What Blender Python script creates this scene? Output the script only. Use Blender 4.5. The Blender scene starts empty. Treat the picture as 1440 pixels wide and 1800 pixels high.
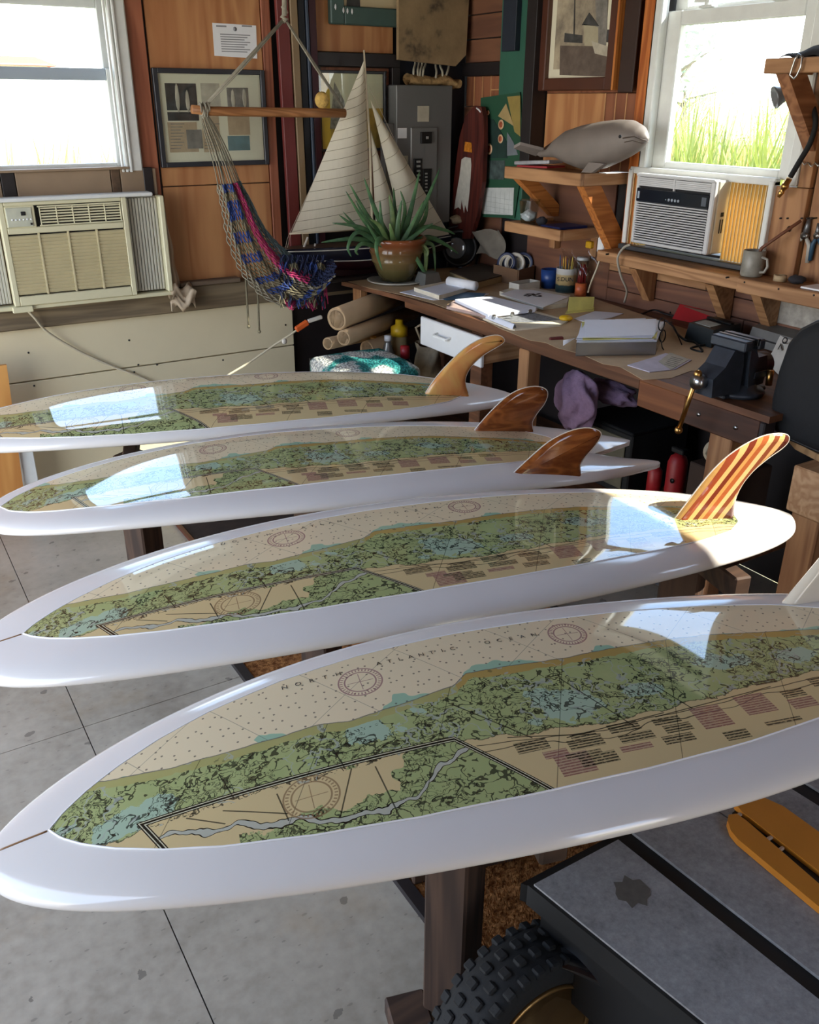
import bpy, bmesh, math, random
from mathutils import Vector, Matrix, noise as mnoise
random.seed(7)
PI = math.pi
SC = bpy.context.scene
COL = SC.collection
# ------------------------------------------------------------------ camera
FPX = 1560.0; CZ = 1.72
RIGHT = Vector((0.85185265, -0.52375625, 0.00514299))
UP = Vector((0.21602163, 0.36025508, 0.90749707))
FWD = Vector((0.47716005, 0.77194279, -0.42002693))
CAMP = Vector((0, 0, CZ))
cam = bpy.data.cameras.new('camera'); camo = bpy.data.objects.new('camera', cam); COL.objects.link(camo)
cam.sensor_fit = 'AUTO'; cam.sensor_width = 36.0; cam.lens = 36.0 * FPX / 1800.0
cam.clip_start = 0.02
camo.matrix_world = Matrix(((RIGHT.x, UP.x, -FWD.x, 0), (RIGHT.y, UP.y, -FWD.y, 0), (RIGHT.z, UP.z, -FWD.z, CZ), (0, 0, 0, 1)))
SC.camera = camo
# ------------------------------------------------------------------ sky, sun, exposure
SC.view_settings.view_transform = 'Standard'; SC.view_settings.look = 'None'
SC.view_settings.gamma = 1.0; SC.view_settings.use_curve_mapping = False
SC.view_settings.exposure = 0.25
SKY = 6.0; SUN = 11.0
wd = bpy.data.worlds.new('world'); SC.world = wd; wd.use_nodes = True
nt = wd.node_tree; nt.nodes.clear()
wo = nt.nodes.new('ShaderNodeOutputWorld'); bg = nt.nodes.new('ShaderNodeBackground')
tc = nt.nodes.new('ShaderNodeTexCoord'); sx = nt.nodes.new('ShaderNodeSeparateXYZ')
nt.links.new(tc.outputs['Generated'], sx.inputs[0])
rp = nt.nodes.new('ShaderNodeValToRGB'); nt.links.new(sx.outputs['Z'], rp.inputs[0])
e = rp.color_ramp.elements
e[0].position = 0.0; e[0].color = (1.0, 0.96, 0.90, 1)
e[1].position = 0.75; e[1].color = (0.52, 0.62, 0.80, 1)
m = e.new(0.12); m.color = (0.90, 0.90, 0.92, 1)
m = e.new(0.30); m.color = (0.36, 0.58, 0.94, 1)
nz = nt.nodes.new('ShaderNodeTexNoise'); nz.inputs['Scale'].default_value = 2.6; nz.inputs['Detail'].default_value = 7
mp = nt.nodes.new('ShaderNodeMapping'); mp.inputs['Scale'].default_value = (1, 1, 2.6)
nt.links.new(tc.outputs['Generated'], mp.inputs[0]); nt.links.new(mp.outputs[0], nz.inputs['Vector'])
cr = nt.nodes.new('ShaderNodeValToRGB'); cr.color_ramp.elements[0].position = 0.50; cr.color_ramp.elements[1].position = 0.76
nt.links.new(nz.outputs['Fac'], cr.inputs[0])
mx = nt.nodes.new('ShaderNodeMixRGB'); mx.inputs[2].default_value = (1.05, 1.0, 0.94, 1)
nt.links.new(cr.outputs[0], mx.inputs[0]); nt.links.new(rp.outputs[0], mx.inputs[1])
nt.links.new(mx.outputs[0], bg.inputs[0]); bg.inputs[1].default_value = SKY
nt.links.new(bg.outputs[0], wo.inputs[0])
SUN_DIR = Vector((-0.88, 0.75, -1.0)).normalized()
sl = bpy.data.lights.new('sun', 'SUN'); sl.energy = SUN; sl.angle = math.radians(0.6); sl.color = (1.0, 0.93, 0.80)
so = bpy.data.objects.new('sun', sl); COL.objects.link(so)
so.rotation_euler = SUN_DIR.to_track_quat('-Z', 'Y').to_euler()
SC.cycles.use_denoising = True
SC.cycles.max_bounces = 10; SC.cycles.diffuse_bounces = 6; SC.cycles.sample_clamp_indirect = 6.0

def portal(name, loc, sx_, sy_, d):
    l = bpy.data.lights.new(name, 'AREA'); l.shape = 'RECTANGLE'; l.size = sx_; l.size_y = sy_; l.cycles.is_portal = True
    o = bpy.data.objects.new(name, l); COL.objects.link(o); o.location = loc
    o.rotation_euler = Vector(d).to_track_quat('-Z', 'Z').to_euler()
XR = 2.85; YB = 4.10; XL = -1.4; YF = -1.3; CEIL = 2.75
portal('bay_portal', (XL - .12, 2.32, 1.25), 3.45, 2.5, (1, 0, 0))
portal('door_portal', (.9, YF - .12, 1.2), .5, 2.0, (0, 1, 0))
portal('back_window_portal', (.8, YB + .25, 1.85), .66, .95, (0, -1, 0))
portal('right_window_portal', (XR + .25, 2.45, 1.85), .8, .95, (-1, 0, 0))

# ------------------------------------------------------------------ measuring: a picture point onto a world plane
def at(px, py, X=None, Y=None, Z=None):
    d = RIGHT * ((px - 720) / FPX) + UP * (-(py - 900) / FPX) + FWD
    t = (Z - CZ) / d.z if Z is not None else (X / d.x if X is not None else Y / d.y)
    return CAMP + d * t

# ------------------------------------------------------------------ materials
def hexc(h):
    h = h.lstrip('#'); r = []
    for i in (0, 2, 4):
        v = int(h[i:i + 2], 16) / 255.0
        r.append(v / 12.92 if v <= .04045 else ((v + .055) / 1.055) ** 2.4)
    return (r[0], r[1], r[2], 1)
class NT:
    def __init__(s, name):
        s.m = bpy.data.materials.new(name); s.m.use_nodes = True; s.t = s.m.node_tree
        s.b = s.t.nodes['Principled BSDF']
    def n(s, typ, **k):
        o = s.t.nodes.new('ShaderNode' + typ)
        for a, v in k.items(): setattr(o, a, v)
        return o
    def put(s, sock, v):
        if hasattr(v, 'is_linked'): s.t.links.new(v, sock)
        elif v is not None: sock.default_value = v
    def ma(s, op, a, b=None, c=None, clamp=False):
        o = s.n('Math', operation=op); o.use_clamp = clamp
        s.put(o.inputs[0], a); s.put(o.inputs[1], b); s.put(o.inputs[2], c)
        return o.outputs[0]
    def mix(s, f, a, b):
        o = s.n('MixRGB'); s.put(o.inputs[0], f); s.put(o.inputs[1], a); s.put(o.inputs[2], b); return o.outputs[0]
    def noise(s, vec, scale, detail=4, rough=.55, dist=0):
        o = s.n('TexNoise'); s.put(o.inputs['Vector'], vec); o.inputs['Scale'].default_value = scale
        o.inputs['Detail'].default_value = detail; o.inputs['Roughness'].default_value = rough; o.inputs['Distortion'].default_value = dist
        return o.outputs['Fac']
    def ramp(s, f, stops):
        o = s.n('ValToRGB'); s.put(o.inputs[0], f); el = o.color_ramp.elements
        while len(el) < len(stops): el.new(.5)
        for i, (p, c) in enumerate(stops): el[i].position = p; el[i].color = c
        return o.outputs[0]
    def map(s, vec, scale=(1, 1, 1), rot=(0, 0, 0), loc=(0, 0, 0)):
        o = s.n('Mapping'); s.put(o.inputs[0], vec); o.inputs['Scale'].default_value = scale; o.inputs['Rotation'].default_value = rot; o.inputs['Location'].default_value = loc
        return o.outputs[0]
    def obj(s):
        return s.n('TexCoord').outputs['Object']
    def bump(s, h, st=.2, dist=.01):
        o = s.n('Bump'); o.inputs['Strength'].default_value = st; o.inputs['Distance'].default_value = dist
        s.put(o.inputs['Height'], h); s.t.links.new(o.outputs[0], s.b.inputs['Normal'])
    def set(s, col=None, rough=None, metal=None, spec=None, coat=None, trans=None):
        for k, v in (('Base Color', col), ('Roughness', rough), ('Metallic', metal), ('Specular IOR Level', spec), ('Coat Weight', coat), ('Transmission Weight', trans)):
            if v is not None: s.put(s.b.inputs[k], v)
        return s.m
MATS = {}
def plain(name, col, rough=.5, metal=0, var=.12, scale=18, bump=.0, coat=0, spec=.5):
    if name in MATS: return MATS[name]
    t = NT(name); c = hexc(col); d = tuple(x * (1 - var) for x in c[:3]) + (1,); u = tuple(min(1, x * (1 + var)) for x in c[:3]) + (1,)
    f = t.noise(t.obj(), scale, 5)
    t.set(t.ramp(f, [(.3, d), (.7, u)]), rough, metal, spec, coat)
    if bump: t.bump(f, bump)
    MATS[name] = t.m; return t.m
def wood(name, c1, c2, axis='Z', scale=7, stretch=14, rough=.55, ring=1.2, knots=True, bump=.1, coat=0):
    if name in MATS: return MATS[name]
    t = NT(name); o = t.obj()
    sc = {'X': (1 / stretch, 1, 1), 'Y': (1, 1 / stretch, 1), 'Z': (1, 1, 1 / stretch)}[axis]
    v = t.map(o, tuple(a * scale for a in sc))
    big = t.noise(v, 1.3, 3, .5, .6)
    rings = t.ma('SINE', t.ma('MULTIPLY', big, 40 * ring))
    fine = t.noise(t.map(o, tuple(a * scale * 9 for a in sc)), 1.0, 4)
    f = t.ma('ADD', t.ma('MULTIPLY', t.ma('ADD', t.ma('MULTIPLY', rings, .5), .5), .55), t.ma('MULTIPLY', fine, .5))
    col = t.ramp(f, [(.15, hexc(c1)), (.85, hexc(c2))])
    blot = t.noise(o, 2.1, 3)
    col = t.mix(t.ma('MULTIPLY', t.ma('SUBTRACT', blot, .35, clamp=True), .9, clamp=True), col, tuple(x * .62 for x in hexc(c1)[:3]) + (1,))
    t.set(col, rough, 0, .35, coat); t.bump(f, bump, .004)
    MATS[name] = t.m; return t.m
def emit_free_glass(name, tint=(.96, .98, .98, 1), refl=.06):
    t = NT(name); tr = t.n('BsdfTransparent'); tr.inputs[0].default_value = tint
    gl = t.n('BsdfGlossy'); gl.inputs['Roughness'].default_value = .02
    lw = t.n('LayerWeight'); lw.inputs[0].default_value = .5
    fr = t.ma('ADD', t.ma('MULTIPLY', t.ma('POWER', lw.outputs['Facing'], 4.0), .5), .04)
    mx = t.n('MixShader'); t.t.links.new(fr, mx.inputs[0]); t.t.links.new(tr.outputs[0], mx.inputs[1]); t.t.links.new(gl.outputs[0], mx.inputs[2])
    t.t.links.new(mx.outputs[0], t.t.nodes['Material Output'].inputs[0]); MATS[name] = t.m; return t.m
def translucent(name, col, amt=.5, rough=.5):
    if name in MATS: return MATS[name]
    t = NT(name); t.set(hexc(col), rough)
    tr = t.n('BsdfTranslucent'); tr.inputs[0].default_value = hexc(col)
    mx = t.n('MixShader'); mx.inputs[0].default_value = amt
    t.t.links.new(t.b.outputs[0], mx.inputs[1]); t.t.links.new(tr.outputs[0], mx.inputs[2])
    t.t.links.new(mx.outputs[0], t.t.nodes['Material Output'].inputs[0]); MATS[name] = t.m; return t.m

# ------------------------------------------------------------------ mesh building
class B:
    def __init__(s): s.v = []; s.f = []; s.sm = []; s.uv = None
    def add(s, vs, fs, smooth=False):
        k = len(s.v); s.v += [Vector(v) for v in vs]; s.f += [tuple(i + k for i in f) for f in fs]; s.sm += [smooth] * len(fs); return s
    def box(s, a, b, M=None, bev=0):
        (x0, y0, z0), (x1, y1, z1) = a, b
        x0, x1 = min(x0, x1), max(x0, x1); y0, y1 = min(y0, y1), max(y0, y1); z0, z1 = min(z0, z1), max(z0, z1)
        c = min(bev, (x1 - x0) * .45, (y1 - y0) * .45, (z1 - z0) * .45)
        if c <= 0:
            vs = [Vector((x, y, z)) for z in (z0, z1) for y in (y0, y1) for x in (x0, x1)]
            fs = [(0, 2, 3, 1), (4, 5, 7, 6), (0, 1, 5, 4), (2, 6, 7, 3), (0, 4, 6, 2), (1, 3, 7, 5)]
        else:
            vs = []; idx = {}
            for xi in (0, 1):
                for yi in (0, 1):
                    for zi in (0, 1):
                        for ax in range(3):
                            p = [x0 + c if xi == 0 else x1 - c, y0 + c if yi == 0 else y1 - c, z0 + c if zi == 0 else z1 - c]
                            p[ax] = ((x0, x1)[xi], (y0, y1)[yi], (z0, z1)[zi])[ax]
                            idx[(xi, yi, zi, ax)] = len(vs); vs.append(Vector(p))
            fs = []
            for ax in range(3):
                o = [i for i in range(3) if i != ax]
                for sd in (0, 1):
                    q = []
                    for (a1, b1) in ((0, 0), (1, 0), (1, 1), (0, 1)):
                        k = [0, 0, 0]; k[ax] = sd; k[o[0]] = a1; k[o[1]] = b1; q.append(idx[tuple(k) + (ax,)])
                    flip = (sd == 0) ^ (ax == 1)
                    fs.append(tuple(q[::-1]) if flip else tuple(q))
                for a1 in (0, 1):
                    for b1 in (0, 1):
                        k0 = [0, 0, 0]; k0[o[0]] = a1; k0[o[1]] = b1; k1 = list(k0); k1[ax] = 1
                        fs.append((idx[tuple(k0) + (o[0],)], idx[tuple(k1) + (o[0],)], idx[tuple(k1) + (o[1],)], idx[tuple(k0) + (o[1],)]))
            for xi in (0, 1):
                for yi in (0, 1):
                    for zi in (0, 1):
                        fs.append(tuple(idx[(xi, yi, zi, ax)] for ax in range(3)))
        if M is not None: vs = [M @ v for v in vs]
        return s.add(vs, fs)
    def beam(s, p0, p1, w, h, up=(0, 0, 1), bev=0.0):
        p0 = Vector(p0); p1 = Vector(p1); d = p1 - p0; L = d.length; d.normalize(); u = Vector(up); x = d.cross(u)
        if x.length < 1e-5: x = d.cross(Vector((1, 0, 0)))
        x.normalize(); u = x.cross(d)
        M = Matrix(((x.x, d.x, u.x, p0.x), (x.y, d.y, u.y, p0.y), (x.z, d.z, u.z, p0.z), (0, 0, 0, 1)))
        return s.box((-w / 2, 0, -h / 2), (w / 2, L, h / 2), M, bev)
    def tube(s, pts, r, seg=8, cap=True, smooth=True):
        pts = [Vector(p) for p in pts]; n = len(pts); rs = r if isinstance(r, (list, tuple)) else [r] * n
        vs = []; prev = None
        for i, p in enumerate(pts):
            d = (pts[min(i + 1, n - 1)] - pts[max(i - 1, 0)]);
            if d.length < 1e-9: d = Vector((0, 0, 1))
            d.normalize()
            if prev is None:
                a = Vector((0, 0, 1)) if abs(d.z) < .9 else Vector((1, 0, 0)); x = d.cross(a).normalized()
            else:
                x = (prev - d * prev.dot(d)); x = x.normalized() if x.length > 1e-6 else d.orthogonal().normalized()
            prev = x; y = d.cross(x)
            for k in range(seg):
                t = 2 * PI * k / seg; vs.append(p + (x * math.cos(t) + y * math.sin(t)) * rs[i])
        fs = [(i * seg + k, i * seg + (k + 1) % seg, (i + 1) * seg + (k + 1) % seg, (i + 1) * seg + k) for i in range(n - 1) for k in range(seg)]
        if cap: fs += [tuple(range(seg))[::-1], tuple((n - 1) * seg + k for k in range(seg))]
        return s.add(vs, fs, smooth)
    def cyl(s, p0, p1, r0, r1=None, seg=20): return s.tube([p0, p1], [r0, r0 if r1 is None else r1], seg)
    def lathe(s, prof, c=(0, 0, 0), seg=28, M=None):
        c = Vector(c); n = len(prof); vs = []
        for (r, z) in prof:
            for k in range(seg):
                t = 2 * PI * k / seg; v = Vector((r * math.cos(t), r * math.sin(t), z)); vs.append((M @ v if M is not None else v) + c)
        fs = [(i * seg + k, i * seg + (k + 1) % seg, (i + 1) * seg + (k + 1) % seg, (i + 1) * seg + k) for i in range(n - 1) for k in range(seg)]
        if prof[0][0] > 1e-4: fs.append(tuple(range(seg))[::-1])
        if prof[-1][0] > 1e-4: fs.append(tuple((n - 1) * seg + k for k in range(seg)))
        return s.add(vs, fs, True)
    def prism(s, poly, d):
        poly = [Vector(p) for p in poly]; d = Vector(d); n = len(poly)
        return s.add(poly + [p + d for p in poly], [tuple(range(n))[::-1], tuple(range(n, 2 * n))] + [(i, (i + 1) % n, n + (i + 1) % n, n + i) for i in range(n)])
    def grid(s, fn, nu, nv, closed=False, smooth=True):
        vs = [fn(i / nu, j / nv) for i in range(nu + 1) for j in range(nv + 1)]
        return s.add(vs, [(i * (nv + 1) + j, (i + 1) * (nv + 1) + j, (i + 1) * (nv + 1) + j + 1, i * (nv + 1) + j + 1) for i in range(nu) for j in range(nv)], smooth)
    def sheet(s, fn, nu, nv, th):
        k = len(s.v); s.grid(fn, nu, nv); top = s.v[k:]
        s.add([v - Vector((0, 0, th)) for v in top], [tuple(i - 0 for i in f[::-1]) for f in [(i * (nv + 1) + j, (i + 1) * (nv + 1) + j, (i + 1) * (nv + 1) + j + 1, i * (nv + 1) + j + 1) for i in range(nu) for j in range(nv)]], True)
        m = len(top); W = nv + 1; ring = [j for j in range(W)] + [i * W + nv for i in range(1, nu + 1)] + [nu * W + j for j in range(nv - 1, -1, -1)] + [i * W for i in range(nu - 1, 0, -1)]
        L = len(ring)
        for a in range(L):
            p, q = ring[a], ring[(a + 1) % L]; s.f.append((k + p, k + q, k + m + q, k + m + p)); s.sm.append(False)
        return s
    def ball(s, c, r, sc=(1, 1, 1), nu=14, nv=10, M=None):
        c = Vector(c)
        def fn(a, b):
            t = 2 * PI * a; p = PI * b; v = Vector((r * sc[0] * math.sin(p) * math.cos(t), r * sc[1] * math.sin(p) * math.sin(t), r * sc[2] * math.cos(p)))
            return (M @ v if M is not None else v) + c
        return s.grid(fn, nu, nv)
    def build(s, name, mat, parent=None, kind=None, label=None, local=False, weld=False):
        org = Vector((0, 0, 0))
        if parent is not None and not local:
            p = parent
            while p.parent: p = p.parent
            org = p.location
        me = bpy.data.meshes.new(name); me.from_pydata([v - org for v in s.v], [], s.f); me.polygons.foreach_set('use_smooth', s.sm)
        bm = bmesh.new(); bm.from_mesh(me)
        if weld: bmesh.ops.remove_doubles(bm, verts=bm.verts, dist=1e-5)
        bmesh.ops.recalc_face_normals(bm, faces=bm.faces); bm.to_mesh(me); bm.free()
        me.materials.append(mat); me.update()
        o = bpy.data.objects.new(name, me); COL.objects.link(o)
        if parent is not None: o.parent = parent
        if kind: o['kind'] = kind
        if label: o['label'] = label
        return o
def tag(o, label, cat, group=None):
    o['label'] = label; o['category'] = cat
    if group: o['group'] = group
    return o
def thing(name, label, cat, loc=(0, 0, 0), group=None):
    o = bpy.data.objects.new(name, None); COL.objects.link(o); o.location = loc; o.empty_display_size = .05
    return tag(o, label, cat, group)
def struct(name):
    o = bpy.data.objects.new(name, None); COL.objects.link(o); o['kind'] = 'structure'; o.empty_display_size = .05; return o
def BX(a, b, bev=0): return B().box(a, b, None, bev)
def text(name, s, size, loc, xdir, ydir, mat, parent, align='CENTER', ext=.0004):
    cu = bpy.data.curves.new(name, 'FONT'); cu.body = s; cu.size = size; cu.extrude = ext; cu.align_x = align; cu.align_y = 'CENTER'; cu.materials.append(mat)
    tmp = bpy.data.objects.new(name, cu); me = bpy.data.meshes.new_from_object(tmp); bpy.data.objects.remove(tmp); bpy.data.curves.remove(cu)
    me.materials.clear(); me.materials.append(mat); o = bpy.data.objects.new(name, me); COL.objects.link(o); o['kind'] = 'stuff'
    x = Vector(xdir).normalized(); y = Vector(ydir); y = (y - x * x.dot(y)).normalized(); z = x.cross(y)
    p = Vector(loc); org = Vector((0, 0, 0))
    if parent is not None:
        q = parent
        while q.parent: q = q.parent
        org = q.location; o.parent = parent
    p = p - org
    o.matrix_local = Matrix(((x.x, y.x, z.x, p.x), (x.y, y.y, z.y, p.y), (x.z, y.z, z.z, p.z), (0, 0, 0, 1)))
    return o
def copy_tree(o, parent=None):
    c = o.copy(); COL.objects.link(c); c.parent = parent
    for ch in list(o.children): copy_tree(ch, c)
    return c
# ------------------------------------------------------------------ shared materials
PLY = wood('plywood_orange', '#a36a42', '#c4905f', 'Z', 4, 9, .5, .8)
PLYR = wood('plywood_red', '#7a4a34', '#9c6446', 'Z', 5, 10, .5, .8)
PLYH = wood('plywood_brown_h', '#634234', '#80573f', 'Y', 5, 10, .55, .8)
STILE = wood('red_stile', '#7d4630', '#a5664a', 'Z', 8, 16, .5, .8)
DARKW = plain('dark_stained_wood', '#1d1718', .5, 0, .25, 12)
PINE = wood('pine', '#8f6643', '#b88c62', 'Y', 8, 16, .55, 1.0)
PINEX = wood('pine_x', '#a87a52', '#cba278', 'X', 8, 16, .55, 1.0)
PINEZ = wood('pine_z', '#8a5e3e', '#b08258', 'Z', 8, 16, .55, 1.0)
OLDW = wood('weathered_beam', '#5d5140', '#86765c', 'X', 6, 14, .7, .8)
WHITEP = plain('cream_board', '#d2c7a6', .55, 0, .05, 3, .05)
WHITEF = plain('white_window_paint', '#d9dcd8', .45, 0, .05, 20)
BLACK = plain('black_plastic', '#060607', .5, 0, .2)
BLACKR = plain('black_rubber', '#060606', .8, 0, .3, 40, .2)
WHITE = plain('white_paper', '#e6e8ea', .7, 0, .02)
STEEL = plain('bright_steel', '#b5b6b4', .28, 1, .08)
BRASS = plain('brass', '#c59a5a', .3, 1, .08)
IRON = plain('blue_black_iron', '#363c45', .42, .35, .2, 30)
RED = plain('red_plastic', '#9a1f24', .45, 0, .1)
CREAM = plain('cream_plastic', '#cfcaa8', .5, 0, .04, 6)
GLASS = emit_free_glass('window_glass')
CLEAR = emit_free_glass('clear_plastic', (.9, .93, .93, 1))
BENCHW = wood('bench_brown', '#50321f', '#744c32', 'Y', 7, 14, .55, .9)

# ------------------------------------------------------------------ the room
def floor_mat():
    t = NT('painted_plywood_floor'); o = t.obj()
    big = t.noise(o, 1.6, 5, .6); fine = t.noise(o, 30, 6)
    base = t.ramp(t.ma('ADD', t.ma('MULTIPLY', big, .7), t.ma('MULTIPLY', fine, .3)), [(.3, hexc('#7f7668')), (.5, hexc('#a39a8b')), (.72, hexc('#bcb2a2'))])
    vo = t.n('TexVoronoi', voronoi_dimensions='2D'); t.put(vo.inputs['Vector'], t.map(o, (1, 1, 1))); vo.inputs['Scale'].default_value = 5.5
    sp = t.ma('LESS_THAN', t.ma('ADD', vo.outputs['Distance'], t.ma('MULTIPLY', t.noise(o, 26, 4), .42)), .245)
    wn = t.n('TexWhiteNoise'); t.put(wn.inputs[0], vo.outputs['Position'])
    sp = t.ma('MULTIPLY', sp, t.ma('GREATER_THAN', wn.outputs['Value'], .35))
    base = t.mix(t.ma('MULTIPLY', sp, .6), base, hexc('#4e4a44'))
    v2 = t.n('TexVoronoi', voronoi_dimensions='2D'); t.put(v2.inputs['Vector'], t.map(o, (1, 2.2, 1), (0, 0, .7))); v2.inputs['Scale'].default_value = 13
    s2 = t.ma('LESS_THAN', t.ma('ADD', v2.outputs['Distance'], t.ma('MULTIPLY', fine, .4)), .24)
    base = t.mix(t.ma('MULTIPLY', s2, .45), base, hexc('#6a655d'))
    rust = t.ma('MULTIPLY', t.ma('SUBTRACT', t.noise(o, 2.3, 6, .7), .56, clamp=True), 5, clamp=True)
    base = t.mix(t.ma('MULTIPLY', rust, .35), base, hexc('#a3855a'))
    t.set(base, t.ramp(fine, [(.3, (.28,) * 3 + (1,)), (.7, (.5,) * 3 + (1,))]), 0, .5); t.bump(fine, .06, .004); return t.m
fl = struct('floor')
FM = floor_mat()
xs = [XL, .30, 1.52, XR]; ys = [YF, .9, 2.35, YB]
for i in range(3):
    for j in range(3):
        BX((xs[i] + .0015, ys[j] + .0015, -.03), (xs[i + 1] - .0015, ys[j + 1] - .0015, 0)).build('panel', FM, fl)
BX((XL, YF, -.06), (XR, YB, -.03)).build('subfloor', DARKW, fl)
ce = struct('ceiling')
BX((XL - .1, YF - .1, CEIL), (XR + .1, YB + .1, CEIL + .05)).build('ceiling_board', plain('ceiling_wood', '#6a4b34', .7), ce)
for k in range(6):
    y = YF + .45 + k * .95 + (.30 if k == 3 else 0)
    BX((XL, y, CEIL - .14), (XR, y + .05, CEIL), .004).build('rafter', plain('rafter_wood', '#7d5a3c', .7), ce)

# back wall, 4.10 m ahead; its window is x .50-1.09
wb = struct('wall_back'); D0 = YB; W1 = (.50, 1.10, 1.44, 2.10)
for a, b in (((XL, 0), (W1[0], CEIL)), ((W1[1], 0), (XR, CEIL)), ((W1[0], 0), (W1[1], W1[2])), ((W1[0], W1[3]), (W1[1], CEIL))):
    BX((a[0], D0 + .012, a[1]), (b[0], D0 + .10, b[1])).build('sheathing', DARKW, wb)
BX((XL, D0 - .02, .599), (1.83, D0 + .012, .83), .003).build('panel', WHITEP, wb, label='cream painted lower wall board')
BX((XL, D0 - .02, .0), (1.83, D0 + .012, .594), .003).build('panel', WHITEP, wb, label='cream painted lower wall board')
nh = B()
for (x, y) in [(50, 620), (60, 678), (227, 598), (236, 654), (243, 641), (276, 641), (392, 633), (502, 571)]:
    p = at(x, y, Y=D0 - .02); nh.cyl((p.x, p.y - .0015, p.z), (p.x, p.y + .001, p.z), .0045, seg=8)
nh.build('screw_head', BLACK, wb, 'stuff')
BX((XL, D0 - .055, .83), (2.30, D0 + .012, .945), .006).build('plank', OLDW, wb, label='grey weathered beam under the panelling')
BX((1.262, D0 - .075, .945), (1.55, D0 - .02, .965), .004).build('plank', plain('driftwood', '#6b5b49', .8), wb)
def panel_b(x0, x1, z0, z1, mt, dep=.0, th=.012, name='panel', bev=.002, lab=None):
    return BX((x0, D0 - dep, z0), (x1, D0 - dep + th if dep else D0 + .012, z1), bev).build(name, mt, wb, label=lab)
panel_b(XL, .42, .945, CEIL, PLY); panel_b(.42, .47, .945, CEIL, STILE, .012, .02, 'plank')
panel_b(1.16, 1.236, .945, CEIL, STILE, .012, .022, 'plank'); panel_b(1.248, 1.755, .945, 1.37, PLY); panel_b(1.248, 1.755, 1.374, CEIL, PLY)
panel_b(.42, 1.16, 2.25, CEIL, PLY)
panel_b(1.758, 1.80, .945, CEIL, STILE, .008, .02, 'plank')
strips = [(1.805, 1.866, '#6e2f2c', .035), (1.868, 1.905, '#8a7456', .04), (1.907, 1.943, '#14161c', .03), (1.945, 1.960, '#3a4658', .035), (1.962, 2.0, '#3a1820', .03)]
for i, (x0, x1, c, dp) in enumerate(strips):
    B().beam((x0 + .02 + (x1 - x0) / 2, D0 - dp, .95), (x0 + (x1 - x0) / 2, D0 - dp, 2.75), (x1 - x0) * .94, .025, (0, 1, 0), .003).build('plank', wood('strip_%d' % i, c, c, 'Z', 9, 16, .5), wb)
panel_b(2.0, 2.428, 1.925, CEIL, PLY); panel_b(2.0, 2.45, 1.865, 1.922, DARKW, .03, .035, 'rail'); panel_b(2.405, 2.45, .95, 1.865, DARKW, .03, .035, 'rail')
panel_b(2.03, 2.405, 1.20, 1.862, PLYR); panel_b(2.0, 2.03, .95, 1.865, DARKW, .02, .03, 'rail'); panel_b(2.03, 2.405, .945, 1.197, DARKW)
sc = B()
for z in (1.845, 1.825): sc.cyl((2.385, D0 - .004, z), (2.385, D0, z), .006, seg=8)
sc.build('screw_head', STEEL, wb, 'stuff')
panel_b(2.45, 2.85, .9, CEIL, plain('midnight_ply', '#151a26', .6))
# front wall doorway and left wall bay, unseen openings added to let daylight in
wf = struct('wall_front')
def wall_y(par, y0, y1, x0, x1, holes, mt):
    xs_ = sorted({x0, x1} | {h[0] for h in holes} | {h[1] for h in holes}); zs_ = sorted({0, CEIL} | {h[2] for h in holes} | {h[3] for h in holes})
    for i in range(len(xs_) - 1):
        for j in range(len(zs_) - 1):
            cx = (xs_[i] + xs_[i + 1]) / 2; cz = (zs_[j] + zs_[j + 1]) / 2
            if any(h[0] < cx < h[1] and h[2] < cz < h[3] for h in holes): continue
            BX((xs_[i], y0, zs_[j]), (xs_[i + 1], y1, zs_[j + 1])).build('panel', mt, par)
FRONT_HOLES = [(.65, 1.15, 0, 2.1)]
wall_y(wf, YF - .1, YF, XL - .1, XR + .1, FRONT_HOLES, PLYR)
wl = struct('wall_left')
BX((XL - .1, 4.05, 0), (XL, YB + .1, CEIL)).build('panel', WHITEP, wl)
BX((XL - .1, YF, 2.5), (XL, 4.05, CEIL)).build('panel', PLY, wl)
BX((XL - .1, YF, 0), (XL, .6, 2.5)).build('panel', PLY, wl)

# right wall, x = 2.85; its window is y 2.08-2.79
wr = struct('wall_right'); W2 = (2.08, 2.79, 1.185, 2.50); HW = (-.32, .2, 2.14, 2.68)  # HW: unseen high opening, added to let sun onto a board tail
for a, b in (((YF, 0), (HW[0], CEIL)), ((HW[1], 0), (W2[0], CEIL)), ((HW[0], 0), (HW[1], HW[2])), ((HW[0], HW[3]), (HW[1], CEIL)), ((W2[1], 0), (YB + .1, CEIL)), ((W2[0], 0), (W2[1], W2[2])), ((W2[0], W2[3]), (W2[1], CEIL))):
    BX((XR + .012, a[0], a[1]), (XR + .10, b[0], b[1])).build('sheathing', DARKW, wr)
def panel_r(y0, y1, z0, z1, mt, dep=0, th=.012, name='panel', lab=None, bev=.002):
    return BX((XR - dep, y0, z0), (XR - dep + th if dep else XR + .012, y1, z1), bev).build(name, mt, wr, label=lab)
for k in range(5): panel_r(3.75, YB, 1.895 + k * .105, 1.995 + k * .105, PLYH, name='plank')
panel_r(3.75, YB, 2.42, CEIL, PLYH)
panel_r(3.75, YB, 1.835, 1.893, DARKW, .02, .03, 'rail')
LT = plain('pale_groove', '#b98a5c', .6)
for k in range(3): panel_r(4.02 - k * .07, 4.085 - k * .07, 1.70, 1.833, PLYR, name='plank')
panel_r(3.75, 3.875, 1.775, 1.833, PLYR, name='plank'); panel_r(3.75, 3.875, 1.70, 1.77, PLYR, name='plank')
panel_r(3.75, YB, .9, 1.697, PLYH)
g = B()
for y in (4.0175, 3.9475, 3.8775): g.box((XR - .001, y - .003, 1.70), (XR + .008, y + .003, 1.833))
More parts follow.
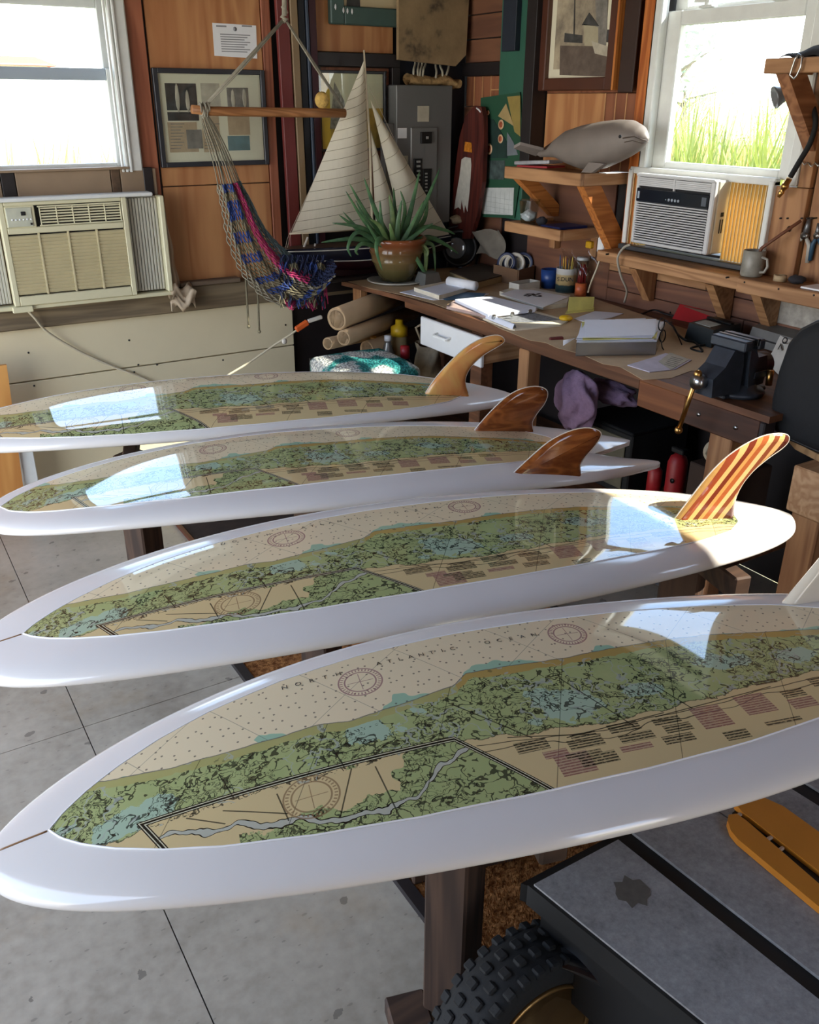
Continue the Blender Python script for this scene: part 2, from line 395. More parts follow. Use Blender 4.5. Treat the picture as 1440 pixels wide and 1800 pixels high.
g.box((XR - .001, 3.75, 1.770), (XR + .008, 3.875, 1.776)); g.build('groove', LT, wr, 'stuff')
GREEN = plain('green_painted_board', '#2f5d4c', .5, 0, .1, 4)
panel_r(3.53, 3.748, 1.20, CEIL, GREEN, .05, .06, 'plank', 'green painted upright board')
panel_r(3.60, 3.70, 1.93, 2.2, plain('navy_block', '#1b2330', .6), .08, .03, 'block')
panel_r(3.455, 3.525, 1.42, CEIL, DARKW, .08, .09, 'plank', 'dark upright post')
panel_r(3.07, 3.45, 1.43, 1.755, PLY); panel_r(2.865, 3.45, 1.757, CEIL, PLYR)
for k in range(3): panel_r(3.005 - k * .062, 3.063 - k * .062, 1.43, 1.755, PLYR, name='plank')
g = B()
for y in (3.066, 3.003, 2.941, 2.879): g.box((XR - .001, y - .003, 1.43), (XR + .008, y + .003, 1.755))
g.build('groove', LT, wr, 'stuff')
panel_r(2.95, 3.53, .9, 1.427, PLYH, 0, .012)
panel_r(2.80, 2.862, 1.13, CEIL, wood('orange_trim', '#9a4f22', '#c97a3e', 'Z', 8, 16, .4), .03, .04, 'plank', 'orange varnished window trim')
zs = [.90, .975, 1.05, 1.125]
for k in range(3):
    panel_r(.9 + .25 * k, 2.2 + .1 * k, zs[k], zs[k + 1] - .003, PLYH, name='plank'); panel_r(2.203 + .1 * k, 2.948, zs[k], zs[k + 1] - .003, PINE if k == 2 else PLYH, name='plank')
panel_r(1.86, 2.06, .99, 1.118, plain('flaking_white', '#9b958a', .7, 0, .3, 30), .002, .01, 'board')
panel_r(2.01, 2.057, 1.459, CEIL, PINEZ, .02, .03, 'plank')
TANP = wood('plywood_tan', '#8a5f40', '#ad8058', 'Z', 4, 5, .6, 1.5)
for q_ in ((HW[1], 2.005, 1.13, CEIL), (YF, HW[0], 1.13, CEIL), (HW[0], HW[1], 1.13, HW[2])): panel_r(*q_, TANP)
panel_r(2.01, 2.155, 1.13, 1.457, PINEZ, .022, .034, 'plank'); panel_r(YF, 1.85, .9, 1.127, PLYH)
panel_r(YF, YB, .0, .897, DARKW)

# ------------------------------------------------------------------ windows
def bar(b, a, c, bev=.003): return b.box(a, c, None, bev)
w1 = struct('window_1')
x0, x1, z0, z1 = W1; y = D0
B().box((x1 - .012, y - .03, z0), (x1 + .062, y + .012, z1 + .08), None, .006).build('casing', WHITEF, w1)
B().box((x0 - .06, y - .03, z0), (x0 + .01, y + .012, z1 + .08), None, .006).build('casing', WHITEF, w1)
B().box((x0 + .01, y - .03, z1), (x1 - .012, y + .012, z1 + .08), None, .006).build('casing', WHITEF, w1)
for k in range(3):
    B().box((x1 + .014 - k * .016, y - .034 - .004 * (2 - k), z0), (x1 + .004 - k * .016, y - .02, z1), None, .002).build('bead', WHITEF, w1)
SASHB = translucent('backlit_sash', '#b9c3cc', .35)
def sash1(za, zb, yy, name):
    for a, c in (((x0, yy, za), (x0 + .03, yy + .03, zb)), ((x1 - .03, yy, za), (x1, yy + .03, zb)), ((x0 + .03, yy, za), (x1 - .03, yy + .03, za + .035)), ((x0 + .03, yy, zb - .045), (x1 - .03, yy + .03, zb))):
        BX(a, c, .003).build('sash_rail', SASHB if c[2] - a[2] < .05 and za < 1.5 and zb == c[2] else WHITEF, w1)
    BX((x0 + .03, yy + .012, za + .03), (x1 - .03, yy + .016, zb - .04)).build('pane', GLASS, w1)
sash1(1.44, 1.836, y + .03, 'lower'); sash1(1.80, z1, y + .065, 'upper')
# boards under the back window
tr = struct('trim_1')
TAN = plain('tan_board', '#8f7a62', .7, 0, .12, 6)
for i, (a, b, mt) in enumerate(((.42, .585, TAN), (.588, .64, DARKW), (.643, 1.02, TAN), (1.023, 1.06, plain('rusty_brown', '#5b4632', .7, 0, .4, 30)), (1.063, 1.215, TAN), (1.16, 1.20, DARKW))):
    BX((a, D0 - .028 - (.004 if i == 5 else 0), 1.345), (b, D0 + .01, 1.452 + (.004 if i == 5 else 0)), .002).build('board', mt, tr)
BX((.40, D0 - .045, 1.452), (1.10, D0 + .03, 1.462), .002).build('ledge', TAN, tr)
w2 = struct('window_2')
y0, y1, z0, z1 = W2; x = XR
BX((x - .03, y1 - .02, 1.46), (x + .012, y1 + .022, z1 + .06), .005).build('casing', WHITEF, w2)
BX((x - .03, y0 - .022, 1.46), (x + .012, y0 + .02, z1 + .06), .005).build('casing', WHITEF, w2)
BX((x - .03, y0 + .02, z1), (x + .012, y1 - .02, z1 + .06), .005).build('casing', WHITEF, w2)
def sash2(za, zb, xx, top, bot, st):
    for a, c in (((xx, y0 + .01, za), (xx + .035, y0 + .01 + st, zb)), ((xx, y1 - .01 - st, za), (xx + .035, y1 - .01, zb)), ((xx, y0 + .01 + st, za), (xx + .035, y1 - .01 - st, za + bot)), ((xx, y0 + .01 + st, zb - top), (xx + .035, y1 - .01 - st, zb))):
        BX(a, c, .004).build('sash_rail', WHITEF, w2)
    BX((xx + .015, y0 + .01 + st, za + bot), (xx + .019, y1 - .01 - st, zb - top)).build('pane', GLASS, w2)
sash2(1.475, 2.035, x + .01, .05, .032, .075); sash2(2.0, z1, x + .05, .05, .05, .06)
for yy in (2.27, 2.585):
    l = B(); l.box((x - .004, yy - .03, 2.035), (x + .03, yy + .03, 2.043), None, .002); l.cyl((x + .008, yy, 2.043), (x + .008, yy, 2.058), .012, .009, 12); l.beam((x + .008, yy - .01, 2.055), (x - .002, yy + .05, 2.058), .012, .008)
    l.build('sash_lock', WHITEF, w2)
# ------------------------------------------------------------------ the nautical chart print (plan coordinates: a = twice the board fraction, y across)
def chart_mat():
    t = NT('nautical_chart'); uv = t.n('UVMap'); uv.uv_map = 'chart'
    sep = t.n('SeparateXYZ'); t.put(sep.inputs[0], uv.outputs[0]); a, y = sep.outputs[0], sep.outputs[1]
    ma = t.ma; P = uv.outputs[0]
    def curve(pts):
        c = t.n('FloatCurve'); cv = c.mapping.curves[0]
        pts = [(0, pts[0][1])] + pts + [(1, pts[-1][1])]
        while len(cv.points) < len(pts): cv.points.new(.5, .5)
        for i, (u_, y_) in enumerate(pts): cv.points[i].location = (u_, y_ + .5); cv.points[i].handle_type = 'VECTOR'
        c.mapping.update(); t.put(c.inputs['Value'], ma('MULTIPLY', a, .5)); return ma('SUBTRACT', c.outputs[0], .5)
    lt = lambda x, v: ma('LESS_THAN', x, v); gt = lambda x, v: ma('GREATER_THAN', x, v); mul = lambda p, q: ma('MULTIPLY', p, q); ab = lambda x: ma('ABSOLUTE', x)
    def both(*s):
        r = s[0]
        for q in s[1:]: r = mul(r, q)
        return r
    n1 = t.noise(P, 16, 5, .6); n2 = t.noise(P, 7, 3, .5); nf = t.noise(P, 60, 4, .6)
    w1 = mul(ma('SUBTRACT', n1, .5), .05)
    coast = curve([(.05, .11), (.103, .071), (.158, .047), (.203, .042), (.25, .04), (.292, .045), (.322, .033), (.367, .045), (.427, .067), (.445, .098), (.49, .095), (.55, .091), (.616, .099), (.707, .094), (.83, .051), (.9, .03)])
    low = curve([(.06, -.10), (.133, -.081), (.203, -.088), (.30, -.089), (.404, -.084), (.476, -.108), (.536, -.114), (.62, -.106), (.70, -.09), (.778, -.08), (.86, -.07)])
    d = ma('ADD', ma('SUBTRACT', y, coast), mul(ma('SUBTRACT', n1, .5), .012))
    ocean = gt(d, 0)
    dl = ma('ADD', ma('SUBTRACT', y, low), w1)
    green = mul(gt(dl, 0), ma('SUBTRACT', 1.0, ocean))
    CREAMC = hexc('#e9d8b2'); KH = hexc('#d6c08e'); GRN = hexc('#a6b178'); AQ = hexc('#9ec0a4'); LAKE = hexc('#a9c0a6'); INK = hexc('#20241f'); GREY = hexc('#6d6c68'); BEACH = hexc('#b59a58'); PINK = hexc('#9b7078')
    col = t.mix(ocean, KH, CREAMC)
    # shoals in the sea
    shoal = both(ocean, lt(d, ma('ADD', mul(ma('SUBTRACT', n2, .55), .22), .008)))
    col = t.mix(shoal, col, AQ)
    col = t.mix(green, col, t.mix(n1, hexc('#93a468'), hexc('#b9be86')))
    north = gt(a, .86); beach = both(lt(d, 0), gt(d, ma('ADD', -.022, w1)))
    col = t.mix(both(beach, ma('ADD', mul(north, .6), .4)), col, BEACH)
    # lakes
    def blob(u_, y_, ra, ry):
        return lt(ma('ADD', ma('SQRT', ma('ADD', ma('POWER', ma('DIVIDE', ma('SUBTRACT', a, u_ * 2), ra), 2.0), ma('POWER', ma('DIVIDE', ma('SUBTRACT', y, y_), ry), 2.0))), mul(ma('SUBTRACT', n1, .5), 3.0)), 1.0)
    lk = gt(t.noise(P, 11, 3, .5), .665)
    for q in ((.522, -.054, .055, .04), (.336, -.012, .05, .03), (.596, -.045, .05, .018), (.70, -.005, .05, .03), (.124, -.05, .08, .035), (.50, -.02, .03, .03), (.78, -.02, .04, .025)):
        lk = ma('MAXIMUM', lk, blob(*q))
    col = t.mix(both(lk, green, lt(d, -.02)), col, LAKE)
    # inset map frame
    i1 = ma('SUBTRACT', ma('ADD', -.069, mul(ma('SUBTRACT', a, .268), -.0185)), y)
    i3 = ma('SUBTRACT', mul(ma('ADD', y, .081), -.6), ma('SUBTRACT', a, .81)); i3 = ma('SUBTRACT', ma('SUBTRACT', .81, a), mul(ma('ADD', y, .081), .70))
    i2 = ma('ADD', ma('SUBTRACT', a, .268), mul(ma('ADD', y, .072), .5))
    ins = ma('MINIMUM', i1, ma('MINIMUM', i3, i2)); inside = gt(ins, 0)
    insg = gt(ma('ADD', ma('SUBTRACT', a, .67), mul(ma('SUBTRACT', n2, .5), .5)), 0)
    nb = ma('ADD', mul(ma('SUBTRACT', n1, .5), .09), ma('ADD', y, .165)); insg = ma('MAXIMUM', insg, both(lt(nb, 0), gt(a, .42)))
    icol = t.mix(insg, KH, GRN); col = t.mix(inside, col, icol)
    # creeks as contour lines
    dn = t.noise(P, 9, 4, .55)
    warp = t.n('VectorMath', operation='ADD'); wn = t.n('TexNoise'); t.put(wn.inputs['Vector'], P); wn.inputs['Scale'].default_value = 28; wn.inputs['Detail'].default_value = 2
    sc_ = t.n('VectorMath', operation='SCALE'); t.put(sc_.inputs[0], wn.outputs['Color']); sc_.inputs['Scale'].default_value = .05
    t.put(warp.inputs[0], P); t.put(warp.inputs[1], sc_.outputs[0]); WP = warp.outputs[0]
    def contour(scale, wid, det=2, off=.5, v=WP): return lt(ab(ma('SUBTRACT', t.noise(v, scale, det, .5), off)), wid)
    wet = both(ma('MAXIMUM', green, both(inside, insg)), ma('SUBTRACT', 1.0, beach))
    den = gt(dn, .46)
    col = t.mix(mul(both(contour(26, .018), wet), .85), col, INK)
    col = t.mix(mul(both(contour(44, .019, 2, .47), wet, den), .8), col, INK)
    col = t.mix(mul(both(contour(70, .016, 3, .55), wet, gt(dn, .5)), .7), col, INK)
    col = t.mix(mul(both(contour(15, .013, 2, .56), green), .7), col, hexc('#a9b0a4'))
    col = t.mix(mul(both(green, gt(dn, .53), gt(nf, .62)), .5), col, hexc('#3a4036'))
    # river in the inset
    rv = curve([(.10, -.10), (.156, -.116), (.20, -.138), (.245, -.166), (.289, -.193), (.325, -.202), (.355, -.186), (.376, -.151), (.402, -.11), (.43, -.10)])
    rd = ab(ma('ADD', ma('SUBTRACT', y, rv), mul(ma('SUBTRACT', t.noise(P, 20, 2, .5), .5), .05)))
    col = t.mix(both(inside, lt(rd, .0062)), col, INK); col = t.mix(both(inside, lt(rd, .0044)), col, hexc('#b9b9a8'))
    for k, (wd_, c_) in enumerate(((.0075, INK), (.0050, hexc('#c9c4a6')), (.0026, INK))):
        col = t.mix(lt(ab(ins), wd_ * .85), col, c_)
    # grid lines and soundings at sea
    def lines(ang, sp, w_):
        q = ma('ADD', mul(a, math.cos(ang)), mul(y, math.sin(ang))); return lt(ab(ma('SUBTRACT', ma('FRACT', ma('DIVIDE', q, sp)), .5)), w_ / sp)
    col = t.mix(mul(both(ocean, lines(.62, .17, .0007)), .55), col, GREY); col = t.mix(mul(both(ocean, lines(-.85, .23, .0007)), .55), col, GREY)
    col = t.mix(mul(both(ma('SUBTRACT', 1.0, ocean), lines(-.45, .21, .0008)), .6), col, INK)
    vo = t.n('TexVoronoi', voronoi_dimensions='2D'); t.put(vo.inputs['Vector'], P); vo.inputs['Scale'].default_value = 40; vo.inputs['Randomness'].default_value = .8
    col = t.mix(mul(both(ocean, lt(vo.outputs['Distance'], .09)), .75), col, hexc('#5c5450'))
    # contour lines in the sea (faint mauve), shore line
    col = t.mix(mul(lt(ab(d), .0013), .8), col, GREY); col = t.mix(mul(both(lt(ab(ma('ADD', dl, .0)), .0013), ma('SUBTRACT', 1.0, inside)), .7), col, INK)
    # roads inland
    outp = both(ma('SUBTRACT', 1.0, inside), lt(dl, .03))
    for off, wv in ((.018, .02), (.034, .05)):
        q = ma('ADD', ma('ADD', ma('SUBTRACT', y, low), off), mul(ma('SUBTRACT', t.noise(P, 8, 2, .5), .5), wv)); col = t.mix(mul(both(lt(ab(q), .0011), gt(a, .84)), .85), col, INK)
    def seg(A, C, w_):
        ax, ay, cx, cy = A[0] * 2, A[1], C[0] * 2, C[1]; dx, dy = cx - ax, cy - ay; L2 = dx * dx + dy * dy
        pa, py_ = ma('SUBTRACT', a, ax), ma('SUBTRACT', y, ay)
        h = ma('DIVIDE', ma('ADD', mul(pa, dx), mul(py_, dy)), L2, clamp=True)
        return lt(ma('SQRT', ma('ADD', ma('POWER', ab(ma('SUBTRACT', pa, mul(h, dx))), 2.0), ma('POWER', ab(ma('SUBTRACT', py_, mul(h, dy))), 2.0))), w_)
    for A, C in (((.415, .02), (.47, -.118)), ((.53, .03), (.565, -.14)), ((.30, -.03), (.305, -.085)), ((.20, -.01), (.21, -.08)), ((.61, -.02), (.63, -.125)), ((.50, -.135), (.60, -.118)), ((.59, -.125), (.72, -.10)), ((.45, -.105), (.53, -.142)), ((.31, -.09), (.29, -.19)), ((.33, -.10), (.335, -.22)), ((.20, -.10), (.25, -.15)), ((.245, -.10), (.25, -.165)), ((.17, -.09), (.2, -.13))):
        col = t.mix(mul(seg(A, C, .0013), .85), col, INK)
    # compass roses
    def rose(u_, y_, R, c_):
        nonlocal col
        pa, py_ = ma('SUBTRACT', a, u_ * 2), ma('SUBTRACT', y, y_); r = ma('SQRT', ma('ADD', ma('POWER', ab(pa), 2.0), ma('POWER', ab(py_), 2.0)))
        m_ = ma('MAXIMUM', lt(ab(ma('SUBTRACT', r, R)), .0016), ma('MAXIMUM', lt(ab(ma('SUBTRACT', r, R * .72)), .0016), both(lt(ab(ma('SUBTRACT', r, R * .88)), .003), gt(ma('SINE', mul(ma('ARCTAN2', py_, pa), 36.0)), .3))))
        cross = both(lt(r, R * .6), ma('MAXIMUM', lt(ab(pa), .0008), lt(ab(py_), .0008)))
        col = t.mix(mul(ma('MAXIMUM', m_, cross), .75), col, c_)
    rose(.344, .142, .043, hexc('#8d5a66')); rose(.571, .172, .04, hexc('#8d5a66')); rose(.272, -.128, .047, hexc('#86694a'))
    # blocks of print inland
    li = gt(ma('SINE', mul(y, 2 * PI / .0064)), -.15); tx = gt(t.noise(t.map(P, (1, 2.6, 1)), 150, 2, .6), .43)
    pr = mul(li, ma('ADD', mul(tx, .7), .3))
    for (u_, y_, hu, hy, c_) in ((.466, -.137, .020, .013, 0), (.482, -.168, .015, .008, 1), (.493, -.198, .021, .022, 1), (.515, -.136, .016, .006, 0), (.513, -.157, .022, .011, 0), (.505, -.181, .022, .004, 0), (.515, -.199, .023, .012, 0), (.555, -.136, .020, .010, 0), (.560, -.165, .022, .010, 0), (.553, -.19, .020, .006, 1), (.597, -.139, .018, .008, 0), (.602, -.162, .018, .009, 0), (.595, -.188, .02, .009, 0), (.640, -.150, .020, .026, 1), (.648, -.205, .016, .01, 0), (.69, -.138, .021, .024, 1), (.735, -.128, .016, .010, 0), (.735, -.158, .018, .012, 1), (.70, -.195, .025, .005, 0), (.775, -.11, .018, .012, 0), (.78, -.145, .018, .014, 1), (.72, -.085, .016, .006, 0)):
        bx = both(lt(ab(ma('SUBTRACT', a, u_ * 2)), hu * 1.5), lt(ab(ma('SUBTRACT', y, y_)), hy * 1.15))
        col = t.mix(mul(bx, .4 if c_ else .22), col, PINK if c_ else INK)
        col = t.mix(mul(both(bx, pr), .9), col, hexc('#8d5f55') if c_ else INK)
    t.set(col, .025, 0, .5, 0); t.b.inputs['IOR'].default_value = 1.78
    return t.m
CHART = chart_mat()
def hull_mat():
    t = NT('white_gloss_resin'); f = t.noise(t.obj(), 3, 4)
    t.set(t.ramp(f, [(.3, hexc('#dfdbd6')), (.7, hexc('#e7e3de'))]), .10, 0, .5); t.b.inputs['IOR'].default_value = 1.6; return t.m
HULL = hull_mat()
PIN = plain('pale_pinline', '#f2f1ee', .15, 0, .01)
INKM = plain('ink', '#1b1b1d', .5, 0, .02); STRG = plain('stringer_wood', '#8f6a44', .3, 0, .1)
UM = .56; TH = .078; CROWN = .012
CH_A = [(.055, .0), (.066, .03), (.085, .064), (.11, .098), (.15, .139), (.20, .176), (.27, .209), (.35, .231), (.45, .242), (.55, .239), (.65, .226), (.75, .197), (.82, .162), (.87, .118), (.90, .06), (.91, 0)]
CH_F = [(.022, 0), (.04, .055), (.073, .106), (.115, .145), (.2, .192), (.3, .228), (.45, .243), (.6, .228), (.7, .208), (.8, .178), (.88, .14), (.935, .08), (.955, 0)]
def lerp(tab, u):
    if u <= tab[0][0]: return tab[0][1]
    for (a, b), (c, d) in zip(tab, tab[1:]):
        if u <= c: return b + (d - b) * (u - a) / (c - a)
    return tab[-1][1]
class Board:
    def __init__(s, P, k, fish=False, chart=CH_A, cs=1.0, roll=0.0):
        s.roll = roll
        s.N = Vector(P[0:2]); s.T = Vector(P[2:4]); s.W = P[4]; s.a, s.b, s.nd, s.td = P[5:9]; s.k = k; s.fish = fish; s.tab = chart; s.cs = cs
        s.L = (s.T - s.N).length; s.ax = (s.T - s.N) / s.L; s.n = Vector((-s.ax.y, s.ax.x)); s.uend = 1.085 if fish else 1.0
    def f(s, u):
        e = .86 if s.fish else 1.0; q = min(max(u * e, 1e-9), 1 - 1e-9); kk = s.a / (s.a + s.b)
        return q ** s.a * (1 - q) ** s.b / (kk ** s.a * (1 - kk) ** s.b)
    def th(s, u):
        q = min(1, max(0, (u - .85) / (s.uend - .85))) if s.fish else 0
        return (1 - .55 * q * q) * TH * min(1, math.sin(PI * min(1, max(0, .06 + .88 * u / s.uend))) ** .5)
    def rock(s, u): return -s.nd * (max(UM - u, 0) / UM) ** 2.3 - s.td * (max(u - UM, 0) / (1 - UM)) ** 2.2
    def P(s, u, y, z):      # unit-plane numbers to world; z measured from the top plane
        x = u * s.L
        if s.fish and u > .80: 
            w = max(s.f(u) * s.W / 2, 1e-4); q = min(1, (u - .80) / (s.uend - .80)); r = min(1, abs(y) / w); x -= s.L * q * q * (.103 * max(0, 1 - r / .6) + .05 * max(0, (r - .7) / .3) ** 2)
        p = s.N + s.ax * x + s.n * y
        return Vector((p.x * s.k, p.y * s.k, CZ + (-1 + z + s.roll * y) * s.k))
    def top(s, u, y):
        w = max(s.f(u) * s.W / 2, 1e-5); r = min(1, abs(y) / w); th = s.th(u)
        return s.rock(u) - th / 2 + th / 2 * max(0, 1 - r ** 6) ** .5 - CROWN
    def make(s, name, label, lettering=True):
        mid = s.P(.5, 0, -.04); t = thing(name, label, 'surfboard', (mid.x, mid.y, mid.z), 'surfboards laid bottom up on stands')
        ns, nr = 96, 44; b = B()
        def ring(u, j):
            g = 2 * PI * j / nr; c, q = math.cos(g), math.sin(g); w = s.f(u) * s.W / 2; th = s.th(u)
            r = abs(c) ** (.625 if q < 0 else .5); yy = math.copysign(r, c) * w; zz = math.copysign(abs(q) ** .85, q) if q < 0 else max(0, 1 - r ** 6) ** .5
            return s.P(u, yy, s.rock(u) - th / 2 + th / 2 * zz - CROWN)
        b.grid(lambda i, j: ring(max(1e-4, min(s.uend * (1 - math.cos(PI * i)) / 2, s.uend - 1e-4)), j * nr), ns, nr)
        if s.fish:
            k = len(b.v); b.add([ring(s.uend - 1e-4, j) for j in range(nr)], [(j, j + 1, nr - j - 2, nr - j - 1) for j in range(nr // 2 - 1)])
        b.build('hull', HULL, t, weld=True)
        u0, u1 = s.tab[0][0], s.tab[-1][0]; nu, nv = 90, 26; me_uv = []
        cb = B()
        def cp(i, j):
            u = u0 + (u1 - u0) * (1 - math.cos(PI * i)) / 2; yy = (j * 2 - 1) * lerp(s.tab, u) * s.cs; me_uv.append((u * 2, yy)); return s.P(u, yy, s.top(u, yy) + .0016)
        cb.grid(cp, nu, nv); o = cb.build('chart_inlay', CHART, t)
        l = o.data.uv_layers.new(name='chart')
        for i, lp in enumerate(o.data.loops): l.data[i].uv = me_uv[lp.vertex_index]
        edge = []
        for sg in (1, -1):
            rng = [u0 + (u1 - u0) * (1 - math.cos(PI * i / 60)) / 2 for i in range(61)]
            for u in (rng if sg > 0 else rng[::-1][1:-1]): yy = sg * lerp(s.tab, u) * s.cs; edge.append(s.P(u, yy * 1.008, s.top(u, yy) + .001))
        B().tube(edge + edge[:1], .0014, 6).build('pinline', PIN, t)
        sb = B(); us = [.012 + (u0 - .014) * i / 8 for i in range(9)]
        sb.tube([s.P(u, 0, s.top(u, 0) + .0001) for u in us], .0016, 5); sb.build('stringer', STRG, t)
        if lettering:
            lb = B()
            for word, ua, ub in (('NORTH', .272, .326), ('ATLANTIC', .368, .446), ('OCEAN', .484, .536)):
                for i, ch in enumerate(word):
                    u = ua + (ub - ua) * i / (len(word) - 1); yy = .186 - (0.004 if word == 'NORTH' else 0)
                    if yy > lerp(s.tab, u) * s.cs - .008: yy = lerp(s.tab, u) * s.cs - .008
                    cu = bpy.data.curves.new('tmp', 'FONT'); cu.body = ch; cu.size = .0165; cu.align_x = 'CENTER'; cu.align_y = 'CENTER'; cu.resolution_u = 2
                    ob = bpy.data.objects.new('tmp', cu); me = ob.to_mesh()
                    vs = [s.P(u + v.co.x / s.L, yy + v.co.y, s.top(u + v.co.x / s.L, yy + v.co.y) + .0026) for v in me.vertices]
                    lb.add(vs, [tuple(p.vertices) for p in me.polygons]); ob.to_mesh_clear(); bpy.data.objects.remove(ob); bpy.data.curves.remove(cu)
            lb.build('lettering', INKM, t, 'stuff')
        return t
PB = {1: [-0.0238, 1.319, 1.8848, 0.7687, 0.6565, 0.5216, 0.5018, 0.1455, -0.0014], 2: [0.039, 1.9626, 2.1658, 1.4062, 0.6496, 0.4238, 0.5188, 0.1262, 0.0679], 3: [0.1856, 2.6983, 2.0502, 2.0801, 0.6811, 0.3831, 0.4778, 0.1, 0.0567], 4: [0.0332, 3.453, 2.1897, 2.7601, 0.5172, 0.5285, 0.5685, 0.0807, 0.0714]}
board1 = Board(PB[1], .78); board2 = Board(PB[2], .80, cs=.95); board3 = Board(PB[3], .82, True, CH_F, roll=-.015); board4 = Board(PB[4], .84, roll=.10)
T1 = board1.make('surfboard', 'white surfboard with a green sea chart nearest the camera, pale fin cut by the frame')
T2 = board2.make('surfboard', 'white round-tailed surfboard with a sea chart and a striped wooden fin')
T3 = board3.make('surfboard', 'white swallow-tailed surfboard with a sea chart and two brown wooden fins')
T4 = board4.make('surfboard', 'white surfboard with a sea chart and an amber fin, beside the cream wall')
# ------------------------------------------------------------------ fins, standing in a vertical plane along each board
def smooth_poly(p, n=3):
    r = []; m = len(p)
    for i in range(m - 1):
        p0, p1, p2, p3 = p[max(i - 1, 0)], p[i], p[i + 1], p[min(i + 2, m - 1)]
        for k in range(n):
            t = k / n; r.append(tuple(.5 * (2 * p1[q] + (p2[q] - p0[q]) * t + (2 * p0[q] - 5 * p1[q] + 4 * p2[q] - p3[q]) * t * t + (3 * p1[q] - p0[q] - 3 * p2[q] + p3[q]) * t ** 3) for q in range(2)))
    return r + [p[-1]]
def fin_frame(bd, px):
    """picture outline (front of base ... tip ... back of base) to (along, up) metres in the fin's own plane"""
    u0_, y0_ = px[0]; best = None
    A = at(*px[0], Z=CZ - bd.k * (1 + .01))
    for _ in range(6):
        q = (Vector((A.x, A.y)) / bd.k - bd.N); u = q.dot(bd.ax) / bd.L; y_ = q.dot(bd.n); A = at(*px[0], Z=CZ + bd.k * (-1 + bd.top(u, y_)))
    ax = Vector((bd.ax.x, bd.ax.y, 0)); nn = Vector((bd.n.x, bd.n.y, 0)); out = []
    for p in px:
        d = at(*p, Z=0) - CAMP; t = (A - CAMP).dot(nn) / d.dot(nn); w = CAMP + d * t - A; out.append((w.dot(ax), w.z))
    return A, ax, nn, out
def fin_mesh(A, ax, nn, pts, th, sink=.012):
    pts = smooth_poly(pts, 3); b0, b1 = pts[0], pts[-1]; pts = [(b0[0] - .004, b0[1] - sink)] + pts + [(b1[0] + .002, b1[1] - sink)]
    n = len(pts); cx = sum(p[0] for p in pts) / n; cz = sum(p[1] for p in pts) / n
    b = B(); up = Vector((0, 0, 1)); rings = []
    def inner(p, q): # pull a point inward along the outline normal
        return p
    # outline normals
    nrm = []
    area = sum(pts[i][0] * pts[(i + 1) % n][1] - pts[(i + 1) % n][0] * pts[i][1] for i in range(n))
    for i in range(n):
        p, q = pts[i - 1], pts[(i + 1) % n]; dx, dz = q[0] - p[0], q[1] - p[1]; L = math.hypot(dx, dz) or 1; s_ = 1 if area > 0 else -1; nrm.append((-dz / L * s_, dx / L * s_))
    vs = []; lay = ((0, 0), (.004, .45), (.010, .85), (.015, 1.0))
    W = lambda p, h: A + ax * p[0] + up * p[1] + nn * h
    for sg in (1, -1):
        for ins_, h in lay:
            for i in range(n):
                bot = i in (0, n - 1); p = (pts[i][0] + nrm[i][0] * ins_, pts[i][1] + (0 if bot else nrm[i][1] * ins_)); vs.append(W(p, sg * h * th / 2 * (1 - .45 * min(1, max(0, p[1] / .26)))))
    fs = []; nl = len(lay)
    for sgi in (0, 1):
        o = sgi * nl * n
        for k in range(nl - 1):
            for i in range(n - 1): fs.append((o + k * n + i, o + k * n + i + 1, o + (k + 1) * n + i + 1, o + (k + 1) * n + i))
        fs.append(tuple(o + (nl - 1) * n + i for i in range(n)))
    b.add(vs, fs, True); return b, W
FIN2 = [(1186, 912), (1200, 893), (1217, 871), (1243, 838), (1272, 808), (1305, 784), (1340, 767), (1368, 762), (1385, 765), (1386, 776), (1374, 789), (1350, 806), (1324, 828), (1304, 853), (1292, 880), (1289, 907)]
FIN4 = [(748, 690), (766, 664), (788, 639), (817, 612), (846, 595), (870, 589), (883, 592), (887, 600), (876, 609), (855, 621), (835, 637), (822, 655), (818, 672), (823, 691)]
FIN3A = [(834, 756), (861, 725), (890, 698), (915, 684), (940, 679), (958, 683), (963, 693), (957, 710), (944, 727), (936, 742), (937, 755)]
FIN3B = [(902, 832), (932, 804), (965, 776), (998, 759), (1027, 752), (1049, 755), (1057, 764), (1047, 782), (1029, 803), (1020, 818), (1021, 831)]
def marble(name):
    t = NT(name); f = t.noise(t.obj(), 9, 3, .5, 1.2); t.set(t.ramp(f, [(.3, hexc('#c8754a')), (.5, hexc('#d8985a')), (.66, hexc('#deae66')), (.8, hexc('#e8cc96'))]), .08, 0, .5); t.b.inputs['Subsurface Weight'].default_value = .25; t.b.inputs['Subsurface Radius'].default_value = (.05, .03, .01); return t.m
FINWOOD = wood('fin_bamboo', '#6f3a1c', '#a3602f', 'X', 16, 12, .12, .7, coat=.6)
RIMM = plain('clear_fin_edge', '#d9cfc0', .1, 0, .02)
def rim(A, ax, nn, pts, t, r=.0016, lab=None):
    up = Vector((0, 0, 1)); B().tube([A + ax * p[0] + up * p[1] for p in smooth_poly(pts, 3)], r, 6).build('fin_edge', RIMM, t)
A, ax, nn, pts = fin_frame(board4, FIN4); f4 = fin_mesh(A, ax, nn, pts, .022)[0].build('fin', marble('amber_resin'), T4, label='marbled amber resin fin')
rim(A, ax, nn, pts, f4)
for px_ in (FIN3A, FIN3B):
    A, ax, nn, pts = fin_frame(board3, px_); f3 = fin_mesh(A, ax, nn, pts, .018)[0].build('fin', FINWOOD, T3, label='brown wood-grained fin')
    rim(A, ax, nn, pts, f3)
A, ax, nn, pts2 = fin_frame(board2, FIN2)
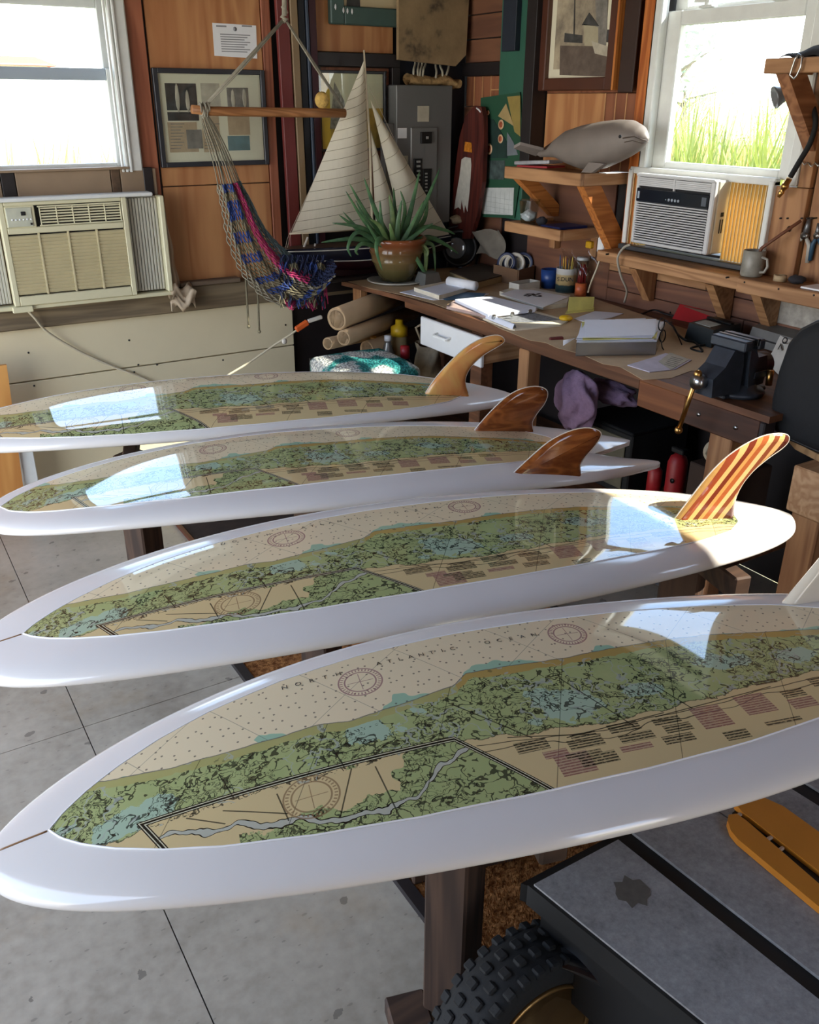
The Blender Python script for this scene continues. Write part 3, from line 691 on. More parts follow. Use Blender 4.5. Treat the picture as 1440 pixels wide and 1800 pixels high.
b_, W = fin_mesh(A, ax, nn, pts2, .024); fin2 = thing('fin', '', '', (0, 0, 0)); 
for kk in ('label', 'category'): del fin2[kk]
fin2.parent = T2
def strip_fin():
    # sweep lines fan from the base to the tip; each strip is a slab of the fin between two of them
    tip = max(pts2, key=lambda p: p[0] + p[1]); n = 9
    cols = ['#5a2c22', '#3c1f1c', '#b5673a', '#d9a45e', '#9c4a2c', '#e0b573', '#7a3524', '#d39a58', '#b06036', '#e3bd80', '#8a4a30', '#d9ab70']
    org = T2.location; up = Vector((0, 0, 1)); d = Vector((.60, .80)) ; px_n = (.80, -.60)
    offs = [o_ * .93 for o_ in (-.2, -.030, -.016, -.004, .008, .022, .034, .046, .056, .068, .080, .092, .105, .3)]
    me0 = bpy.data.meshes.new('fin_solid'); me0.from_pydata([v - org for v in b_.v], [], b_.f)
    for i in range(len(offs) - 1):
        bm = bmesh.new(); bm.from_mesh(me0); bmesh.ops.remove_doubles(bm, verts=bm.verts, dist=1e-5); bmesh.ops.recalc_face_normals(bm, faces=bm.faces)
        nv = ax * px_n[0] + up * px_n[1]
        for off, s_ in ((offs[i], -1), (offs[i + 1], 1)):
            co = A - org + nv * off
            r = bmesh.ops.bisect_plane(bm, geom=bm.verts[:] + bm.edges[:] + bm.faces[:], plane_co=co, plane_no=nv * s_, clear_outer=True)
            ed = [e_ for e_ in r['geom_cut'] if isinstance(e_, bmesh.types.BMEdge)]
            if ed: bmesh.ops.contextual_create(bm, geom=ed)
        if len(bm.faces) > 2 and i < len(offs) - 1:
            seen = set(); best = []
            for f0 in bm.faces:
                if f0 in seen: continue
                isl, st_ = [], [f0]; seen.add(f0)
                while st_:
                    f_ = st_.pop(); isl.append(f_)
                    for e_ in f_.edges:
                        for g_ in e_.link_faces:
                            if g_ not in seen: seen.add(g_); st_.append(g_)
                best.append(isl)
            best.sort(key=lambda q: -sum(f_.calc_area() for f_ in q))
            for isl in best:
                vs_ = list({v for f_ in isl for v in f_.verts}); ix = {v: k_ for k_, v in enumerate(vs_)}
                if sum(f_.calc_area() for f_ in isl) < 2e-5: continue
                me = bpy.data.meshes.new('strip'); me.from_pydata([v.co[:] for v in vs_], [], [tuple(ix[v] for v in f_.verts) for f_ in isl]); me.update()
                me.materials.append(wood('strip_wood_%d' % i, cols[i % len(cols)], cols[i % len(cols)], 'X', 20, 10, .12, .6, coat=.5)); o = bpy.data.objects.new('strip', me); COL.objects.link(o); o.parent = fin2
        bm.free()
strip_fin()
rim(A, ax, nn, pts2, fin2)
# board 1's fin, the same outline in cream
A1, ax1, nn1, p1 = fin_frame(board1, [(1375, 1060), (1400, 1028)])
f1 = fin_mesh(A1, ax1, nn1, pts2, .024)[0].build('fin', plain('cream_resin', '#e6dcc6', .12, 0, .03, coat=.4), T1, label='plain cream fin, partly out of view')
def quad(pts, Z): return [at(p[0], p[1], Z=Z) for p in pts]
# ------------------------------------------------------------------ stands under the boards
STW = wood('stand_wood', '#2e2018', '#4d382a', 'Z', 8, 14, .7, .8); STWX = wood('stand_wood_x', '#2e2018', '#4d382a', 'X', 8, 14, .7, .8)
def stand(x, y, ztop, bd, lab, coff=0.0):
    zb = .013 if .8 < x < 1.98 and 1.0 < y < 2.63 else (.0145 if 1.0 < x < 2.0 and y > 2.7 else 0)
    t = thing('board_stand', lab, 'stand', (x, y, zb), 'stands carrying the surfboards')
    d = Vector((bd.n.x, bd.n.y, 0)); a = Vector((bd.ax.x, bd.ax.y, 0)); p = Vector((x, y, zb)); ztop -= zb
    B().beam(p + Vector((0, 0, .045)), p + Vector((0, 0, ztop - .045)), .088, .088, (1, .55, 0), .005).build('post', STW, t)
    B().beam(p + d * (coff - .2) + Vector((0, 0, ztop - .0275)), p + d * (coff + .2) + Vector((0, 0, ztop - .0275)), .04, .055, (0, 0, 1), .004).build('crossbar', STWX, t)
    B().beam(p - a * .13 + Vector((0, 0, .0225)), p - a * .047 + Vector((0, 0, .0225)), .09, .045, (0, 0, 1), .004).build('foot', STWX, t)
    B().beam(p + a * .047 + Vector((0, 0, .0225)), p + a * .13 + Vector((0, 0, .0225)), .09, .045, (0, 0, 1), .004).build('foot', STWX, t)
    return t
def under(bd, x, y):
    q = Vector((x, y)) / bd.k - bd.N; u = q.dot(bd.ax) / bd.L
    return CZ + bd.k * (-1 + bd.rock(u) - bd.th(u)) - .012
def st_on(bd, u, off, lab):
    p = bd.N + bd.ax * bd.L * u + bd.n * off; stand(p.x * bd.k, p.y * bd.k, CZ + bd.k * (-1 + bd.rock(u) - bd.th(u) - .012 - abs(bd.roll) * .3) - .006, bd, lab, -off * bd.k)
q = Vector((.725, 1.0)) / board1.k - board1.N
st_on(board1, q.dot(board1.ax) / board1.L, q.dot(board1.n), 'dark post stand behind the knobbly tyre, under the nearest board')
st_on(board2, .55, 0, 'dark post stand under the middle of the round-tailed board')
st_on(board2, .85, 0, 'dark post stand under the striped-fin end of its board')
st_on(board3, .5, 0, 'dark post stand under the middle of the swallow-tailed board')
st_on(board3, .85, 0, 'dark post stand under the twin-fin end of its board')
q = Vector((.62, 2.64)) / board4.k - board4.N
st_on(board4, q.dot(board4.ax) / board4.L, q.dot(board4.n), 'dark post stand on the sunlit floor under the nose half of the amber-fin board')
st_on(board4, .8, 0, 'dark post stand under the amber fin')
# ------------------------------------------------------------------ rug and floor boards
def carpet(name, c1, c2):
    t = NT(name); f = t.noise(t.obj(), 55, 5, .7); t.set(t.ramp(f, [(.35, hexc(c1)), (.65, hexc(c2))]), .95, 0, .1); t.bump(f, .8, .02); return t.m
rg = thing('rug', 'brown shaggy rug with a dark edge on the floor under the boards', 'rug', (1.3, 1.9, 0))
RUGM = carpet('rug_pile', '#5e3518', '#b87f4c')
BX((.83, 1.02, 0.001), (1.95, 2.60, .012), .003).build('rug_backing', RUGM, rg)
rb = B(); R = random.Random(5)
for i in range(9000):
    x, y = R.uniform(.85, 1.35), R.uniform(1.04, 1.75); dx, dy = R.uniform(-.008, .008), R.uniform(-.008, .008); w = .0018
    rb.add([(x - w, y, .012), (x + w, y, .012), (x + dx, y + dy, .012 + R.uniform(.010, .02))], [(0, 1, 2)])
rb.build('pile', RUGM, rg, 'stuff')
eb = B()
for a, c in (((.80, 1.0, .001), (.83, 2.62, .018)), ((.83, 2.60, .001), (1.97, 2.62, .018)), ((1.95, 1.0, .001), (1.97, 2.60, .018)), ((.83, 1.0, .001), (1.95, 1.02, .018))): eb.box(a, c)
eb.build('binding', DARKW, rg)
m2 = thing('floor_mat', 'dark brown mat on the floor under the far boards', 'mat', (1.5, 3.2, 0))
BX((1.0, 2.72, .001), (2.0, 3.95, .014), .004).build('mat_base', plain('mat_brown', '#2a1c16', .9, 0, .3, 20, .3), m2)
BX((.985, 2.70, .001), (1.0, 3.97, .018)).build('binding', wood('mat_edge', '#4a2416', '#6f3c24', 'Y', 8, 12), m2)
# ------------------------------------------------------------------ the low cart with a knobbly tyre
ct = thing('utility_cart', 'black wheeled cart with scuffed grey slatted bed and knobbly tyre', 'cart', (1.05, .45, 0))
def scuffed():
    t = NT('scuffed_grey'); o = t.obj(); f = t.noise(o, 14, 8, .75); g = t.noise(o, 90, 4, .7)
    c = t.ramp(t.ma('ADD', t.ma('MULTIPLY', f, .6), t.ma('MULTIPLY', g, .4)), [(.3, hexc('#68686a')), (.5, hexc('#8f8f90')), (.72, hexc('#aeaeae'))])
    v = t.n('TexVoronoi'); t.put(v.inputs['Vector'], o); v.inputs['Scale'].default_value = 9; c = t.mix(t.ma('MULTIPLY', t.ma('LESS_THAN', v.outputs['Distance'], .05), .6), c, hexc('#b9b9b6'))
    t.set(c, t.ramp(f, [(.3, (.42,) * 3 + (1,)), (.7, (.68,) * 3 + (1,))]), 0, .4); t.bump(g, .12, .003); return t.m
GREYB = scuffed(); ZB = .50
for (x0, x1, sk) in ((.772, .968, .045), (1.003, 1.175, .03), (1.178, 1.345, .03), (1.385, 1.56, .03)):
    y1 = .835; y0 = -.25; k = sk / .35
    P_ = [(x0, y1), (x1, y1), (x1 + .03 * 1.08 / .35, y0), (x0 + .058 * 1.08 / .35 if x0 < .8 else x0 + .03 * 1.08 / .35, y0)]
    B().prism([(a, b, ZB - .006) for a, b in P_], (0, 0, .006)).build('bed_slat', GREYB, ct)
B().prism([(.80, .84, .26), (1.57, .84, .26), (1.62, -.25, .26), (.965, -.25, .26)], (0, 0, ZB - .0065 - .26)).build('body', BLACK, ct)
B().prism([(.764, .842, ZB - .05), (.774, .842, ZB - .05), (.955, -.25, ZB - .05), (.944, -.25, ZB - .05)], (0, 0, .046)).build('edge_strip', BLACK, ct)
B().prism([(.772, .836, ZB - .05), (1.57, .836, ZB - .05), (1.57, .855, ZB - .05), (.76, .855, ZB - .05)], (0, 0, .04)).build('end_strip', BLACK, ct)
st = B(); st.add([(.905 + (.03 + .006 * math.sin(k * 2.7)) * math.cos(k * PI / 8), .735 + (.03 + .006 * math.sin(k * 2.7)) * math.sin(k * PI / 8), ZB + .0006) for k in range(16)], [tuple(range(16))]); st.build('stain', plain('stain_brown', '#5e5a54', .6, 0, .15, 60), ct)
# fender: a glossy shell over the wheel
FEND = plain('glossy_black', '#0c0d10', .16, 0, .1, 5, 0, .3)
fb = B()
def fend(i, j):
    a = -.15 + 2.2 * i; r = .235; w = -.03 + .16 * j; bulge = .03 * math.sin(PI * j)
    c = Vector((.795, .72, .22)); d = Vector((math.cos(a) * .35, math.cos(a) * .5, math.sin(a))); return c + Vector((math.cos(a) * .10 + w * .75 + .02, -math.cos(a) * .16 - w * .2 + .02, math.sin(a) * (r + bulge) * .62))
fb.grid(fend, 22, 8); fo = fb.build('fender', FEND, ct); md = fo.modifiers.new('s', 'SOLIDIFY'); md.thickness = .008
# wheel, axle pointing out to the near left
wc = Vector((.735, .80, .205)); axd = Vector((.04, -.99, .06)).normalized(); WM = axd.to_track_quat('Z', 'Y').to_matrix()
wh = B(); prof = [(.118, -.045), (.13, -.052), (.160, -.054), (.174, -.046), (.180, -.03), (.182, 0), (.180, .03), (.174, .046), (.160, .054), (.13, .052), (.118, .045)]
wh.lathe(prof, wc, 48, WM); tyre = wh.build('tyre', BLACKR, ct)
tb = B()
for i in range(34):
    for j, off in ((0, -.044), (1, -.015), (2, .015), (3, .044)):
        a = 2 * PI * (i + .5 * (j % 2)) / 34; r = .178 if abs(off) < .04 else .171
        M_ = Matrix.Translation(wc) @ WM.to_4x4() @ Matrix.Rotation(a, 4, 'Z') @ Matrix.Translation((r, 0, off))
        tb.box((-.008, -.0095, -.010), (.009, .0095, .010), M_, .003)
tb.build('tread_lug', BLACKR, ct, 'stuff')
hb = B(); GOLD = plain('bronze_rim', '#8a6a3e', .35, .8, .1)
hb.lathe([(.116, .050), (.120, .055), (.124, .050), (.120, .04), (.110, .02), (.108, .012), (.108, .03), (.116, .050)], wc, 40, WM); rim_ = hb.build('rim', GOLD, ct)
sp = B()
for i in range(7):
    a = 2 * PI * i / 7; M_ = Matrix.Translation(wc) @ WM.to_4x4() @ Matrix.Rotation(a, 4, 'Z')
    sp.add([M_ @ Vector(v) for v in ((.025, -.012, .04), (.112, -.018, .030), (.112, .018, .030), (.025, .012, .04), (.025, -.012, .02), (.112, -.018, .016), (.112, .018, .016), (.025, .012, .02))], [(0, 1, 2, 3), (4, 7, 6, 5), (0, 4, 5, 1), (3, 2, 6, 7), (1, 5, 6, 2), (0, 3, 7, 4)])
sp.build('spokes', GOLD, ct)
hc = B(); hc.lathe([(.001, .046), (.026, .044), (.032, .035), (.032, .012), (.001, .012)], wc, 20, WM); hc.build('hub', plain('dark_hub', '#2a1d16', .5, .5), ct)
bp = B(); bp.lathe([(.02, -.01), (.11, -.005), (.11, .01), (.02, .01)], wc, 28, WM); bp.build('wheel_disc', BLACK, ct)
# the orange split plank lying on the cart
op = thing('orange_plank', 'orange round-ended plank with a black slot lying on the grey cart', 'plank', tuple(at(1380, 1510, Z=ZB)))
ORM = plain('orange_varnish', '#c9832c', .35, 0, .06, 12)
def pl(px, z0, h, nm, mt, lab=None):
    return B().prism(quad(px, z0), (0, 0, h)).build(nm, mt, op, label=lab)
pl([(1279, 1442), (1277, 1452), (1283, 1470), (1295, 1485), (1440, 1607), (1510, 1666), (1510, 1620), (1440, 1566), (1310, 1452), (1293, 1440)], ZB + .001, .014, 'plank_half', ORM)
pl([(1290, 1421), (1297, 1414), (1315, 1411), (1342, 1412), (1375, 1427), (1440, 1474), (1510, 1526), (1510, 1600), (1440, 1544), (1302, 1436)], ZB + .001, .014, 'plank_half', ORM)
pl([(1287, 1432), (1292, 1428), (1302, 1437), (1440, 1545), (1510, 1601), (1510, 1620), (1440, 1566), (1310, 1452), (1293, 1440)], ZB + .001, .005, 'slot', BLACK)
cl = B()
for (x, y) in ((1295, 1437), (1349, 1478), (1369, 1497)):
    p = at(x, y, Z=ZB + .006); cl.box((p.x - .012, p.y - .003, p.z), (p.x + .012, p.y + .003, p.z + .006), None, .001)
cl.build('clip', plain('pale_clip', '#c3a78c', .5), op, 'stuff')

# ------------------------------------------------------------------ workbench along the right wall
BZ = .92; BXF = 2.11
bn = thing('workbench', 'long brown wooden workbench with a paper-covered top along the right wall', 'workbench', (2.45, 2.7, 0))
B().prism([(BXF, 1.49, BZ - .02), (2.84, 1.49, BZ - .02), (2.84, 3.93, BZ - .02), (2.03, 3.93, BZ - .02), (2.09, 3.5, BZ - .02), (BXF, 3.2, BZ - .02)], (0, 0, .02)).build('bench_top', BENCHW, bn)
PAPER = plain('brown_bench_paper', '#b39a78', .75, 0, .12, 9)
pc = quad([(612, 495), (700, 476), (800, 470), (1035, 522), (1150, 560), (1300, 610), (1300, 650), (1215, 652), (1180, 665), (1130, 668), (1090, 645), (1060, 640), (1020, 622), (980, 612), (960, 603), (930, 598), (880, 578), (855, 565), (840, 557), (800, 548), (760, 533), (720, 522), (690, 515), (650, 507)], BZ + .0005)
B().prism(pc, (0, 0, .0012)).build('paper_cover', PAPER, bn, label='tan paper with a torn edge')
BX((BXF + .005, 1.80, BZ - .11), (BXF + .045, 2.0, BZ - .021), .004).build('apron', wood('apron', '#6a3d22', '#8f5a34', 'Y', 7, 14), bn)
BX((BXF + .005, 1.52, BZ - .11), (BXF + .045, 1.798, BZ - .021), .004).build('apron', wood('apron_dark', '#3a241a', '#563626', 'Y', 7, 14), bn)
BX((BXF + .02, 2.01, BZ - .06), (BXF + .05, 3.5, BZ - .021), .003).build('apron', BENCHW, bn)
BX((BXF - .002, 1.50, BZ - .115), (BXF + .05, 1.519, BZ - .021), .004).build('end_block', DARKW, bn)
q = B()
for y_ in (1.60, 1.74): q.cyl((BXF + .001, y_, BZ - .065), (BXF + .006, y_, BZ - .065), .007, seg=10)
q.build('bolt_head', STEEL, bn, 'stuff')
for y, w in ((1.66, .085), (2.62, .06), (2.93, .075), (3.80, .075)):
    z1 = BZ - .111 if y < 1.9 else BZ - .061; xo = .42 if y > 3.5 else .02
    BX((BXF + xo, y - w / 2, 0), (BXF + xo + .065, y + w / 2, z1), .004).build('leg', PINEZ if y < 2.7 else BENCHW, bn)
for y in (1.66, 3.8): BX((2.76, y - .04, 0), (2.83, y + .04, BZ - .021), .004).build('leg', BENCHW, bn)
BX((2.08, 3.83, BZ - .16), (2.12, 3.91, BZ - .021), .004).build('end_post', PINEZ, bn)
BX((2.19, 1.72, .26), (2.8, 3.9, .285), .003).build('lower_shelf', BENCHW, bn)
# white drawer under the top
p, q = at(739, 556, X=BXF - .012), at(817, 585, X=BXF - .012); z0 = at(739, 605, X=BXF - .012).z
dr = BX((BXF - .012, q.y - .12, z0), (BXF + .006, p.y, p.z), .004).build('drawer', plain('white_drawer', '#dcdcda', .4, 0, .02), bn, label='white drawer front')
BX((BXF + .0075, q.y - .11, z0 + .01), (BXF + .4, p.y - .01, p.z - .02), .004).build('drawer_box', PINEX, dr)
hd = B(); ym = (p.y + q.y - .08) / 2 + .02; zm = (p.z + z0) / 2 + .005
hd.tube([(BXF - .011, ym + .05, zm + .012), (BXF - .035, ym + .048, zm + .006), (BXF - .035, ym - .048, zm + .006), (BXF - .011, ym - .05, zm + .012)], .004, 8); hd.box((BXF - .038, ym - .046, zm - .002), (BXF - .03, ym + .046, zm + .004), None, .001)
hd.build('handle', plain('white_handle', '#e8e8e4', .3), dr)
# second bench nearer the camera, with the black bag on it
b2 = thing('side_bench', 'plywood bench on stout posts at the right edge under the black bag', 'workbench', (2.4, 1.1, 0))
B().prism(quad([(1373, 762), (1398, 790), (1440, 812), (1560, 880), (1700, 830), (1520, 740), (1480, 735)], .80), (0, 0, .02)).build('bench_top', wood('side_ply', '#8a6a48', '#b08a60', 'X', 5, 6, .6), b2)
pp = at(1418, 860, X=2.2)
BX((2.14, pp.y - .10, .66), (2.24, pp.y + .015, .798), .004).build('apron', PINEX, b2)
BX((2.15, pp.y - .09, 0), (2.24, pp.y - .0, .659), .005).build('leg', PINEZ, b2); BX((2.24, pp.y - .13, .0), (2.6, pp.y - .04, .10), .005).build('foot_rail', PINEX, b2); BX((2.62, pp.y - .13, 0), (2.7, pp.y - .04, .798), .005).build('leg', PINEZ, b2)
# ------------------------------------------------------------------ air conditioners
def ac_left():
    yf = D0 - .13; A = lambda x, y: at(x, y, Y=yf)
    tl = A(-6, 356); xr = A(222, 352).x; xl = tl.x; zt = A(110, 352).z; zb = A(125, 530).z
    t = thing('air_conditioner', 'large cream window air conditioner under the left window', 'air conditioner', ((xl + xr) / 2, yf, zb))
    GRL = plain('dusty_cream', '#bdb28c', .6, 0, .06, 10); DK = plain('grille_dark', '#191917', .7)
    zg = A(100, 395).z; za = A(20, 410).z; lx0, lx1 = A(8, 440).x, A(238, 440).x
    # body behind, face frame in front
    BX((xl, yf + .03, zb), (xr, D0 - .021, zt), .006).build('body', GRL, t)
    fw = .022
    fb = B()
    u0, u1 = xl + .135, xr - .012
    for a, c in (((xl, yf, zb), (xl + fw, yf + .028, zt)), ((xr - fw, yf, zb), (xr, yf + .028, zt)), ((xl + fw, yf, zb), (xr - fw, yf + .028, zb + .038)), ((xl + fw, yf, za - .006), (xr - fw, yf + .028, za + .018)), ((xl + fw, yf, zt - .014), (xr - fw, yf + .028, zt)), ((xl + fw, yf, za + .018), (u0, yf + .028, zt - .014))):
        fb.box(a, c, None, .003)
    fb.build('face_frame', CREAM, t)
    BX((xl + fw, yf + .02, zb + .04), (xr - fw, yf + .0295, za - .006)).build('grille_back', DK, t)
    n = 17
    for i in range(n):
        z = zb + .046 + (za - zb - .06) * (i + .5) / n
        B().beam((xl + fw, yf + .008, z), (xr - fw, yf + .008, z), .010, .0155, (0, -.5, 1), .001).build('louvre', GRL, t)
    for k in range(1, 4):
        x = xl + fw + (xr - xl - 2 * fw) * k / 4; BX((x - .004, yf - .001, zb + .04), (x + .004, yf + .01, za - .006), .001).build('mullion', GRL, t)
    BX((u0, yf + .02, za + .018), (xr - fw, yf + .0295, zt - .014)).build('vent_back', DK, t)
    for i in range(6): z = za + .028 + (zt - za - .05) * (i + .5) / 6; BX((u0 + .02, yf + .004, z - .003), (xr - fw - .006, yf + .016, z + .003), .001).build('vent_slat', CREAM, t)
    for k in range(6): x = u0 + .02 + (xr - fw - .006 - u0 - .02) * k / 5; BX((x - .002, yf + .002, za + .022), (x + .002, yf + .012, zt - .02), .001).build('vent_bar', CREAM, t)
    vf = B()
    for a, c in (((u0 + .012, yf - .001, za + .020), (xr - fw - .003, yf + .004, za + .025)), ((u0 + .012, yf - .001, zt - .022), (xr - fw - .003, yf + .004, zt - .017))): vf.box(a, c)
    vf.build('vent_frame', CREAM, t)
    c0, c1 = xl + fw + .004, u0 - .012
    cp = BX((c0, yf - .004, za + .022), (c1, yf, zt - .02), .002).build('control_panel', plain('control_grey', '#b9bba8', .5), t)
    k = B(); k.box((c0 + .055, yf - .007, za + .065), (c0 + .072, yf - .004, za + .080), None, .001); k.build('display', BLACK, cp); BX((c1 - .012, yf - .006, za + .028), (c1 - .004, yf - .004, za + .036)).build('indicator', BLACK, cp)
    k = B()
    for i in range(6): k.cyl((c0 + .02 + .014 * i, yf - .006, za + .05 - .002 * (i % 2)), (c0 + .02 + .014 * i, yf - .004, za + .05), .004, seg=8)
    k.build('button', WHITE, cp, 'stuff')
    # pleated side curtains and their rails
    for sgn, (a, b) in (('r', (xr + .004, A(288, 430).x)), ('l', (xl - .12, xl - .004))):
        BX((a, yf + .05, zb + .005), (b, yf + .062, zt - .004)).build('curtain_back', plain('pleat_grey', '#a5a398', .6), t)
        m_ = 10
        for i in range(m_):
            x = a + (b - a) * (i + .5) / m_; BX((x - .0058, yf + .036, zb + .008), (x + .0048, yf + .0495, zt - .008), .002).build('pleat', plain('pleat_cream', '#b7b5a6', .5, 0, .04), t)
    BX((xl - .15, yf - .006, zt + .001), (A(268, 340).x, yf + .07, zt + .016), .004).build('top_rail', WHITEF, t)
    rx = A(288, 430).x; BX((rx, yf + .0, zb - .0), (rx + .022, yf + .06, zt), .004).build('side_rail', CREAM, t)
    BX((xl - .13, yf + .012, zb - .018), (rx + .02, yf + .07, zb - .001), .003).build('bottom_rail', CREAM, t)
    f = B(); p = A(35, 538); f.box((p.x - .03, yf - .004, zb - .026), (p.x + .05, yf + .012, zb - .002), None, .003); f.build('drain_lip', CREAM, t)
    # plastic sheet stuffed at the right side
    s = thing('plastic_sheet', 'crumpled cream plastic sheet beside the left air conditioner', 'sheet', (rx + .05, D0 - .06, .95))
    PS = translucent('milky_sheet', '#c9b79c', .3)
    def sh(i, j):
        z = zt - .02 - (zt - zb + .02) * i; w = .012 + .05 * i; x = rx + .023 + w * j; return Vector((x, D0 - .058 - .02 * math.sin(j * 7 + i * 5) * (.3 + i) * .6 - .01 * math.sin(i * 17), z))
    q = B(); q.grid(sh, 30, 10); q.build('drape', PS, s)
    def cr_(i, j):
        a = 2 * PI * i; r = .035 + .02 * math.sin(3 * a + 6 * j) + .012 * math.sin(7 * a - 5 * j); return Vector((rx + .035 + (j - .2) * .11, D0 - .10 + math.cos(a) * r * .7, .905 + math.sin(a) * r - .0 * j + .02 * math.sin(9 * j)))
    q = B(); q.grid(cr_, 18, 10); q.build('crumple', PS, s)
    return t, zb
ACL, aclz = ac_left()
def cord(name, pts, r, mt, lab, cat='cord', parent=None):
    P_ = [Vector(p) for p in pts]; out = []
    for i in range(len(P_) - 1):
        p0, p1, p2, p3 = P_[max(i - 1, 0)], P_[i], P_[i + 1], P_[min(i + 2, len(P_) - 1)]
        for k in range(8):
            t = k / 8; out.append(.5 * (2 * p1 + (p2 - p0) * t + (2 * p0 - 5 * p1 + 4 * p2 - p3) * t * t + (3 * p1 - p0 - 3 * p2 + p3) * t ** 3))
    b = B().tube(out + [P_[-1]], r, 8)
    o = b.build(name, mt, parent)
    if parent is None: tag(o, lab, cat)
    return o
CORDW = plain('cream_cord', '#bfb59c', .5)
cord('power_cord', [at(43, 540, Y=3.99), at(60, 558, Y=4.0), at(85, 585, Y=4.04), at(140, 618, Y=4.06), at(200, 645, Y=4.066), at(250, 664, Y=4.066), at(300, 690, Y=4.06)], .0055, CORDW, 'cream power cord drooping from the left air conditioner across the wall')
ec = thing('extension_cord', 'cream extension cord with an orange plug beside the hammock', 'cord', tuple(at(520, 580, Y=3.9)))
cord('cable', [at(400, 660, Y=3.9), at(440, 636, Y=3.9), at(480, 608, Y=3.88), at(505, 592, Y=3.86), at(522, 580, Y=3.85)], .0055, CORDW, '', parent=ec)
B().beam(at(520, 580, Y=3.85), at(541, 566, Y=3.85), .022, .028, (0, 0, 1), .005).build('plug', plain('orange_plug', '#d8622a', .45), ec, label='orange plug')
B().beam(at(541, 565, Y=3.85), at(566, 557, Y=3.85), .018, .018, (0, 0, 1), .004).build('socket', plain('white_plug', '#d9d6cc', .45), ec, label='white socket')
sp_ = B(); sp_.ball(at(500, 600, Y=3.86), .014, (1, .6, 1), 10, 8); sp_.build('cord_clip', plain('clear_clip', '#cfcabd', .3), ec)

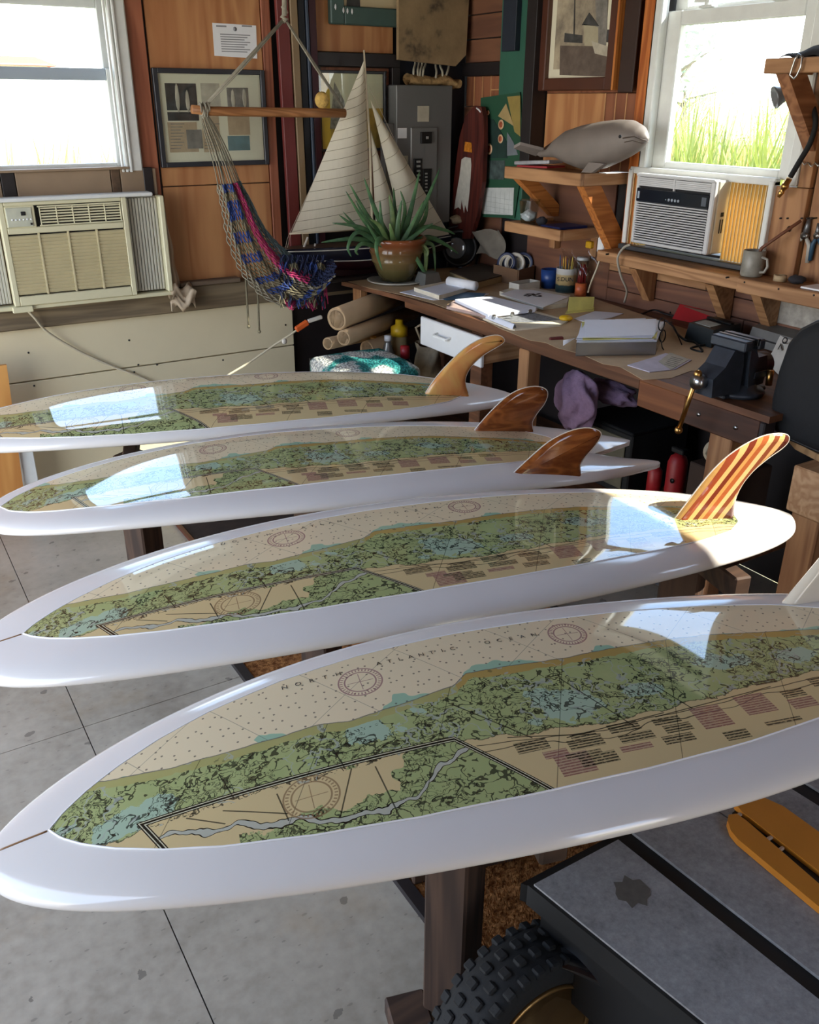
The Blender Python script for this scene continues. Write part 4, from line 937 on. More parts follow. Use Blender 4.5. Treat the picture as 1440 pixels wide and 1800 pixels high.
def ac_right():
    xf = 2.745; A = lambda x, y: at(x, y, X=xf)
    y1, y0 = A(1119, 320).y, A(1257, 335).y; zt = A(1190, 312).z; zb = A(1180, 438).z
    t = thing('air_conditioner', 'white window air conditioner with a black control strip under the right window', 'air conditioner', (xf, (y0 + y1) / 2, zb))
    SW = plain('grey_white_plastic', '#c5c6c6', .4, 0, .02); DK = plain('vent_dark', '#141416', .7)
    BX((xf + .02, y0, zb), (XR + .06, y1, zt), .006).build('body', plain('case_cream', '#cfc9b4', .45, 0, .03), t)
    zc1, zc0 = A(1190, 337).z, A(1190, 362).z
    fr = B(); fw = .014
    for a, c in (((xf, y0, zb), (xf + .02, y0 + fw * 1.6, zt)), ((xf, y1 - fw, zb), (xf + .02, y1, zt)), ((xf, y0 + fw * 1.6, zb), (xf + .02, y1 - fw, zb + .012)), ((xf - .006, y0, zt - .008), (xf + .03, y1, zt + .004))): fr.box(a, c, None, .004)
    fr.build('face_frame', SW, t)
    BX((xf + .012, y0 + .02, zb + .01), (xf + .0195, y1 - fw, zt - .01)).build('grille_back', DK, t)
    n = 16
    for i in range(n):
        z = zb + .014 + (zc0 - zb - .014) * (i + .5) / n; B().beam((xf + .003, y0 + .022, z), (xf + .003, y1 - fw, z), .009, .0042, (.45, 0, 1), .001).build('louvre', SW, t)
    cpn = BX((xf - .003, y0 + .018, zc0), (xf + .011, y1 - .008, zc1), .003).build('control_strip', plain('navy_gloss', '#111923', .15), t, label='black glossy control strip')
    k = B(); ym = (y0 + y1) / 2
    for i, w in enumerate((.003, .008, .008, .008, .008)): k.cyl((xf - .0045, ym + .03 - i * .016, zc0 + .018), (xf - .003, ym + .03 - i * .016, zc0 + .018), w * .7, seg=10)
    k.box((xf - .0045, y1 - .028, zc0 + .012), (xf - .003, y1 - .018, zc1 - .012)); k.build('button', plain('pale_print', '#9aa3ad', .4), cpn, 'stuff')
    k = B(); k.box((xf - .0042, y0 + .03, zc0 + .010), (xf - .003, y0 + .052, zc1 - .010)); k.build('badge', plain('badge_grey', '#4b535c', .4), cpn)
    for i in range(5): z = zc1 + .008 + (zt - .012 - zc1 - .006) * (i + .5) / 5; BX((xf + .002, y0 + .022, z - .003), (xf + .009, y1 - fw, z + .003), .001).build('vent_slat', SW, t)
    BX((xf, ym - .004, zc1), (xf + .01, ym + .004, zt - .008), .001).build('vent_bar', SW, t)
    sd = B()
    for i in range(2): sd.box((xf + .05 + i * .012, y0 - .0012, zb + .075), (xf + .055 + i * .012, y0, zb + .125))
    sd.box((xf + .05, y0 - .0012, zb + .135), (xf + .066, y0, zb + .15)); sd.build('side_vent', DK, t)
    # pleated translucent curtains held in a white frame
    PLT = translucent('amber_translucent', '#e4c478', .5, .4)
    ya, yb = at(1368, 318, X=XR - .02).y, at(1112, 297, X=XR - .02).y; zf1, zf0 = zt + .010, zb - .02
    m_ = 14
    for (a, b, m_) in ((ya + .022, y0 - .004, 11), (y1 + .004, yb - .022, 5)):
        for i in range(m_):
            yy0 = a + (b - a) * i / m_; yy1 = a + (b - a) * (i + 1) / m_; q = B()
            q.add([(XR - .012, yy0, zf0), (XR - .036, (yy0 * .6 + yy1 * .4), zf0), (XR - .012, yy1, zf0), (XR - .012, yy0, zf1 - .016), (XR - .036, (yy0 * .6 + yy1 * .4), zf1 - .016), (XR - .012, yy1, zf1 - .016)], [(0, 1, 4, 3), (1, 2, 5, 4)])
            q.build('pleat', PLT, t); BX((XR - .0385, yy0 * .6 + yy1 * .4 - .0016, zf0), (XR - .0362, yy0 * .6 + yy1 * .4 + .0016, zf1 - .016)).build('rib', plain('rib_cream', '#c9b487', .5), t)
    f = B()
    for a, c in (((XR - .042, ya, zf0), (XR - .004, ya + .022, zf1)), ((XR - .042, yb - .022, zf0), (XR - .004, yb, zf1))): BX(a, c, .003).build('side_rail', WHITEF, t)
    BX((XR - .034, ya, zf1 - .016), (XR - .004, yb, zf1 + .01), .003).build('top_rail', WHITEF, t)
    BX((XR - .06, ya - .01, zf0 - .022), (XR + .0, yb, zf0 - .002), .003).build('bottom_rail', plain('dull_metal', '#4b4d50', .45, .5), t)
    return t, zb
ACR, acrz = ac_right()
# ------------------------------------------------------------------ long shelf under the right window
ls = thing('window_shelf', 'long pine ledge on triangular brackets under the right window', 'shelf', (2.77, 2.2, 1.1)); XS = 2.70; ZS = 1.155
ym = at(1300, 490, X=XS).y
BX((XS, ym + .001, ZS - .045), (XR - .005, 2.875, ZS), .003).build('shelf_board', PINE, ls); BX((XS - .012, 1.2, ZS - .05), (XR - .005, ym - .001, ZS), .003).build('shelf_board', PINE, ls)
nl_ = B()
for (x, y) in ((1066, 447), (1277, 488), (1309, 496), (1369, 508), (1431, 519)): p = at(x, y, X=XS - .0125); nl_.cyl((XS - .0135, p.y, p.z), (XS + .004, p.y, p.z), .0035, seg=8)
nl_.build('nail_head', BLACK, ls, 'stuff')
for (x, y) in ((1115, 470), (1250, 500), (1330, 520)):
    yy = at(x, y, X=XS + .03).y
    B().prism([(XS + .02, yy - .02, ZS - .051), (XR - .006, yy - .02, ZS - .051), (XR - .006, yy - .02, ZS - .19), (XR - .03, yy - .02, ZS - .19)], (0, .04, 0)).build('bracket', PINE if x > 1200 else PINEZ, ls)
# upper corner shelf with the carved whale, lower shelf
def corner_shelf(nm, lab, fl, fr_, z, w2, yend, th, brk):
    a, b = at(*fl, Z=z), at(*fr_, Z=z); b.y = max(b.y, 2.88); t = thing(nm, lab, 'shelf', (2.72, (a.y + b.y) / 2, z))
    BX((a.x, b.y, z - th), (a.x + .022, a.y, z), .003).build('front_rail', PINE, t); BX((a.x + .0225, b.y, z - th), (XR - .001, b.y + .022, z - .002), .003).build('end_rail', PINEX, t)
    BX((a.x + .0225, a.y - .022, z - th), (XR - .001, a.y, z - .002), .003).build('end_rail', PINEX, t); BX((a.x + .0225, b.y + .0225, z - th + .004), (XR - .001, a.y - .0225, z - .012), .002).build('shelf_board', plain('shelf_ply', '#7c5a3c', .6), t)
    for yy in brk:
        B().prism([(a.x + .025, yy - .022, z - th - .001), (a.x + .12, yy - .022, z - th - .001), (XR - .002, yy - .022, z - th - (.20 if yy < 3.2 else .12)), (XR - .002, yy - .022, z - th - (.30 if yy < 3.2 else .17)), (XR - .03, yy - .022, z - th - (.30 if yy < 3.2 else .17))], (0, .044, 0)).build('bracket', wood('bracket_wood', '#9a5a2a', '#c98142', 'X', 8, 10, .5), t)
    return t, a, b
us_, ua, ub = corner_shelf('corner_shelf', 'upper pine shelf carrying the carved whale', (887, 292), (1052, 307), 1.46, 0, 0, .05, (2.905, 3.33))
lo_, la, lb_ = corner_shelf('corner_shelf', 'lower small pine shelf below the whale shelf', (887, 388), (987, 405), 1.23, 0, 0, .045, ())
BX((XR - .04, 3.0, 1.10), (XR - .002, 3.04, 1.184), .003).build('bracket', PINEZ, lo_); BX((XR - .04, 3.28, 1.10), (XR - .002, 3.32, 1.184), .003).build('bracket', PINEZ, lo_)
# carved whale
wx = 2.66; tp = [(944, 268), (962, 262), (978, 245), (1000, 229), (1030, 219), (1060, 213), (1090, 210), (1112, 211), (1128, 220), (1136, 232), (1139, 243)]; bt = [(946, 276), (964, 276), (978, 277), (1000, 288), (1030, 299), (1060, 297), (1085, 286), (1105, 276), (1122, 266), (1132, 256), (1139, 246)]
wt = thing('whale_carving', 'grey-brown carved wooden whale lying on the upper pine shelf', 'carving', (wx, 2.9, 1.46))
WH = plain('driftwood_grey', '#776e67', .55, 0, .14, 7, .15)
T_ = [at(*p, X=wx) for p in tp]; B_ = [at(*p, X=wx) for p in bt]
def whl(i, j):
    k = i * (len(T_) - 1); a = min(int(k), len(T_) - 2); f = k - a; t_ = T_[a].lerp(T_[a + 1], f); b_2 = B_[a].lerp(B_[a + 1], f); c = (t_ + b_2) / 2; r = (t_ - b_2).length / 2; g = 2 * PI * j
    if i == 0 or i == 1: r *= .3
    d = (t_ - b_2).normalized(); return c + d * math.cos(g) * r + Vector((math.sin(g) * r * .95, 0, 0))
q = B(); q.grid(whl, 40, 22); q.build('body', WH, wt, weld=True)
c0 = at(1122, 240, X=wx)
mo = B(); mo.tube([at(1139, 247, X=wx - .045), at(1130, 246, X=wx - .075), at(1115, 240, X=wx - .088), at(1095, 243, X=wx - .096)], .0025, 6); mo.tube([at(1139, 250, X=wx - .04), at(1128, 251, X=wx - .07), at(1112, 247, X=wx - .085), at(1098, 250, X=wx - .09)], .0022, 6); mo.build('mouth_line', plain('groove_brown', '#4b4038', .7), wt)
ey = B(); ey.ball(at(1090, 240, X=wx - .097), .006); ey.build('eye', BLACK, wt)
def flip(a, b, c, d, th, nm):
    B().prism([a, b, c, d], (th, 0, 0)).build(nm, WH, wt)
flip(at(1035, 285, X=wx - .08), at(1062, 288, X=wx - .08), at(1040, 304, X=wx - .09), at(1022, 303, X=wx - .09), .02, 'flipper')
fk = B(); p = at(950, 270, X=wx)
for sg in (-1, 1): fk.prism([p + Vector((0, -.02, .012)), p + Vector((sg * .09, .03, .035)), p + Vector((sg * .10, .06, .02)), p + Vector((0, .03, -.012))], (0, 0, .012))
fk.build('fluke', WH, wt)
mg = thing('magazine_pile', 'glossy wrapped packet leaning on the upper shelf beside the whale', 'packet', tuple(at(940, 288, Z=1.463)))
p = at(925, 286, X=2.62)
B().beam((2.64, p.y + .06, 1.475), (2.68, p.y - .13, 1.488), .10, .016, (0, 0, 1), .003).build('packet', plain('foil_wrap', '#c9ccd2', .12, .6, .2, 30), mg); B().beam((2.66, p.y + .05, 1.463), (2.69, p.y - .12, 1.466), .12, .008, (0, 0, 1)).build('sheet', RED, mg)
pp_ = thing('paper_scrap', 'small white paper on the right end of the upper shelf', 'paper', (2.7, 2.84, 1.462)); B().prism([(2.65, 2.81, 1.4615), (2.78, 2.815, 1.4615), (2.77, 2.87, 1.4615), (2.66, 2.86, 1.4615)], (0, 0, .002)).build('sheet', WHITE, pp_)
# things on the lower shelf
bx_ = thing('plastic_tub', 'clear tub with white tissue on the left of the lower shelf', 'tub', (2.65, 3.28, 1.22))
B().lathe([(.045, 0), (.06, .10), (.062, .10), (.064, .103), (.058, .103), (.043, .004), (.001, .004)], (2.655, 3.285, 1.2195), 4).build('tub', CLEAR, bx_)
def crum(c, r, n=12, sq=.7, seed=1):
    b = B()
    def fn(i, j):
        d = Vector((math.sin(PI * j) * math.cos(2 * PI * i), math.sin(PI * j) * math.sin(2 * PI * i), math.cos(PI * j))); k = 1 + .35 * mnoise.noise(d * 2.2 + Vector((seed, 0, 0))) + .15 * mnoise.noise(d * 5 + Vector((0, seed, 0)))
        return Vector(c) + Vector((d.x * r * k, d.y * r * k, d.z * r * k * sq))
    b.grid(fn, n * 2, n); return b
crum((2.655, 3.285, 1.255), .034).build('tissue', WHITE, bx_)
gl_ = tag(BX((2.62, 3.03, 1.2195), (2.78, 3.16, 1.232), .003).build('notebook', plain('navy_cover', '#1c2a5e', .5)), 'dark blue notebook on the lower small shelf', 'notebook')
tg = tag(crum((2.66, 3.20, 1.2395), .024, 8, .8, 3).build('rag', plain('dark_rag', '#2a2a30', .9)), 'dark wadded rag on the lower small shelf', 'rag')
# ------------------------------------------------------------------ pictures and papers on the back wall
PHOTO_G = [plain('photo_dark', '#3b3a38', .6, 0, .5, 30), plain('photo_mid', '#77736b', .6, 0, .4, 25), plain('photo_pale', '#b3ab98', .6, 0, .25, 20), plain('print_tan', '#b09a7c', .6, 0, .1, 40), plain('photo_teal', '#5f7f82', .6, 0, .2)]
MATB = plain('cream_mat', '#d8d2b8', .6, 0, .02); FRB = plain('charcoal_frame', '#24262c', .4, 0, .1)
def frame_back(t, x0, x1, z0, z1, fw, dep, mt, glass=True, matw=.0, y=None):
    y = D0 if y is None else y
    for a, c in (((x0, y - dep, z0), (x0 + fw, y - .001, z1)), ((x1 - fw, y - dep, z0), (x1, y - .001, z1)), ((x0 + fw, y - dep, z0), (x1 - fw, y - .001, z0 + fw)), ((x0 + fw, y - dep, z1 - fw), (x1 - fw, y - .001, z1))): BX(a, c, .002).build('frame_rail', mt, t)
    BX((x0 + fw, y - dep * .45, z0 + fw), (x1 - fw, y - .001, z1 - fw)).build('mat_board', MATB, t)
    if glass: BX((x0 + fw, y - dep * .75, z0 + fw), (x1 - fw, y - dep * .70, z1 - fw)).build('glazing', GLASS, t)
def pic(t, px, nm, mt, y, th=.001):
    P_ = [at(a, b, Y=y) for a, b in px]; x0 = min(p.x for p in P_); x1 = max(p.x for p in P_); z0 = min(p.z for p in P_); z1 = max(p.z for p in P_); BX((x0, y - th, z0), (x1, y, z1)).build(nm, mt, t)
YW = D0 - .001
t = thing('framed_picture', 'black framed cream-matted collage of photographs on the plywood', 'picture', (1.5, YW, 1.45))
frame_back(t, 1.248, 1.750, 1.452, 1.842, .020, .026, FRB, y=D0)
ym = D0 - .0118
for px, m in (([(289, 146), (348, 194)], 0), ([(352, 146), (389, 194)], 2), ([(294, 197), (350, 212)], 0), ([(294, 215), (350, 267)], 3), ([(353, 197), (389, 267)], 3), ([(327, 228), (357, 261)], 1), ([(398, 154), (438, 190)], 1), ([(399, 193), (440, 237)], 3), ([(400, 239), (440, 264)], 4)):
    pic(t, px, 'print', PHOTO_G[m], ym - (.001 if px[0] == (327, 228) else 0))
lb = B()
for i in range(9):
    for (xa, xb) in ((300, 324), (360, 386)): p, q = at(xa, 218 + 5.4 * i, Y=ym - .0011), at(xb - (i % 3) * 3, 218 + 5.4 * i, Y=ym - .0011); lb.box((p.x, p.y - .0004, p.z - .0015), (q.x, p.y, p.z + .0015))
lb.build('print_lines', PHOTO_G[1], t, 'stuff')
sh = B()
for (x, y, h) in ((312, 172, 22), (330, 178, 17), (410, 175, 16), (430, 173, 16)):
    p = at(x, y, Y=ym - .0012); sh.lathe([(.001, -h * .0026), (.008, -h * .0015), (.010, 0), (.006, h * .002), (.001, h * .0026)], p, 10, Matrix.Diagonal((1, .08, 1)))
sh.build('pale_figure', PHOTO_G[2], t, 'stuff')
t = thing('notice', 'white typed notice pinned to the plywood above the framed collage', 'paper', tuple(at(413, 70, Y=YW)))
B().prism([at(373, 40, Y=YW), at(450, 45, Y=YW), at(452, 103, Y=YW), at(377, 98, Y=YW)], (0, -.0015, 0)).build('sheet', WHITE, t)
lb = B()
for i in range(8):
    p, q = at(387 + i * .4, 60 + i * 4.3, Y=YW - .0017), at(440 - (i % 3) * 5, 62.5 + i * 4.3, Y=YW - .0017); lb.box((p.x, p.y - .0004, p.z - .002), (q.x, p.y, p.z + .002))
p = at(413, 51, Y=YW - .0017); lb.cyl((p.x, p.y - .0004, p.z), (p.x, p.y, p.z), .009, seg=12)
for xx in (380, 425): p, q = at(xx, 45, Y=YW - .0017), at(xx + 18, 46, Y=YW - .0017); lb.box((p.x, p.y - .0004, p.z - .004), (q.x, p.y, p.z + .002))
lb.build('print_lines', plain('grey_print', '#8f9094', .6), t, 'stuff')
t = thing('framed_picture', 'black framed yellow print behind the model boat sail', 'picture', (2.1, YW, 1.7))
x0, x1, z1, z0 = 1.998, 2.37, 1.848, 1.50
frame_back(t, x0, x1, z0, z1, .012, .03, FRB, True, y=D0 - .004)
yy = D0 - .0185
BX((x0 + .012, yy - .001, z0 + .012), (x0 + .075, yy, z1 - .012)).build('print', plain('yellow_print', '#d7b13c', .6, 0, .06), t); BX((x0 + .0755, yy - .001, 1.69), (x1 - .012, yy, z1 - .012)).build('print', plain('pale_yellow', '#ddd9b6', .6, 0, .05), t)
BX((x0 + .0755, yy - .001, z0 + .012), (x1 - .012, yy, 1.688)).build('print', plain('golden_print', '#b9983f', .6, 0, .2, 25), t)
q = B(); q.prism([(x0 + .07, yy - .0015, 1.60), (x0 + .16, yy - .0015, 1.60), (x0 + .15, yy - .0015, 1.72), (x0 + .10, yy - .0015, 1.80)], (0, -.0005, 0)); q.build('figure_shape', plain('grey_figure', '#8f8a80', .6, 0, .5, 60), t)
sq = tag(B().ball(tuple(at(566, 176, Y=3.86)), .033, (1, .8, 1.05)).build('sea_sponge', plain('sponge_yellow', '#c9a55a', .95, 0, .25, 60, .8)), 'yellow natural sponge resting on the hammock bar', 'sponge')
sq.location.y -= .0
t = thing('framed_picture', 'large green-framed picture cut by the top edge above the fuse box', 'picture', (2.45, YW, 2.1))
x0, x1, z0 = 2.083, 2.76, 2.035
GF = plain('green_frame', '#3c544e', .5, 0, .08)
for a, c in (((x0, YW - .035, z0), (x0 + .07, YW - .001, 2.55)), ((x1 - .07, YW - .035, z0), (x1, YW - .001, 2.55)), ((x0 + .07, YW - .035, z0), (x1 - .07, YW - .001, z0 + .075)), ((x0 + .07, YW - .035, 2.475), (x1 - .07, YW - .001, 2.55))): BX(a, c, .005).build('frame_rail', GF, t)
BX((x0 + .07, YW - .015, z0 + .075), (x1 - .07, YW - .001, 2.475)).build('picture_sheet', plain('buff_picture', '#c9b893', .6, 0, .1, 5), t)
q = B(); q.prism([(x0 + .09, YW - .017, 2.11), (x0 + .16, YW - .017, 2.11), (x0 + .15, YW - .017, 2.3), (x0 + .10, YW - .017, 2.3)], (0, .001, 0)); q.build('painted_post', PHOTO_G[0], t)
fs = B(); R = random.Random(2)
for (x, y) in ((590, 12), (604, 18), (611, 19), (619, 20)): p = at(x, y, Y=YW - .036); fs.lathe([(.001, -.012), (.005, -.004), (.004, .006), (.001, .012)], p, 8, Matrix.Diagonal((1, .1, 1)))
fs.build('paint_fleck', WHITE, t, 'stuff')

# ------------------------------------------------------------------ fuse boxes
GP = plain('panel_grey', '#6a6a68', .45, .1, .06, 5); GP2 = plain('panel_grey_door', '#727270', .4, .1, .05, 5)
yb_ = D0 - .10
t = thing('electrical_panel', 'tall grey fuse box with breakers on the back wall', 'fuse box', (2.6, yb_, 1.2))
p0, p1 = at(697, 149, Y=yb_), at(790, 420, Y=yb_)
BX((p0.x, yb_, 1.15), (p1.x, D0 - .002, p0.z), .004).build('box', GP, t)
d0, d1 = at(723, 224, Y=yb_ - .012), at(767, 400, Y=yb_ - .012)
dd = BX((d0.x, yb_ - .012, d1.z), (d1.x, yb_ - .0005, d0.z), .004).build('door', GP2, t)
def pr(px0, px1, nm, mt, y, par, th=.002):
    a, c = at(*px0, Y=y), at(*px1, Y=y); return BX((a.x, y - th, c.z), (c.x, y, a.z), .001).build(nm, mt, par)
pr((734, 186), (754, 214), 'label_card', plain('old_card', '#b7b09c', .7), yb_ - .0005, t)
pr((739, 232), (757, 252), 'main_breaker', BLACK, yb_ - .0125, dd, .012); pr((727, 279), (740, 340), 'breaker_row', BLACK, yb_ - .0125, dd, .008); pr((743, 297), (757, 342), 'breaker_row', BLACK, yb_ - .0125, dd, .008)
k = B()
for i in range(7): p = at(735, 284 + 8 * i, Y=yb_ - .021); k.box((p.x - .008, p.y - .006, p.z - .005), (p.x + .010, p.y, p.z + .004))
for i in range(6): p = at(749, 305 + 6 * i, Y=yb_ - .021); k.box((p.x - .006, p.y - .005, p.z - .004), (p.x + .006, p.y, p.z + .003))
p = at(751, 242, Y=yb_ - .0245); k.box((p.x - .006, p.y - .004, p.z - .006), (p.x + .006, p.y, p.z + .006)); k.build('breaker_switch', plain('switch_pale', '#9a9a96', .5), dd, 'stuff')
t2 = thing('junction_box', 'smaller grey box beside the tall fuse box', 'fuse box', (2.4, yb_, 1.3))
p0, p1 = at(676, 217, Y=yb_ + .02), at(694, 330, Y=yb_ + .02); BX((p0.x, yb_ + .02, 1.25), (p1.x, D0 - .035, p0.z), .004).build('box', GP, t2)
p0, p1 = at(698, 272, Y=yb_ - .002), at(717, 325, Y=yb_ - .002)
pr((699, 225), (715, 243), 'label_card', WHITE, yb_ - .0008, t); pr((701, 274), (717, 322), 'label_card', plain('pale_card', '#a8a48e', .6), yb_ - .0008, t)
bl = thing('burlap_board', 'stained tan board above the fuse box under the green frame', 'board', (2.65, D0 - .04, 1.9))
def stained():
    t_ = NT('stained_tan'); o = t_.obj(); f = t_.noise(o, 6, 5, .6); t_.set(t_.ramp(f, [(.36, hexc('#4d4234')), (.46, hexc('#8b7555')), (.7, hexc('#a58c68'))]), .8); return t_.m
q0, q1 = at(697, 30, Y=D0 - .04), at(815, 109, Y=D0 - .04)
B().prism([(q0.x, D0 - .06, q1.z), (q1.x - .06, D0 - .06, q1.z - .02), (q1.x, D0 - .06, q1.z + .03), (q1.x + .02, D0 - .06, 2.5), (q0.x, D0 - .06, 2.5)], (0, .02, 0)).build('board', stained(), bl)
WIRE = plain('pale_wire', '#a7a390', .5)
CBL = ['first', 'second', 'third', 'fourth', 'fifth', 'sixth', 'seventh']
for i, (xa, xb, ya, yb2) in enumerate(((730, 727, 106, 133), (736, 735, 107, 134), (742, 738, 108, 134), (748, 743, 107, 133), (766, 765, 110, 138), (774, 778, 110, 138), (789, 780, 110, 138))):
    cord('cable', [at(xa, ya - 6, Y=D0 - .03), at(xa, ya + 6, Y=D0 - .035), at((xa + xb) / 2 + (2 if i > 3 else -1), (ya + yb2) / 2 + 3, Y=D0 - .07), at(xb, yb2 + 5, Y=D0 - .07)], .0055, WIRE, CBL[i] + ' from the left of the pale cables above the tall fuse box')['group'] = 'cables above the fuse box'
ins = thing('insulation', 'tan fibrous insulation tucked on top of the fuse box', 'insulation', (2.6, D0 - .06, 1.8)); INS = plain('insulation_tan', '#a5875a', .95, 0, .35, 40, 1.0)
def insf(i, j):
    x = 2.47 + .30 * i; a = 2 * PI * j; r = .026 * (1 + .5 * mnoise.noise(Vector((x * 22, math.cos(a) * 1.5, math.sin(a) * 1.5)))); return Vector((x, D0 - .055 + math.cos(a) * .036, 1.815 - .010 * i + math.sin(a) * r * .85 + .012 * mnoise.noise(Vector((x * 14, 3, 0)))))
B().grid(insf, 40, 14).build('wool', INS, ins)

# ------------------------------------------------------------------ hammock on its spreader bar
hm = thing('hammock', 'string hammock with blue and pink stripes hanging from a wooden bar', 'hammock', tuple(at(500, 30, Y=3.86)))
ROPE = plain('grey_rope', '#8f8a7a', .9, 0, .15, 60); YH = 3.86
H = lambda x, y, dy=0: at(x, y, Y=YH + dy)
R = random.Random(11)
q = B(); q.tube([H(501, -140), H(501, -40), H(500, 0), H(500, 28)], .011, 8); q.tube([H(497, 10), H(503, 22), H(496, 30), H(504, 34), H(498, 38)], .010, 8); q.build('hanging_rope', ROPE, hm)
def rope_bundle(a, b, n, spread, nm):
    q = B()
    for i in range(n):
        o = Vector((R.uniform(-1, 1), R.uniform(-1, 1), R.uniform(-1, 1))) * spread; q.tube([a + o * .6, a.lerp(b, .5) + o + Vector((0, 0, -.004)), b + o * .6], .0028, 5)
    q.build(nm, ROPE, hm)
rope_bundle(H(500, 34), H(358, 190), 7, .006, 'bridle_rope'); rope_bundle(H(502, 34), H(603, 188), 6, .005, 'bridle_rope')
q = B(); q.tube([H(337, 192), H(370, 195.5), H(460, 197), H(530, 198), H(606, 199)], [.017, .0185, .019, .0195, .019], 14); q.build('spreader_bar', wood('bar_wood', '#8a5a34', '#b98252', 'X', 9, 12, .5), hm)
q = B()
for i in range(7): c = H(352 + i * 2.2, 190 + (i % 3) * 4); q.lathe([(.021, -.003), (.024, 0), (.021, .003)], c, 12, Matrix.Rotation(PI / 2, 3, 'Y') @ Matrix.Rotation(R.uniform(-.3, .3), 3, 'X'))
q.build('lashing', ROPE, hm, 'stuff')
# centre line of the gathered net, half-widths either side, from the bar down to the fold and up behind the boat
CL = [((352, 196), (362, 200)), ((358, 225), (380, 225)), ((368, 260), (398, 262)), ((378, 300), (412, 298)), ((384, 335), (424, 325)), ((392, 375), (440, 352)), ((398, 420), (464, 400)), ((412, 465), (492, 432)), ((430, 495), (515, 450)), ((455, 520), (540, 455)), ((495, 535), (556, 462)), ((525, 525), (562, 455)), ((545, 500), (570, 450))]
LF = [Vector(H(*a, 0)) for a, b in CL]; RT = [Vector(H(*b, 0)) for a, b in CL]
def cat(T, u):
    k = u * (len(T) - 1); i = min(int(k), len(T) - 2); f = k - i; p0, p1, p2, p3 = T[max(i - 1, 0)], T[i], T[i + 1], T[min(i + 2, len(T) - 1)]
    return .5 * (2 * p1 + (p2 - p0) * f + (2 * p0 - 5 * p1 + 4 * p2 - p3) * f * f + (3 * p1 - p0 - 3 * p2 + p3) * f ** 3)
def net(u, v): return cat(LF, u).lerp(cat(RT, u), v) + Vector((0, -.10 * max(0, (u - .45) / .55) -.07 * math.sin(PI * v) * min(1, u * 2) + .012 * math.sin(v * 23 + u * 5), 0))
NM = {c: plain('net_' + c, h, .9, 0, .12, 60) for c, h in (('grey', '#857f6d'), ('olive', '#6d6650'), ('blue', '#2a3f78'), ('pink', '#a83060'), ('teal', '#5d6f70'), ('navy', '#1b2340'))}
cords_ = {c: B() for c in NM}
N_ = 15
for i in range(N_):
    v = (i + .5) / N_; pts_ = [net(.36 * k / 10, v) + Vector((0, 0, .003 * math.sin(k + i))) for k in range(11)]; cords_['grey'].tube(pts_, .0024, 4)
NC = 40; NR = 120
for i in range(NC):
    v = (i + .5) / NC
    for k in range(0, NR, 6):
        u0 = .31 + .69 * k / NR; pts_ = []
        for m in range(7):
            u = u0 + .69 * m / NR; u = min(u, 1); ph = math.sin((u - .31) * 150 + i * PI); pts_.append(net(u, v + .42 / NC * ph) + Vector((0, -.006 * math.cos((u - .31) * 150 + i * 2.1), 0)))
        um = u0 + .017
        if v < .13: c = 'grey'
        elif v < .48: c = 'blue' if int((um - .31) * 24) % 2 == 0 else 'olive'
        elif v < .55: c = 'grey'
        elif v < .76 and um < .80: c = 'pink'
        else: c = 'teal' if um < .7 else 'navy'
        cords_[c].tube(pts_, .0033, 4, cap=False)
# the part of the net that hangs down in the fold under the boat's stern
for i in range(34):
    x = 492 + 78 * i / 33
    pts_ = [H(x + 2 * math.sin(k * 2 + i), 448 + (85 + 10 * math.sin(i)) * k / 12, -.11 + .010 * math.sin(i * 1.7 + k)) for k in range(13)]
    for k in range(0, 12, 2): cords_[('navy', 'blue', 'olive')[(k // 2 + i // 7) % 3] if (k // 2) % 2 else 'navy'].tube(pts_[k:k + 3], .0034, 4, cap=False)
for i in range(16):
    x = 498 + 46 * R.random(); y = 528 + 10 * R.random(); cords_['pink'].tube([H(x, y - 6, -.10), H(x + 8, y + 10, -.11), H(x + 16, y - 2, -.10)], .003, 4)
for i in range(14):
    x = 545 + 30 * R.random(); cords_['pink'].tube([H(x, 490 + 30 * R.random(), -.11), H(x + 3, 520 + 25 * R.random(), -.10)], .0022, 4)
for c, b in cords_.items(): b.build('net_' + c, NM[c], hm, 'stuff')
q = B(); q.tube([H(432, 490, -.02), H(434, 520, -.02), H(436, 560, -.02), H(437, 573, -.02)], .0045, 6); q.tube([H(451, 495, -.02), H(454, 530, -.02), H(455, 560, -.02), H(456, 584, -.02)], .0045, 6); q.ball(H(437, 574, -.02), .008); q.ball(H(456, 583, -.02), .008); q.build('loose_end', NM['olive'], hm)

# ------------------------------------------------------------------ model sailing boat
YBt = 3.95; S = lambda x, y, dy=0: at(x, y, Y=YBt + dy)
bt_ = thing('model_sailboat', 'large model sailboat with cream sails and a navy and maroon hull', 'boat', tuple(S(640, 485)))
st_, bw = S(500, 437), S(792, 452); Lb = bw.x - st_.x; zk = S(600, 485).z; zd = st_.z - .004
def hullf(i, j, zt=None, zbm=None):
    s = i; w = .075 * (math.sin(PI * (.12 + .88 * s)) ** .6 if s < .99 else 0) * (1 - s ** 6) ; g = (j - .5) * PI
    sheer = zd + .02 * (s - .45) ** 2; dep = (sheer - zk - .02) * (1 - .65 * abs(s - .45) ** 1.5 * 2)
    return Vector((st_.x + Lb * s, YBt + math.sin(g) * w, sheer - math.cos(g) ** .8 * dep)) if True else None
NAVY = plain('navy_hull', '#0a0f24', .3); MAR = plain('maroon_hull', '#2c0e16', .35); DECK = plain('model_deck', '#5d4a3a', .5); BOATW = plain('white_line', '#d8d6cc', .4)
def part_hull(lo, hi, nm, mt):
    q = B()
    for sg in (0, 1):
        def fn(i, j): return hullf(i, (lo + (hi - lo) * j) if sg == 0 else 1 - (lo + (hi - lo) * j))
        q.grid(fn, 40, 8)
    q.build(nm, mt, bt_)
